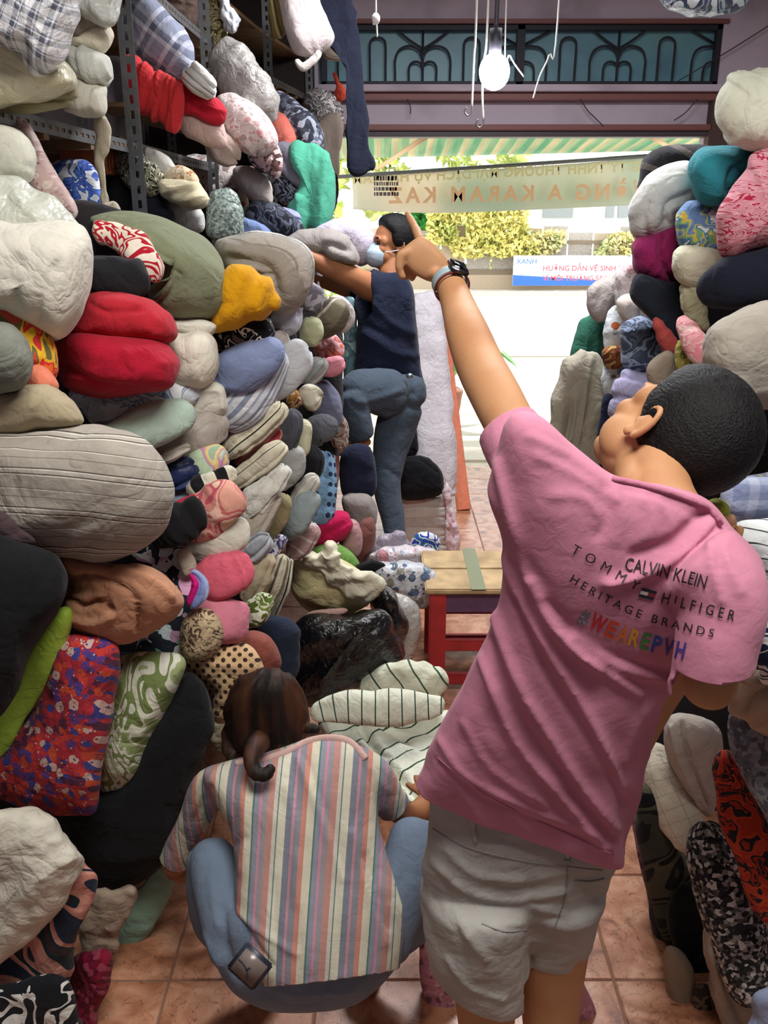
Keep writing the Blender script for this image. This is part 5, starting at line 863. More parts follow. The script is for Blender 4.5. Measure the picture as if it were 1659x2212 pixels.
T('quilt', 'cream quilt with a thin grid pattern rolled on edge', 'roll', [(1412, 1610, 2.06, 16), (1432, 1680, 2.0, 36), (1470, 1770, 1.94, 44), (1500, 1840, 1.9, 26)], F_('plaid', (('#d6cfba', 9), ('#a89f8b', .8)), .034), k=.8)
B('fabric_bundle', 'dark moss and black cloth pressed under the grid quilt', 'bundle', [(1378, 1740), (1400, 1700), (1430, 1750), (1480, 1850), (1530, 1880), (1540, 1990), (1500, 2060), (1450, 2040), (1410, 1960), (1385, 1850)], 2.0, F_('leaf', ('#3a3c30', '#15161a', '#4e4d3a', '#101115'), 3), .10, .2, g=(.01, 8, 60))
B('garment', 'black trousers hanging down beside the speckled roll', 'clothes', [(1440, 1960), (1500, 1900), (1545, 1980), (1560, 2080), (1540, 2140), (1500, 2150), (1460, 2060)], 1.92, F_('plain', '#0d0f15'), .07, .12)
B('garment', 'dark blue grey clothes edge along the floor strip', 'clothes', [(1400, 1930), (1430, 1940), (1470, 2030), (1440, 2080), (1420, 2040)], 2.02, F_('plain', '#2c303c'), .05, .1)
B('blanket', 'brown beige blanket corner standing on the floor at lower right', 'blanket', [(1438, 2080), (1460, 2050), (1500, 2120), (1520, 2290), (1470, 2290)], 1.82, F_('plain', '#93836f'), .06, .12, a=.7)
B('blanket', 'light taupe folded blanket beside the speckled roll end', 'blanket', [(1522, 2040), (1535, 2000), (1580, 2090), (1640, 2180), (1680, 2290), (1590, 2290), (1545, 2170)], 1.72, F_('plain', '#a3998a'), .08, .15, a=.7, cr=[([(1540, 2040), (1570, 2140), (1620, 2260)], 5, -.012)])
B('cushion', 'dark brown mottled cushion between two taupe blankets', 'cushion', [(1495, 2150), (1530, 2130), (1555, 2180), (1580, 2290), (1500, 2290)], 1.78, F_('leaf', ('#3a332c', '#6b5d49', '#221e1b'), 8), .05, .12)
B('pillow', 'light blue pillow corner at the bottom right', 'pillow', [(1625, 2290), (1635, 2200), (1665, 2140), (1940, 2130), (1940, 2290)], 1.42, F_('plain', '#8f9bb8'), .06, .1)
T('quilt', 'thin mauve flowered quilt edge along the floor on the right', 'quilt', [(1390, 1640, 2.3, 10), (1378, 1730, 2.22, 12), (1390, 1850, 2.12, 12), (1415, 1960, 2.05, 12), (1440, 2060, 1.98, 10)], F_('flor', ('#8f6f7c', '#6f4a5c', '#a88b95', '#5b4352'), 24), k=.6)
T('quilt', 'pale pink blanket edge beside the mans shirt hem', 'quilt', [(1398, 1660, 2.2, 8), (1385, 1700, 2.2, 12), (1372, 1760, 2.2, 8)], F_('plain', '#b98a90'))
B('pillow_bag', 'dark blue and white plastic bundle hanging from the ceiling at top right', 'bag', [(1430, -60), (1620, -60), (1612, 0), (1580, 22), (1520, 28), (1460, 20), (1436, 4)], 3.0, F_('leaf', ('#3f4a66', '#8f97a8', '#2b3450', '#c5cad3'), 6, pl=1), .12, .15, w=(.015, 10))
# ------------------------------------------------------------------ people
def Yd(px, py, d): return d*(CP-((py-CY)/FPX)*SP)
def Pd(px, py, d): return P(px, py, Yd(px, py, d))
def tb(sp, k=.9, a=1.0, er=.8, R=30, C=28, o=None, tail=None):
    """limb from (px,py,depth,half width px); tail = extra world points (x,y,z,r)"""
    pts = [[*Pd(x, y, d), w*d/FPX] for x, y, d, w in sp]
    if tail: pts += [list(q) for q in tail]
    return tubew(np.array(pts), k, a, er, dict(w=(0, 1)) if o is None else o, R, C)
def bb(outline, Y, tf, tb_, a=.9, ctr=None): return blobgeo(outline, Y, tf, tb_, a, dict(w=(0, 1)), ctr=ctr)
def cap(a, b, ra, rb=None, n=10):
    """finger bone: rounded capsule between world points"""
    a = np.array(a, float); b = np.array(b, float); rb = rb or ra
    d = (b-a)/(np.linalg.norm(b-a)+1e-9); p = np.array([[*(a-d*ra*.6), ra], [*a, ra], [*b, rb], [*(b+d*rb*.6), rb]])
    return tubew(p, 1, 1, 1, dict(w=(0, 1)), 14, 12)
def fuse(name, parts, voxel, mat, parent, smooth=3, fn=None, cuts=(), solid=0, uvf=None):
    V, F = join(parts); me = mkmesh(name, V, F); bm = bmesh.new(); bm.from_mesh(me)
    bmesh.ops.recalc_face_normals(bm, faces=bm.faces[:]); bm.to_mesh(me); bm.free()
    o = bpy.data.objects.new('tmp', me); COL.objects.link(o)
    r = o.modifiers.new('r', 'REMESH'); r.mode = 'VOXEL'; r.voxel_size = voxel
    s = o.modifiers.new('s', 'SMOOTH'); s.iterations = smooth; s.factor = .5
    dg = bpy.context.evaluated_depsgraph_get(); dg.update(); m2 = bpy.data.meshes.new_from_object(o.evaluated_get(dg)); bpy.data.objects.remove(o)
    n = len(m2.vertices); v = np.empty(n*3); m2.vertices.foreach_get('co', v); v = v.reshape(-1, 3)
    nn = np.empty(n*3); m2.vertex_normals.foreach_get('vector', nn); nn = nn.reshape(-1, 3)
    if fn: v = fn(v, nn); m2.vertices.foreach_set('co', v.ravel())
    if cuts:
        bm = bmesh.new(); bm.from_mesh(m2)
        for cu_ in cuts:
            p, nrm, rad = cu_[:3]; ok = cu_[3] if len(cu_) > 3 else (lambda c: True)
            p = Vector(p); nrm = Vector(nrm).normalized()
            g = [f for f in bm.faces if (f.calc_center_median()-p).length < rad and ok(f.calc_center_median())]
            ge = set(); [ge.update(f.edges) for f in g]; gv = set(); [gv.update(f.verts) for f in g]
            bmesh.ops.bisect_plane(bm, geom=g+list(ge)+list(gv), plane_co=p, plane_no=nrm, dist=1e-5)
            kill = [f for f in bm.faces if ok(f.calc_center_median()) and (f.calc_center_median()-p).length < rad and (f.calc_center_median()-p).dot(nrm) > 0]
            bmesh.ops.delete(bm, geom=kill, context='FACES')
            # drop islands beyond the plane
        bm.verts.ensure_lookup_table(); seen = set(); isl = []
        for vv in bm.verts:
            if vv.index in seen: continue
            st_ = [vv]; comp = []; seen.add(vv.index)
            while st_:
                w = st_.pop(); comp.append(w)
                for e in w.link_edges:
                    q = e.other_vert(w)
                    if q.index not in seen: seen.add(q.index); st_.append(q)
            isl.append(comp)
        isl.sort(key=len, reverse=True)
        bmesh.ops.delete(bm, geom=[w for c in isl[1:] for w in c], context='VERTS')
        bm.to_mesh(m2); bm.free()
    if uvf:
        n = len(m2.vertices); v = np.empty(n*3); m2.vertices.foreach_get('co', v); v = v.reshape(-1, 3); uv = uvf(v)
        l = m2.uv_layers.new(name='UVMap'); idx = np.empty(len(m2.loops), np.int32); m2.loops.foreach_get('vertex_index', idx); l.data.foreach_set('uv', uv[idx].astype(np.float32).ravel())
    m2.name = name; o = link(m2, name, mat, parent)
    sm = o.modifiers.new('soften', 'SMOOTH'); sm.iterations = 6 if fn else 0; sm.factor = .5
    if solid: md = o.modifiers.new('cloth', 'SOLIDIFY'); md.thickness = solid; md.offset = -1
    return o
def frame(f, u):
    f = np.array(f, float); f /= np.linalg.norm(f); u = np.array(u, float); u -= f*(u@f); u /= np.linalg.norm(u); r = np.cross(f, u)
    return np.stack([r, f, u], 1)
def head_parts(c, M, s=1.0, mask=False):
    E = lambda p, r, R=12, C=18: (lambda g: (g[0]@M.T*s+c, g[1]))(ell(p, r, R, C))
    g = [E((0, -.012, .030), (.077, .097, .088), 18, 26), E((0, .028, -.035), (.062, .066, .078)), E((0, .052, -.092), (.036, .034, .026)), E((0, .012, -.075), (.056, .055, .040)),
         E((0, .098, -.022), (.012, .014, .026)), E((0, .107, -.038), (.017, .014, .011)), E((0, .083, .018), (.052, .016, .012)), E((0, .092, -.064), (.024, .010, .007)), E((0, .090, -.074), (.021, .011, .007)),
         E((.036, .064, -.028), (.026, .024, .024)), E((-.036, .064, -.028), (.026, .024, .024)), E((.045, .025, -.055), (.026, .045, .040)), E((-.045, .025, -.055), (.026, .045, .040)), E((.034, .062, .008), (.030, .020, .030)), E((-.034, .062, .008), (.030, .020, .030))]
    for sx in (-1, 1):   # ears: rim, lobe, back plate
        rim = [(sx*(.081+.009*max(0, math.cos(t*.8-.4))), -.010-.017*math.cos(t), -.008+.030*math.sin(t)) for t in np.linspace(-1.2, 2.5, 14)]
        for a, b in zip(rim[:-1], rim[1:]):
            q = cap(a, b, .0055); g.append((q[0]@M.T*s+c, q[1]))
        g.append(E((sx*.079, -.010, -.010), (.006, .015, .026))); g.append(E((sx*.080, .000, -.036), (.006, .009, .010))); g.append(E((sx*.078, .006, -.014), (.004, .006, .010)))
    return g
def hair_shell(name, c, M, s, mat, parent, front=.045, low=-.03, thick=.012, side=.0, seed=1, strand=.003):
    v, f = ell((0, -.012, .030), (.077, .097, .088), 60, 90)
    d = v-np.array([0, -.012, .030]); y = v[:, 1]; z = v[:, 2]
    m = 1/(1+np.exp(-((front-y)+np.clip(z-.05, 0, .1)*.9)/.006)) * 1/(1+np.exp(-(z-low-np.clip(y+.01, 0, .2)*1.1+.0)/.006))
    n = d/np.linalg.norm(d, axis=1, keepdims=True)
    strand *= .45
    back = np.clip(-y*4, 0, 1)
    q = np.stack([np.arctan2(d[:, 0], d[:, 2])*26, d[:, 1]*60, d[:, 2]*60+seed], 1)
    r = -.012+m*(.012+thick*(.55+.6*np.clip(z/.1, 0, 1)))+m*strand*ridge(q, 3)
    v = (v+n*r[:, None])@M.T*s+c
    return link(mkmesh(name, v, f), name, mat, parent)
def skin_mat(name, col, dark):
    m, t, b = newmat(name); tc = t.add('ShaderNodeTexCoord'); nz = t.add('ShaderNodeTexNoise'); nz.inputs['Scale'].default_value = 9; nz.inputs['Detail'].default_value = 7; t.l.new(tc.outputs['Object'], nz.inputs[0])
    t.l.new(t.ramp(nz.outputs[0], [(.3, lin(dark)), (.65, lin(col))], False), b.inputs['Base Color']); b.inputs['Roughness'].default_value = .62; b.inputs['Subsurface Weight'].default_value = .12; b.inputs['Subsurface Radius'].default_value = (.012, .005, .003)
    n2 = t.add('ShaderNodeTexNoise'); n2.inputs['Scale'].default_value = 140; t.l.new(tc.outputs['Object'], n2.inputs[0]); bp = t.add('ShaderNodeBump'); bp.inputs['Strength'].default_value = .12; bp.inputs['Distance'].default_value = .002; t.l.new(n2.outputs[0], bp.inputs['Height']); t.l.new(bp.outputs[0], b.inputs['Normal'])
    return m
def hair_mat(name, a, b_, sc=(60, 8, 8)):
    m, t, b = newmat(name); tc = t.add('ShaderNodeTexCoord'); mp = t.add('ShaderNodeMapping'); mp.inputs['Scale'].default_value = sc; t.l.new(tc.outputs['Object'], mp.inputs[0])
    nz = t.add('ShaderNodeTexNoise'); nz.inputs['Scale'].default_value = 3; nz.inputs['Detail'].default_value = 6; t.l.new(mp.outputs[0], nz.inputs[0])
    t.l.new(t.ramp(nz.outputs[0], [(.4, lin(a)), (.68, lin(b_))], False), b.inputs['Base Color']); b.inputs['Roughness'].default_value = .6; b.inputs['Specular IOR Level'].default_value = .22
    bp = t.add('ShaderNodeBump'); bp.inputs['Strength'].default_value = .8; bp.inputs['Distance'].default_value = .004; t.l.new(nz.outputs[0], bp.inputs['Height']); t.l.new(bp.outputs[0], b.inputs['Normal'])
    return m
M_skin = skin_mat('warm_skin', '#b98a62', '#a8764f'); M_skin2 = skin_mat('tan_skin', '#a86f48', '#8f5a39')

# ---- man in the pink shirt
p1 = empty('person', (.30, 1.45, 0), 'man in a pink printed t shirt and grey shorts pointing up with his left arm', 'person')
hc = np.array([.490, 1.4588, 1.5922]); HM = frame((-.20, .86, .47), (.721, -.194, .665))
kl = Pd(1050, 2225, 1.86); kr = Pd(1188, 2225, 1.90)
body = head_parts(hc, HM, 1.08)
body += [tb([(1400, 1090, 1.40, 62), (1385, 1030, 1.47, 58), (1370, 985, 1.52, 44)], 1.0), tb([(1475, 1150, 1.36, 72), (1436, 1080, 1.40, 66), (1424, 1010, 1.45, 60), (1445, 950, 1.48, 50)], 1.0)]            # neck
body += [bb([(1150, 1010), (1250, 1010), (1400, 1075), (1540, 1150), (1590, 1230), (1540, 1400), (1440, 1560), (1360, 1720), (1290, 1900), (1120, 1880), (960, 1760), (985, 1600), (1070, 1400), (1120, 1180)], (1.33, 0, .014), .09, .10, .85)]
body += [tb([(1180, 1040, 1.38, 56), (1110, 930, 1.42, 55), (1071, 856, 1.48, 55), (1037, 790, 1.56, 52), (1012, 725, 1.62, 47), (990, 662, 1.70, 37), (974, 618, 1.76, 32), (955, 592, 1.80, 34)], .88)]
body += [tb([(1530, 1220, 1.38, 60), (1555, 1330, 1.37, 60), (1535, 1460, 1.36, 60), (1520, 1505, 1.39, 54)], .9), tb([(1520, 1500, 1.35, 52), (1545, 1400, 1.48, 48), (1570, 1250, 1.58, 36), (1572, 1180, 1.60, 28)], .9)]
body += [bb([(960, 1740), (1120, 1800), (1300, 1860), (1290, 1960), (1230, 2040), (1100, 2080), (960, 2010), (935, 1860)], (1.42, 0, .01), .11, .11, .9)]
for k_, xx in ((kl, -1), (kr, 1)):
    pts = [(1040, 1960, 1.74, 98), (1048, 2100, 1.82, 76)] if xx < 0 else [(1200, 1960, 1.78, 86), (1190, 2100, 1.85, 72)]
    body.append(tb(pts, .95, tail=[(k_[0], k_[1], k_[2], .058), (k_[0], k_[1]-.005, k_[2]-.10, .056), (k_[0], k_[1], .12, .036), (k_[0], k_[1]+.02, .05, .036)], R=44))
    body.append(ell((k_[0], k_[1]+.07, .035), (.045, .12, .035)))
# left hand: palm, pointing index, three curled fingers, thumb
h = lambda x, y, d: Pd(x, y, d)
body.append(bb([(868, 545), (890, 520), (915, 512), (945, 535), (975, 575), (978, 605), (950, 612), (915, 604), (882, 580)], Yd(920, 560, 1.86), .016, .018, .8))
body += [cap(h(908, 520, 1.88), h(898, 494, 1.92), .0105), cap(h(898, 494, 1.92), h(886, 472, 1.95), .0092), cap(h(886, 472, 1.95), h(880, 461, 1.965), .0078)]
for i, (x, y, dd) in enumerate([(872, 546, 1.84), (874, 556, 1.87), (884, 566, 1.89)]):
    body += [cap(h(x+14, y-4, dd+.01), h(x-8, y+6, dd+.01), .0105), cap(h(x-8, y+6, dd+.01), h(x-10+i*4, y+34-i*5, dd+.02), .0098), cap(h(x-10+i*4, y+34-i*5, dd+.02), h(x-2+i*5, y+54-i*9, dd+.03), .0085)]
body += [cap(h(948, 596, 1.84), h(918, 590, 1.90), .012), cap(h(918, 590, 1.90), h(894, 582, 1.93), .0095)]
# right hand resting on the pile
body.append(bb([(1545, 1150), (1555, 1120), (1580, 1118), (1592, 1160), (1580, 1200), (1555, 1195)], Yd(1570, 1150, 1.60), .014, .016, .8))
for i, (x, y) in enumerate([(1548, 1128), (1558, 1120), (1569, 1116), (1580, 1118)]): body += [cap(h(x+3, y+18, 1.60), h(x, y, 1.58), .0085), cap(h(x, y, 1.58), h(x-3, y+10, 1.545), .0078)]
body += [cap(h(1590, 1170, 1.58), h(1598, 1140, 1.57), .009)]
fuse('body', body, .0042, M_skin, p1, 3)
for sx in (-1, 1): link(mkmesh('eye', *(lambda g: (g[0]@HM.T+hc, g[1]))(ell((sx*.031, .076, .0), (.013, .012, .009)))), 'eye', simple('dark_eye', '#1a1412', .2), p1)
M_hair1 = hair_mat('black_short_hair', '#070709', '#161415', (90, 25, 90))
hair_shell('hair', hc, HM, 1.10, M_hair1, p1, front=.052, low=-.045, thick=.014, strand=.0022)
# shirt
hA, hB = Pd(925, 1652, 1.62), Pd(1338, 1868, 1.62); axis = Pd(1130, 1760, 1.64)-Pd(1350, 1100, 1.33)
ab = hB-hA; ab /= np.linalg.norm(ab); hn = axis-ab*(axis@ab); hn /= np.linalg.norm(hn)
shirt_folds = [
 ([(1075, 1000), (1110, 1150), (1180, 1340), (1290, 1440)], 10, .010), ([(1090, 1200), (1150, 1350), (1260, 1530), (1340, 1700)], 11, .011), ([(1070, 1330), (1120, 1480), (1230, 1660), (1330, 1790)], 10, .012), ([(1040, 1420), (1100, 1580), (1210, 1720), (1310, 1830)], 8, .010),
 ([(1110, 1290), (1180, 1450), (1290, 1620), (1350, 1740)], 7, -.008), ([(1055, 1380), (1115, 1540), (1230, 1700), (1320, 1810)], 7, -.009), ([(1150, 1250), (1230, 1390), (1380, 1500)], 9, .009), ([(1180, 1300), (1290, 1400), (1440, 1455)], 8, -.006), ([(1240, 1370), (1340, 1440), (1450, 1470)], 9, .008),
 ([(1140, 940), (1230, 985), (1300, 1040)], 9, .004), ([(1160, 985), (1250, 1030), (1330, 1080)], 9, .004), ([(1190, 1070), (1260, 1075), (1290, 1110)], 10, .004), ([(1330, 1060), (1345, 1120), (1330, 1170)], 10, .004), ([(1300, 1050), (1315, 1110), (1290, 1160)], 8, -.004), ([(1390, 1075), (1410, 1120), (1400, 1160)], 9, .004), ([(1420, 1080), (1450, 1130), (1440, 1180)], 8, .004),
 ([(1530, 1130), (1480, 1190), (1390, 1240), (1310, 1260)], 10, .012), ([(1520, 1110), (1450, 1170), (1370, 1200)], 12, -.010), ([(1545, 1150), (1570, 1210), (1600, 1280)], 8, .006), ([(1530, 1160), (1540, 1230), (1560, 1300)], 7, .006), ([(1555, 1165), (1555, 1230)], 5, -.005),
 ([(1050, 1030), (1075, 1120), (1110, 1200)], 6, .006), ([(1330, 1035), (1430, 1060), (1520, 1095), (1550, 1130)], 5, .005), ([(1340, 1055), (1430, 1080), (1510, 1115)], 3, -.004), ([(1440, 1490), (1380, 1560), (1350, 1640)], 12, .006), ([(950, 1600), (1010, 1680), (1150, 1750), (1290, 1800)], 7, .006), ([(940, 1640), (1020, 1712), (1150, 1768), (1300, 1822)], 3, -.004), ([(1000, 1560), (1060, 1660), (1180, 1740)], 8, .005)]
def shirt_fn(v, n):
    v = v+n*(.004*fbm(v*7, 3))[:, None]
    q = proj(v); s_ = np.stack([(q[:, 0]*.86+q[:, 1]*.5)/260, (-q[:, 0]*.5+q[:, 1]*.0+q[:, 1]*.55-q[:, 0]*.2)/55, v[:, 1]*2], 1)
    low = np.clip((q[:, 1]-1350)/300, 0, 1)
    v = v+n*(low*.0035*ridge(s_, 2))[:, None]
    return fold(v, n, shirt_folds)
shirt = [bb([(1075, 990), (1100, 905), (1160, 900), (1250, 975), (1330, 1032), (1440, 1050), (1530, 1085), (1580, 1145), (1640, 1215), (1640, 1300), (1545, 1400), (1468, 1470), (1420, 1570), (1385, 1700), (1345, 1830), (1330, 1960), (1120, 1920), (900, 1790), (915, 1660), (960, 1560), (1040, 1400), (1090, 1270), (1090, 1160), (1060, 1070)], (1.325, 0, .016), .125, .13, .8, ctr=(1270, 1370))]
shirt.append(bb([(1330, 1180), (1420, 1110), (1540, 1120), (1620, 1200), (1630, 1300), (1580, 1400), (1480, 1450), (1380, 1400)], 1.285, .085, .05, .8)); shirt.append(tb([(1250, 1110, 1.36, 90), (1140, 990, 1.40, 82), (1085, 905, 1.44, 66), (1040, 830, 1.49, 60)], .95, er=.3)); shirt.append(tb([(1490, 1200, 1.31, 105), (1560, 1280, 1.29, 98), (1545, 1400, 1.30, 88), (1525, 1530, 1.33, 82)], .95, er=.3))
cutL = Pd(1097, 930, 1.43); dL = Pd(1040, 830, 1.49)-Pd(1140, 1000, 1.40); cutR = Pd(1535, 1458, 1.28); dR = Pd(1525, 1540, 1.31)-Pd(1545, 1400, 1.27)
_ab = Pd(1612, 1450, 1.30)-Pd(1455, 1466, 1.30); _ab /= np.linalg.norm(_ab); dR2 = dR-_ab*(dR@_ab); dR2 /= np.linalg.norm(dR2)
def uvw(sx=1): return lambda v: np.stack([v[:, 0]*sx, v[:, 2]], 1)
M_pink = fab('plain', '#c9839b', cz=.05, bump=.25, sheen=.1, coords='obj')
so = fuse('shirt', shirt, .0052, M_pink, p1, 4, shirt_fn, cuts=[((hA+hB)/2, hn, .36), (cutL, dL, .13), (cutR, dR2, .16, lambda c: proj(c)[0] > 1448 and proj(c)[1] > 1400+max(0, 1495-proj(c)[0])*1.55)], solid=.003, uvf=uvw())
so['label'] = 'pink t shirt with black and rainbow print'
# prints follow the cloth
dg = bpy.context.evaluated_depsgraph_get(); tmpm = so.data; vv = np.empty(len(tmpm.vertices)*3); tmpm.vertices.foreach_get('co', vv); vv = vv.reshape(-1, 3)
bvh = BVHTree.FromPolygons([tuple(x) for x in vv], [tuple(p.vertices) for p in tmpm.polygons])
camv = Vector((0, 0, CAMZ))
def print_on(name, s, pts, hgt, mat, bold=0, bvh=bvh, obj=so, spacing=1.0, fit=True):
    """flat letters laid along a baseline given on the photo, then pressed onto the cloth"""
    cu = bpy.data.curves.new(name, 'FONT'); cu.body = s; cu.size = 1; cu.space_character = spacing; cu.offset = bold; cu.resolution_u = 3
    o = bpy.data.objects.new(name, cu); COL.objects.link(o); dg = bpy.context.evaluated_depsgraph_get(); me = bpy.data.meshes.new_from_object(o.evaluated_get(dg)); bpy.data.objects.remove(o)
    base = crom(pts, 60); L = np.concatenate([[0], np.cumsum(np.linalg.norm(np.diff(base, axis=0), axis=1))])
    xs = [v.co.x for v in me.vertices]; x0, x1 = min(xs), max(xs); out = []
    bm = bmesh.new(); bm.from_mesh(me); bmesh.ops.subdivide_edges(bm, edges=[e for e in bm.edges if e.calc_length() > .12], cuts=2); bmesh.ops.triangulate(bm, faces=bm.faces[:]); bm.to_mesh(me); bm.free()
    for v in me.vertices:
        u = (v.co.x-x0)/(x1-x0)*L[-1]; b = np.array([np.interp(u, L, base[:, 0]), np.interp(u, L, base[:, 1])]); e = np.array([np.interp(min(u+4, L[-1]), L, base[:, 0])-np.interp(max(u-4, 0), L, base[:, 0]), np.interp(min(u+4, L[-1]), L, base[:, 1])-np.interp(max(u-4, 0), L, base[:, 1])]); e /= np.linalg.norm(e)
        q = b+np.array([e[1], -e[0]])*v.co.y*hgt/.7
        d = Vector(P(q[0], q[1], 1.0))-camv; d.normalize(); loc, nr, idx, dist = bvh.ray_cast(camv, d)
        if loc is None: loc = camv+d*1.3
        v.co = loc-d*.0022
    return link(me, name, mat, obj if False else p1, False)
M_ink = simple('black_ink', '#1c161b', .7)
def pr(*a, **k):
    o = print_on(*a, **k); o.parent = so; o.matrix_parent_inverse = Matrix.Identity(4); o.location = (0, 0, 0); return o
pr('lettering', 'CALVIN KLEIN', [(1349, 1232), (1430, 1247), (1522, 1272)], 29, M_ink, bold=.004)
pr('lettering', 'TOMMY', [(1232, 1193), (1300, 1232), (1375, 1277)], 21, M_ink, bold=.0, spacing=1.9)
pr('lettering', 'HILFIGER', [(1428, 1302), (1505, 1322), (1585, 1342)], 23, M_ink, bold=.006, spacing=1.6)
pr('lettering', 'HERITAGE BRANDS', [(1230, 1256), (1300, 1298), (1400, 1342), (1540, 1377)], 18, M_ink, bold=.004, spacing=1.5)
cols = ['#6f7080', '#c4232f', '#cf4a2a', '#dc7a2c', '#dca52f', '#3f8a4a', '#2a4fae', '#35409a', '#4b3794']
wb = crom([(1245, 1342), (1320, 1378), (1400, 1405), (1478, 1424)], 60); Lw = np.concatenate([[0], np.cumsum(np.linalg.norm(np.diff(wb, axis=0), axis=1))])
at = lambda u: (float(np.interp(u*Lw[-1], Lw, wb[:, 0])), float(np.interp(u*Lw[-1], Lw, wb[:, 1])))
us = [0, .10, .26, .37, .48, .59, .69, .79, .90, 1.0]
for i, chh in enumerate('#WEAREPVH'):
    pr('lettering', chh, [at(us[i]+.008), at((us[i]+us[i+1])/2), at(us[i+1]-.012)], 35, simple('ink_'+cols[i][1:], cols[i], .6), bold=.028)
def patch(name, quad, mat):
    V = []; n = 6
    for i in range(n+1):
        for j in range(n+1):
            q = (np.array(quad[0])*(1-i/n)+np.array(quad[1])*i/n)*(1-j/n)+(np.array(quad[3])*(1-i/n)+np.array(quad[2])*i/n)*j/n
            d = Vector(P(q[0], q[1], 1.0))-camv; d.normalize(); loc, nr, idx, dist = bvh.ray_cast(camv, d); V.append(tuple((loc or camv+d*1.3)-d*.0022))
    F = [(i*(n+1)+j, (i+1)*(n+1)+j, (i+1)*(n+1)+j+1, i*(n+1)+j+1) for i in range(n) for j in range(n)]
    o = link(mkmesh(name, V, F), name, mat, None, False); o.parent = so; return o
M_flw = simple('flag_white', '#d9d3d3', .7); M_flk = simple('flag_navy', '#1c2230', .7); M_flr = simple('flag_red', '#8c2a34', .7)
patch('emblem', [(1388, 1270), (1420, 1278), (1417, 1284), (1385, 1276)], M_flk); patch('emblem', [(1385, 1276), (1401, 1280), (1398, 1287), (1382, 1283)], M_flw); patch('emblem', [(1401, 1280), (1417, 1284), (1414, 1291), (1398, 1287)], M_flr); patch('emblem', [(1382, 1283), (1414, 1291), (1411, 1297), (1379, 1289)], M_flk)
def stitched(name, ob, pts, r, mat, par, n=8, lift=0):
    me = ob.data; vv = np.empty(len(me.vertices)*3); me.vertices.foreach_get('co', vv); vv = vv.reshape(-1, 3); vv = vv+(np.array(ob.parent.location)*0)
    bv = BVHTree.FromPolygons([tuple(x) for x in vv], [tuple(p.vertices) for p in me.polygons]); w = []
    for q in crom(pts, 24) if len(pts) > 2 else np.linspace(pts[0], pts[1], 8):
        d = Vector(P(q[0], q[1], 1.0))-camv; d.normalize(); loc = bv.ray_cast(camv, d)[0]
        if loc is not None: w.append(np.array(loc-d*lift))
    if len(w) < 2: return
    o = geo(name, [rod(w, r, n, 1)], mat); o.parent = par; return o
stitched('collar', so, [(1322, 1034), (1390, 1048), (1470, 1072), (1530, 1098), (1556, 1130)], .005, fab('plain', '#b9748d', cz=.05), so)
stitched('hem_stitch', so, [(945, 1636), (1010, 1690), (1110, 1748), (1220, 1798), (1325, 1846)], .0014, fab('plain', '#b06b84', cz=.05), so)
# shorts
M_short = fab('plain', '#b0aea8', cz=.14, bump=.4, coords='obj')
shorts_folds = [([(1020, 1790), (1150, 1830), (1300, 1870)], 3, -.004), ([(935, 1860), (1000, 1920), (1100, 1945), (1220, 1925)], 7, .007), ([(960, 1830), (1030, 1890), (1150, 1905)], 6, .006), ([(975, 1960), (1010, 2020), (1050, 2070)], 9, .008), ([(1145, 1900), (1150, 1990), (1140, 2070)], 10, -.005), ([(1225, 1830), (1222, 1950)], 3, .003), ([(1080, 2005), (1130, 2010)], 6, -.005), ([(1240, 1905), (1310, 1900)], 3, .004), ([(1040, 2010), (1140, 1995)], 3, .004), ([(960, 1900), (990, 2010), (1010, 2100)], 6, -.005), ([(965, 2070), (1010, 2130), (1090, 2160)], 5, .006), ([(1150, 1960), (1220, 1975)], 7, .006)]
sh = [bb([(948, 1690), (1100, 1740), (1330, 1820), (1325, 1880), (1300, 1950), (1250, 2040), (1150, 2060), (1040, 2060), (930, 2010), (914, 1900), (930, 1790)], (1.42, 0, .012), .13, .14, .75)]
sh.append(tb([(1040, 1900, 1.70, 118), (1030, 2020, 1.76, 112), (1040, 2140, 1.83, 98), (1045, 2260, 1.90, 92)], .95, er=.3)); sh.append(tb([(1215, 1900, 1.72, 102), (1200, 2000, 1.80, 82), (1185, 2080, 1.84, 70), (1185, 2180, 1.90, 70)], .95, er=.3))
cl, cr_ = Pd(1040, 2098, 1.83), Pd(1185, 2032, 1.84)
def nplane(a, b, down):
    ab = b-a; ab /= np.linalg.norm(ab); d = np.array(down, float); n = d-ab*(d@ab); return n/np.linalg.norm(n)
nl = nplane(Pd(945, 2085, 1.82), Pd(1125, 2165, 1.84), (0, .0, -1)); nr_ = nplane(Pd(1130, 2080, 1.83), Pd(1235, 2062, 1.85), (0, 0, -1))
shf = lambda v, n: fold(v+n*(.005*fbm(v*8, 3)+.0025*ridge(v*np.array([10, 10, 22]), 2))[:, None], n, shorts_folds)
sho = fuse('shorts', sh, .006, M_short, p1, 3, shf, cuts=[(cl, nl, .3, lambda c: proj(c)[0] < 1137), (cr_, nr_, .3, lambda c: proj(c)[0] >= 1133)], solid=.004, uvf=uvw()); sho['label'] = 'light grey cotton shorts with belt loops'
M_seam = fab('plain', '#8f8d88', cz=.05)
for a_, b_ in (((1020, 1765), (1027, 1815)), ((1226, 1832), (1226, 1862))): stitched('belt_loop', sho, [a_, b_], .0055, M_short, sho)
for pts_ in ([(935, 1790), (1010, 1830), (1120, 1858), (1230, 1872), (1300, 1880)], [(1226, 1860), (1222, 1930), (1200, 2000)], [(1040, 1995), (1090, 2012), (1138, 2008)], [(1240, 1902), (1275, 1904), (1305, 1898)]): stitched('seam', sho, pts_, .0016, M_seam, sho)
gs = []
for (a, b) in (((1018, 1762), (1024, 1812)), ((1226, 1826), (1222, 1856)), ((1140, 1805), (1142, 1835))):
    pass
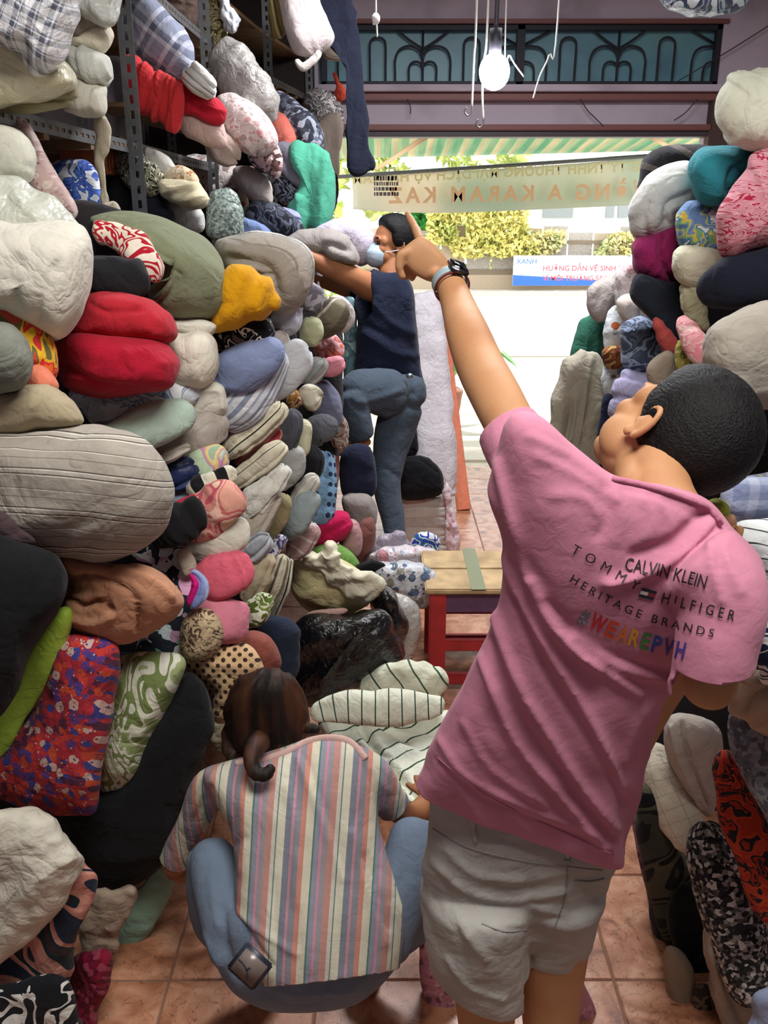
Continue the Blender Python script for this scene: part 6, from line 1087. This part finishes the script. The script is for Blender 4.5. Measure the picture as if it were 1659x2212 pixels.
# watch
wc = Pd(972, 612, 1.765); wax = Pd(990, 662, 1.70)-Pd(955, 592, 1.80); wax /= np.linalg.norm(wax)
side = np.cross(wax, wc-np.array([0, 0, CAMZ])); side /= np.linalg.norm(side); outv = np.cross(side, wax)
if outv@(wc-np.array([0, 0, CAMZ])) > 0: outv = -outv
def ring(ax, r, w, n=28, th=.003, cen=wc, wid=.0):
    V = []; F = []
    for i in range(n):
        a = 2*math.pi*i/n; d = side*math.cos(a)*r[0]+outv*math.sin(a)*r[1]; dn = d/np.linalg.norm(d)
        for q, e in ((-w/2, 0), (w/2, 0), (w/2, th), (-w/2, th)): V.append(cen+d+dn*e+wax*q)
    for i in range(n):
        k = (i+1) % n
        for j in range(4): F.append((i*4+j, i*4+(j+1) % 4, k*4+(j+1) % 4, k*4+j))
    return V, F
wat = empty('watch', wc, 'smart watch with a square dark face and pale strap on the pointing wrist', 'watch')
geo('strap', [ring(wax, (.033, .030), .022)], simple('pale_strap', '#8fa3a8', .5), wat)
wdir = outv*.62+side*(.78 if side[0] > 0 else -.78); wdir /= np.linalg.norm(wdir); cs = wc+wdir*.036; s2 = np.cross(wax, wdir)
def obox(c, ax, h):
    V = []; 
    for i in (-1, 1):
        for j in (-1, 1):
            for k in (-1, 1): V.append(c+ax[0]*i*h[0]+ax[1]*j*h[1]+ax[2]*k*h[2])
    return V, boxgeo(0, 1, 0, 1, 0, 1)[1]
def oboxo(name, c, ax, h, mat, par, bev=.003):
    me = mkmesh(name, *obox(c, ax, h)); bm = bmesh.new(); bm.from_mesh(me); bmesh.ops.recalc_face_normals(bm, faces=bm.faces[:]); bmesh.ops.bevel(bm, geom=bm.edges[:], offset=bev, segments=3, affect='EDGES'); bm.to_mesh(me); bm.free(); return link(me, name, mat, par)
oboxo('case', cs, (wax, s2, wdir), (.021, .019, .006), simple('watch_metal', '#4c4c50', .25, .8), wat)
oboxo('screen', cs+wdir*.0056, (wax, s2, wdir), (.018, .016, .0015), simple('watch_glass', '#07070a', .08), wat, .001)
bc_ = wc+wax*.022
tag(geo('bracelet', [ring(wax, (.034, .031), .004, th=.003, cen=wc+wax*(.018 if (proj(wc+wax)[1] > proj(wc)[1]) else -.018))], simple('dark_red_cord', '#6b1f22', .7)), 'thin dark red cord bracelet beside the smart watch', 'bracelet')

# ---- squatting woman
p2 = empty('person', (-.15, 1.75, 0), 'woman squatting with her back turned in a pastel striped blouse and blue jeans', 'person')
h2 = Pd(576, 1560, 2.20); HM2 = frame((.25, .80, -.55), (.0, .55, .80))
b2 = head_parts(h2, HM2, .96)
b2 += [tb([(590, 1700, 2.16, 44), (590, 1640, 2.18, 42), (582, 1600, 2.2, 42)], 1)]
b2 += [bb([(480, 1680), (600, 1650), (740, 1620), (790, 1680), (800, 1850), (820, 2050), (700, 2150), (560, 2120), (520, 1950), (500, 1800)], (1.70, 0, -.06), .08, .10, .85)]
b2 += [tb([(480, 1690, 2.15, 34), (425, 1765, 2.22, 30), (378, 1860, 2.30, 27), (366, 1876, 2.32, 26)], 1), tb([(366, 1872, 2.32, 25), (400, 1882, 2.36, 24), (450, 1880, 2.46, 20)], 1)]
b2 += [tb([(790, 1670, 2.10, 34), (835, 1720, 2.18, 30), (880, 1762, 2.26, 26), (915, 1740, 2.40, 22), (920, 1720, 2.45, 18)], 1)]
for hx, hy, hd, sg_ in ((455, 1880, 2.47, -1), (920, 1716, 2.47, 1)):
    c0 = Pd(hx, hy, hd); b2.append(ell(c0+np.array([0, .03, 0]), (.036, .042, .014)))
    for i in range(4): b2 += [cap(c0+np.array([-.024+i*.016, .06, 0]), c0+np.array([-.026+i*.017, .095+.006*(1-abs(i-1.5)), -.008]), .0078), cap(c0+np.array([-.026+i*.017, .095, -.008]), c0+np.array([-.026+i*.017, .112, -.026]), .0070)]
    b2.append(cap(c0+np.array([-sg_*.030, .02, 0]), c0+np.array([-sg_*.050, .055, -.006]), .009))
for kx, ky in ((456, 1822), (896, 1770)):
    k_ = Pd(kx, ky, 2.14); an = (k_[0]+(.12 if kx < 600 else -.12), k_[1]+.05)
    b2.append(tubew(np.array([[k_[0], k_[1], k_[2]-.03, .05], [k_[0], k_[1]+.01, .25, .046], [an[0], an[1], .08, .034], [an[0], an[1], .05, .034]]), .9, 1, .8, dict(w=(0, 1)))); b2.append(ell((an[0], an[1]+.05, .035), (.042, .12, .035)))
fuse('body', b2, .0052, M_skin2, p2, 3)
for sx in (-1, 1): link(mkmesh('eye', *(lambda g: (g[0]@HM2.T*.96+h2, g[1]))(ell((sx*.031, .082, .0), (.013, .012, .011)))), 'eye', simple('eye_white', '#d9d4cc', .2), p2)
blouse_st = [('#bf8f85', 5), ('#d0c8bb', 3), ('#5f857c', 1), ('#d6d2bd', 6), ('#7f8491', 5), ('#c48f9b', 2), ('#8b8a93', 5), ('#c78a7c', 4), ('#d3cdb8', 6), ('#55807a', 1.2), ('#9293a0', 4), ('#c98fa3', 2.2), ('#9a959b', 4)]
M_bl = fab('stripes', tuple(blouse_st), .135, rot=90, bump=.4, wob=.0, cz=.15)
bf = [([(620, 1700), (640, 1800), (640, 1950)], 12, .006), ([(645, 1640), (690, 1760), (740, 1900)], 8, .008), ([(660, 1640), (710, 1760), (760, 1880)], 5, -.005), ([(500, 1830), (530, 1810)], 9, -.006), ([(790, 1850), (820, 1930), (840, 2000)], 8, -.010), ([(760, 1800), (800, 1950), (830, 2040)], 9, .008), ([(520, 1690), (530, 1790), (520, 1880)], 10, .006), ([(505, 1960), (560, 2010), (640, 2060)], 7, .008), ([(520, 1990), (560, 2050), (590, 2090)], 6, -.006), ([(640, 1850), (660, 2000), (670, 2090)], 14, .005), ([(720, 1900), (740, 2090)], 9, -.005), ([(590, 1900), (600, 2080)], 8, -.004), ([(470, 1660), (430, 1720), (400, 1790)], 7, .005), ([(455, 1700), (420, 1770)], 5, -.006), ([(800, 1660), (840, 1710)], 6, .005)]
bs_ = [bb([(440, 1672), (500, 1642), (560, 1632), (610, 1618), (660, 1598), (710, 1588), (755, 1598), (795, 1640), (815, 1720), (825, 1800), (850, 1890), (872, 1970), (868, 2040), (850, 2110), (780, 2160), (700, 2180), (590, 2150), (540, 2060), (506, 1960), (508, 1870), (498, 1790), (470, 1740)], (1.70, 0, -.064), .12, .12, .75)]
bs_ += [tb([(520, 1700, 2.12, 46), (460, 1700, 2.16, 42), (420, 1770, 2.22, 36), (380, 1850, 2.30, 34), (350, 1910, 2.36, 32)], .95, er=.3), tb([(740, 1650, 2.10, 46), (800, 1675, 2.10, 44), (840, 1730, 2.18, 40), (885, 1785, 2.27, 34)], .95, er=.3)]
hA2, hB2 = Pd(585, 2100, 1.97), Pd(840, 2068, 1.97); dn2 = Pd(680, 2110, 1.97)-Pd(640, 1700, 2.12); n2_ = nplane(hA2, hB2, dn2)
blo = fuse('blouse', bs_, .0055, M_bl, p2, 4, lambda v, n: fold(v+n*(.004*fbm(v*8, 3))[:, None], n, bf), cuts=[((hA2+hB2)/2+(Pd(680, 2118, 1.97)-Pd(680, 2095, 1.97)), n2_, .25), (Pd(376, 1858, 2.30), Pd(350, 1915, 2.36)-Pd(380, 1850, 2.30), .09), (Pd(848, 1742, 2.19), Pd(885, 1785, 2.27)-Pd(840, 1730, 2.18), .075)], solid=.003,
     uvf=lambda v: np.stack([(v[:, 2]-1)*1.0, (v[:, 0]+.02*np.sin((v[:, 2])*6))*1.0], 1) if False else np.stack([v[:, 0]-(v[:, 2]-.5)*(.10+.25*v[:, 0]), v[:, 2]], 1)); blo['label'] = 'pastel striped cotton blouse'
stitched('neckband', blo, [(510, 1650), (570, 1640), (620, 1624), (665, 1602), (712, 1594), (757, 1604), (790, 1640)], .009, fab('plain', '#cfada4', cz=.1), blo)
M_jean = fab('plain', '#6f7f93', bump=.5, cz=.12)
jf = [([(560, 2120), (640, 2150), (760, 2140)], 5, .004), ([(560, 2135), (620, 2168), (700, 2170)], 3, -.003), ([(690, 2130), (740, 2150), (780, 2120)], 4, .004), ([(480, 1960), (490, 2050), (520, 2120)], 9, -.008), ([(455, 1900), (470, 2000)], 8, .005), ([(860, 1900), (840, 2020)], 8, -.006), ([(680, 2120), (680, 2190)], 4, -.006), ([(440, 2020), (480, 2100)], 6, .006)]
js = [bb([(462, 1990), (600, 1930), (760, 1930), (870, 1990), (862, 2080), (800, 2150), (740, 2178), (660, 2190), (580, 2185), (510, 2150), (470, 2080)], (1.60, 0, -.03), .13, .13, .75),
      tb([(535, 2090, 2.0, 72), (500, 1990, 2.03, 62), (465, 1890, 2.09, 52), (455, 1815, 2.15, 44)], .95), tb([(800, 2080, 2.0, 76), (850, 1960, 2.03, 66), (885, 1850, 2.08, 56), (893, 1765, 2.13, 42)], .95)]
for kx, ky in ((456, 1822), (896, 1770)):
    k_ = Pd(kx, ky, 2.14); an = (k_[0]+(.12 if kx < 600 else -.12), k_[1]+.05); js.append(tubew(np.array([[k_[0], k_[1], k_[2]-.02, .062], [k_[0], k_[1]+.01, .25, .058], [an[0], an[1], .12, .048], [an[0], an[1], .10, .046]]), .9, 1, .4, dict(w=(0, 1))))
fuse('jeans', js, .0062, M_jean, p2, 3, lambda v, n: fold(v+n*(.003*fbm(v*10, 3))[:, None], n, jf), uvf=uvw())['label'] = 'light blue denim jeans'
M_hair2 = hair_mat('dark_brown_hair', '#120a08', '#4a2c1c', (9, 3, 1.2))
hg = [bb([(486, 1570), (490, 1505), (520, 1462), (570, 1444), (622, 1456), (652, 1500), (668, 1550), (660, 1600), (632, 1640), (580, 1652), (530, 1648), (496, 1620)], Yd(576, 1560, 2.2), .125, .10, .9)]
hg += [tb([(566, 1590, 2.06, 22), (542, 1632, 1.99, 17), (548, 1666, 1.97, 15), (574, 1672, 1.97, 13), (588, 1652, 1.98, 6)], .8), tb([(630, 1580, 2.16, 16), (664, 1572, 2.14, 12), (690, 1580, 2.13, 5)], .7), tb([(500, 1560, 2.18, 16), (496, 1620, 2.16, 14), (515, 1655, 2.14, 8)], .8), tb([(610, 1600, 2.13, 20), (600, 1640, 2.12, 14), (590, 1655, 2.12, 6)], .7)]
def hairfn(v, n):
    q = proj(v); c = np.array([592, 1415]); d = q-c; a = np.arctan2(d[:, 0], d[:, 1]); r = np.linalg.norm(d, axis=1)
    s_ = np.stack([a*9+.004*r, r/130, v[:, 1]*1.5], 1); return v+n*(.0045*ridge(s_, 3))[:, None]
fuse('hair', hg, .0042, M_hair2, p2, 2, hairfn)['label'] = 'dark brown bobbed hair with a curled tail'
# phone in her back pocket
ph = [Pd(526, 2030, 1.86), Pd(584, 2082, 1.85), Pd(552, 2142, 1.85), Pd(497, 2096, 1.86)]
pc = sum(ph)/4; e1 = ph[1]-ph[0]; e2 = ph[3]-ph[0]; w1 = np.linalg.norm(e1)/2; w2 = np.linalg.norm(e2)/2; e1 /= 2*w1; e2 -= e1*(e2@e1); e2 /= np.linalg.norm(e2); e3 = np.cross(e1, e2); e3 = e3 if e3@(pc-np.array([0, 0, CAMZ])) < 0 else -e3
phn = empty('phone', pc, 'dark framed phone tilted in the back pocket of the squatting woman', 'phone')
oboxo('case', pc, (e1, e2, e3), (w1, w2, .006), simple('slate_case', '#2a303c', .4), phn, .004); oboxo('back_panel', pc+e3*.005, (e1, e2, e3), (w1*.84, w2*.84, .0025), simple('taupe_glass', '#7a6e68', .25, mottle=.2, bs=30), phn, .002)
geo('curved_line', [rod([pc+e3*.0085+e1*w1*a_+e2*w2*b_ for a_, b_ in ((-.75, .0), (-.3, .05), (.1, .3), (.35, .75))], .0012, 6), rod([pc+e3*.0085+e1*w1*a_+e2*w2*b_ for a_, b_ in ((-.02, .15), (.05, -.1))], .0018, 6)], simple('slate_case', '#2a303c', .4), phn)

# ---- climbing man
p3 = empty('person', (.08, 4.6, 0), 'masked man in a navy t shirt and grey jeans climbing on the pile', 'person')
h3 = Pd(846, 528, 4.6); HM3 = frame((-.90, -.40, .12), (.10, .0, 1))
b3 = head_parts(h3, HM3, 1.1)
b3 += [tb([(838, 610, 4.6, 26), (846, 575, 4.6, 24), (852, 545, 4.6, 24)], 1), bb([(806, 605), (860, 595), (882, 640), (885, 760), (898, 840), (812, 815), (806, 700)], Yd(840, 700, 4.62), .09, .09, .9)]
b3 += [tb([(835, 630, 4.55, 31), (800, 620, 4.5, 30), (755, 597, 4.4, 25), (700, 572, 4.3, 21), (662, 552, 4.25, 14), (640, 542, 4.22, 14)], 1), tb([(820, 640, 4.72, 28), (760, 622, 4.75, 24), (715, 612, 4.72, 17), (690, 606, 4.7, 13)], 1)]
for (x0, y0, dd) in ((640, 540, 4.2), (688, 604, 4.68)):
    c0 = Pd(x0, y0, dd); b3.append(ell(Pd(x0-8, y0-3, dd), (.040, .022, .018)))
    for i in range(4): b3 += [cap(Pd(x0-22, y0-12+i*6, dd), Pd(x0-40+i, y0-17+i*7, dd-.01), .0095), cap(Pd(x0-40+i, y0-17+i*7, dd-.01), Pd(x0-52+2*i, y0-14+i*8, dd+.01), .0085)]
    b3.append(cap(Pd(x0-5, y0+8, dd), Pd(x0-18, y0+16, dd), .011))
f3 = Pd(770, 965, 4.5); b3 += [tb([(785, 940, 4.5, 22), (780, 965, 4.5, 19)], 1), ell(f3+np.array([-.06, -.01, -.01]), (.125, .05, .036)), tb([(865, 800, 4.66, 40), (850, 960, 4.7, 26), (838, 1040, 4.7, 22), (850, 1120, 4.7, 19), (858, 1190, 4.7, 17)], 1), tb([(862, 860, 4.66, 24), (775, 862, 4.45, 22), (772, 900, 4.46, 20), (783, 950, 4.49, 20)], 1), ell(Pd(848, 1200, 4.7), (.11, .05, .035))]
fuse('body', b3, .0062, M_skin2, p3, 2)
for sx in (-1, 1): link(mkmesh('eye', *(lambda g: (g[0]@HM3.T*1.1+h3, g[1]))(ell((sx*.031, .083, .0), (.012, .012, .009)))), 'eye', simple('dark_eye', '#1a1412', .2), p3)
for sx in (-1, 1): link(mkmesh('eyebrow', *(lambda g: (g[0]@HM3.T*1.1+h3, g[1]))(ell((sx*.032, .094, .022), (.020, .006, .005)))), 'eyebrow', M_hair1, p3)
hair_shell('hair', h3, HM3, 1.13, M_hair1, p3, front=.032, low=-.03, thick=.018)
mk = [(lambda g: (g[0]@HM3.T*1.1+h3, g[1]))(ell((0, .074, -.056), (.062, .060, .058)))]
def mask_fn(v, n): return v+n*(.0015*ridge(v*np.array([10, 10, 60]), 1))[:, None]
fuse('face_mask', mk, .005, simple('pale_blue_mask', '#9fb0bf', .8, bump=.3), p3, 2, mask_fn)['label'] = 'pale blue surgical mask'
geo('mask_strap', [rod([h3+HM3@np.array(p_)*1.1 for p_ in ((-.055, .06, -.04), (-.075, .03, -.03), (-.085, .0, -.02))], .002, 6), rod([h3+HM3@np.array(p_)*1.1 for p_ in ((.055, .06, -.04), (.075, .03, -.03), (.085, .0, -.02))], .002, 6)], simple('white_elastic', '#d9dde0', .7), p3)
t3 = [bb([(772, 600), (800, 578), (835, 588), (872, 588), (893, 620), (899, 680), (902, 745), (912, 800), (922, 850), (900, 870), (860, 850), (815, 840), (772, 838), (768, 760), (772, 700), (762, 650)], Yd(840, 700, 4.6), .13, .12, .75),
      tb([(845, 625, 4.58, 38), (820, 628, 4.53, 36), (795, 615, 4.48, 33), (765, 600, 4.42, 30)], 1, er=.3), tb([(830, 640, 4.7, 34), (790, 632, 4.74, 30), (755, 622, 4.76, 28)], 1, er=.3), tb([(838, 612, 4.58, 30), (842, 588, 4.58, 28)], 1)]
tf3 = [([(800, 650), (850, 700), (890, 720)], 9, .012), ([(790, 720), (850, 760), (900, 770)], 9, .012), ([(790, 700), (850, 735)], 6, -.01), ([(880, 640), (890, 740)], 8, .008)]
fuse('shirt', t3, .008, fab('plain', '#161d33', coords='obj'), p3, 3, lambda v, n: fold(v+n*(.008*fbm(v*6, 3))[:, None], n, tf3), cuts=[(Pd(845, 826, 4.6), (-.1, 0, -1), .38), (Pd(808, 622, 4.5), Pd(765, 600, 4.42)-Pd(820, 628, 4.53), .22, lambda c: proj(c)[0] < 803 and c[1] < Yd(800, 620, 4.66)), (Pd(765, 625, 4.75), Pd(755, 622, 4.76)-Pd(790, 632, 4.74), .08)], solid=.005)
j3 = [tb([(878, 800, 4.62, 40), (872, 850, 4.64, 50), (868, 890, 4.66, 48)], .9), tb([(868, 855, 4.62, 58), (810, 845, 4.5, 50), (760, 842, 4.40, 42), (750, 850, 4.38, 38)], .95), tb([(752, 842, 4.38, 35), (768, 900, 4.42, 33), (782, 950, 4.47, 28)], .95, er=.4), tb([(872, 860, 4.66, 50), (848, 950, 4.7, 42), (836, 1040, 4.7, 31), (848, 1120, 4.7, 25), (856, 1185, 4.7, 23)], .95, er=.4)]
jf3 = [([(870, 840), (820, 860), (770, 870)], 8, .010), ([(890, 850), (870, 890), (830, 890)], 7, -.012), ([(850, 1040), (860, 1100), (868, 1170)], 4, .006), ([(830, 1010), (860, 1030)], 5, -.008), ([(760, 870), (790, 890)], 6, -.01)]
fuse('jeans', j3, .008, fab('plain', '#434e5b', bump=.5, coords='obj'), p3, 3, lambda v, n: fold(v+n*(.006*fbm(v*7, 3))[:, None], n, jf3))['label'] = 'faded grey blue jeans'
geo('belt_buckle', [ell(Pd(885, 812, 4.48), (.02, .01, .014), 8, 10)], simple('steel_buckle', '#8f9aa0', .3, .9), p3)
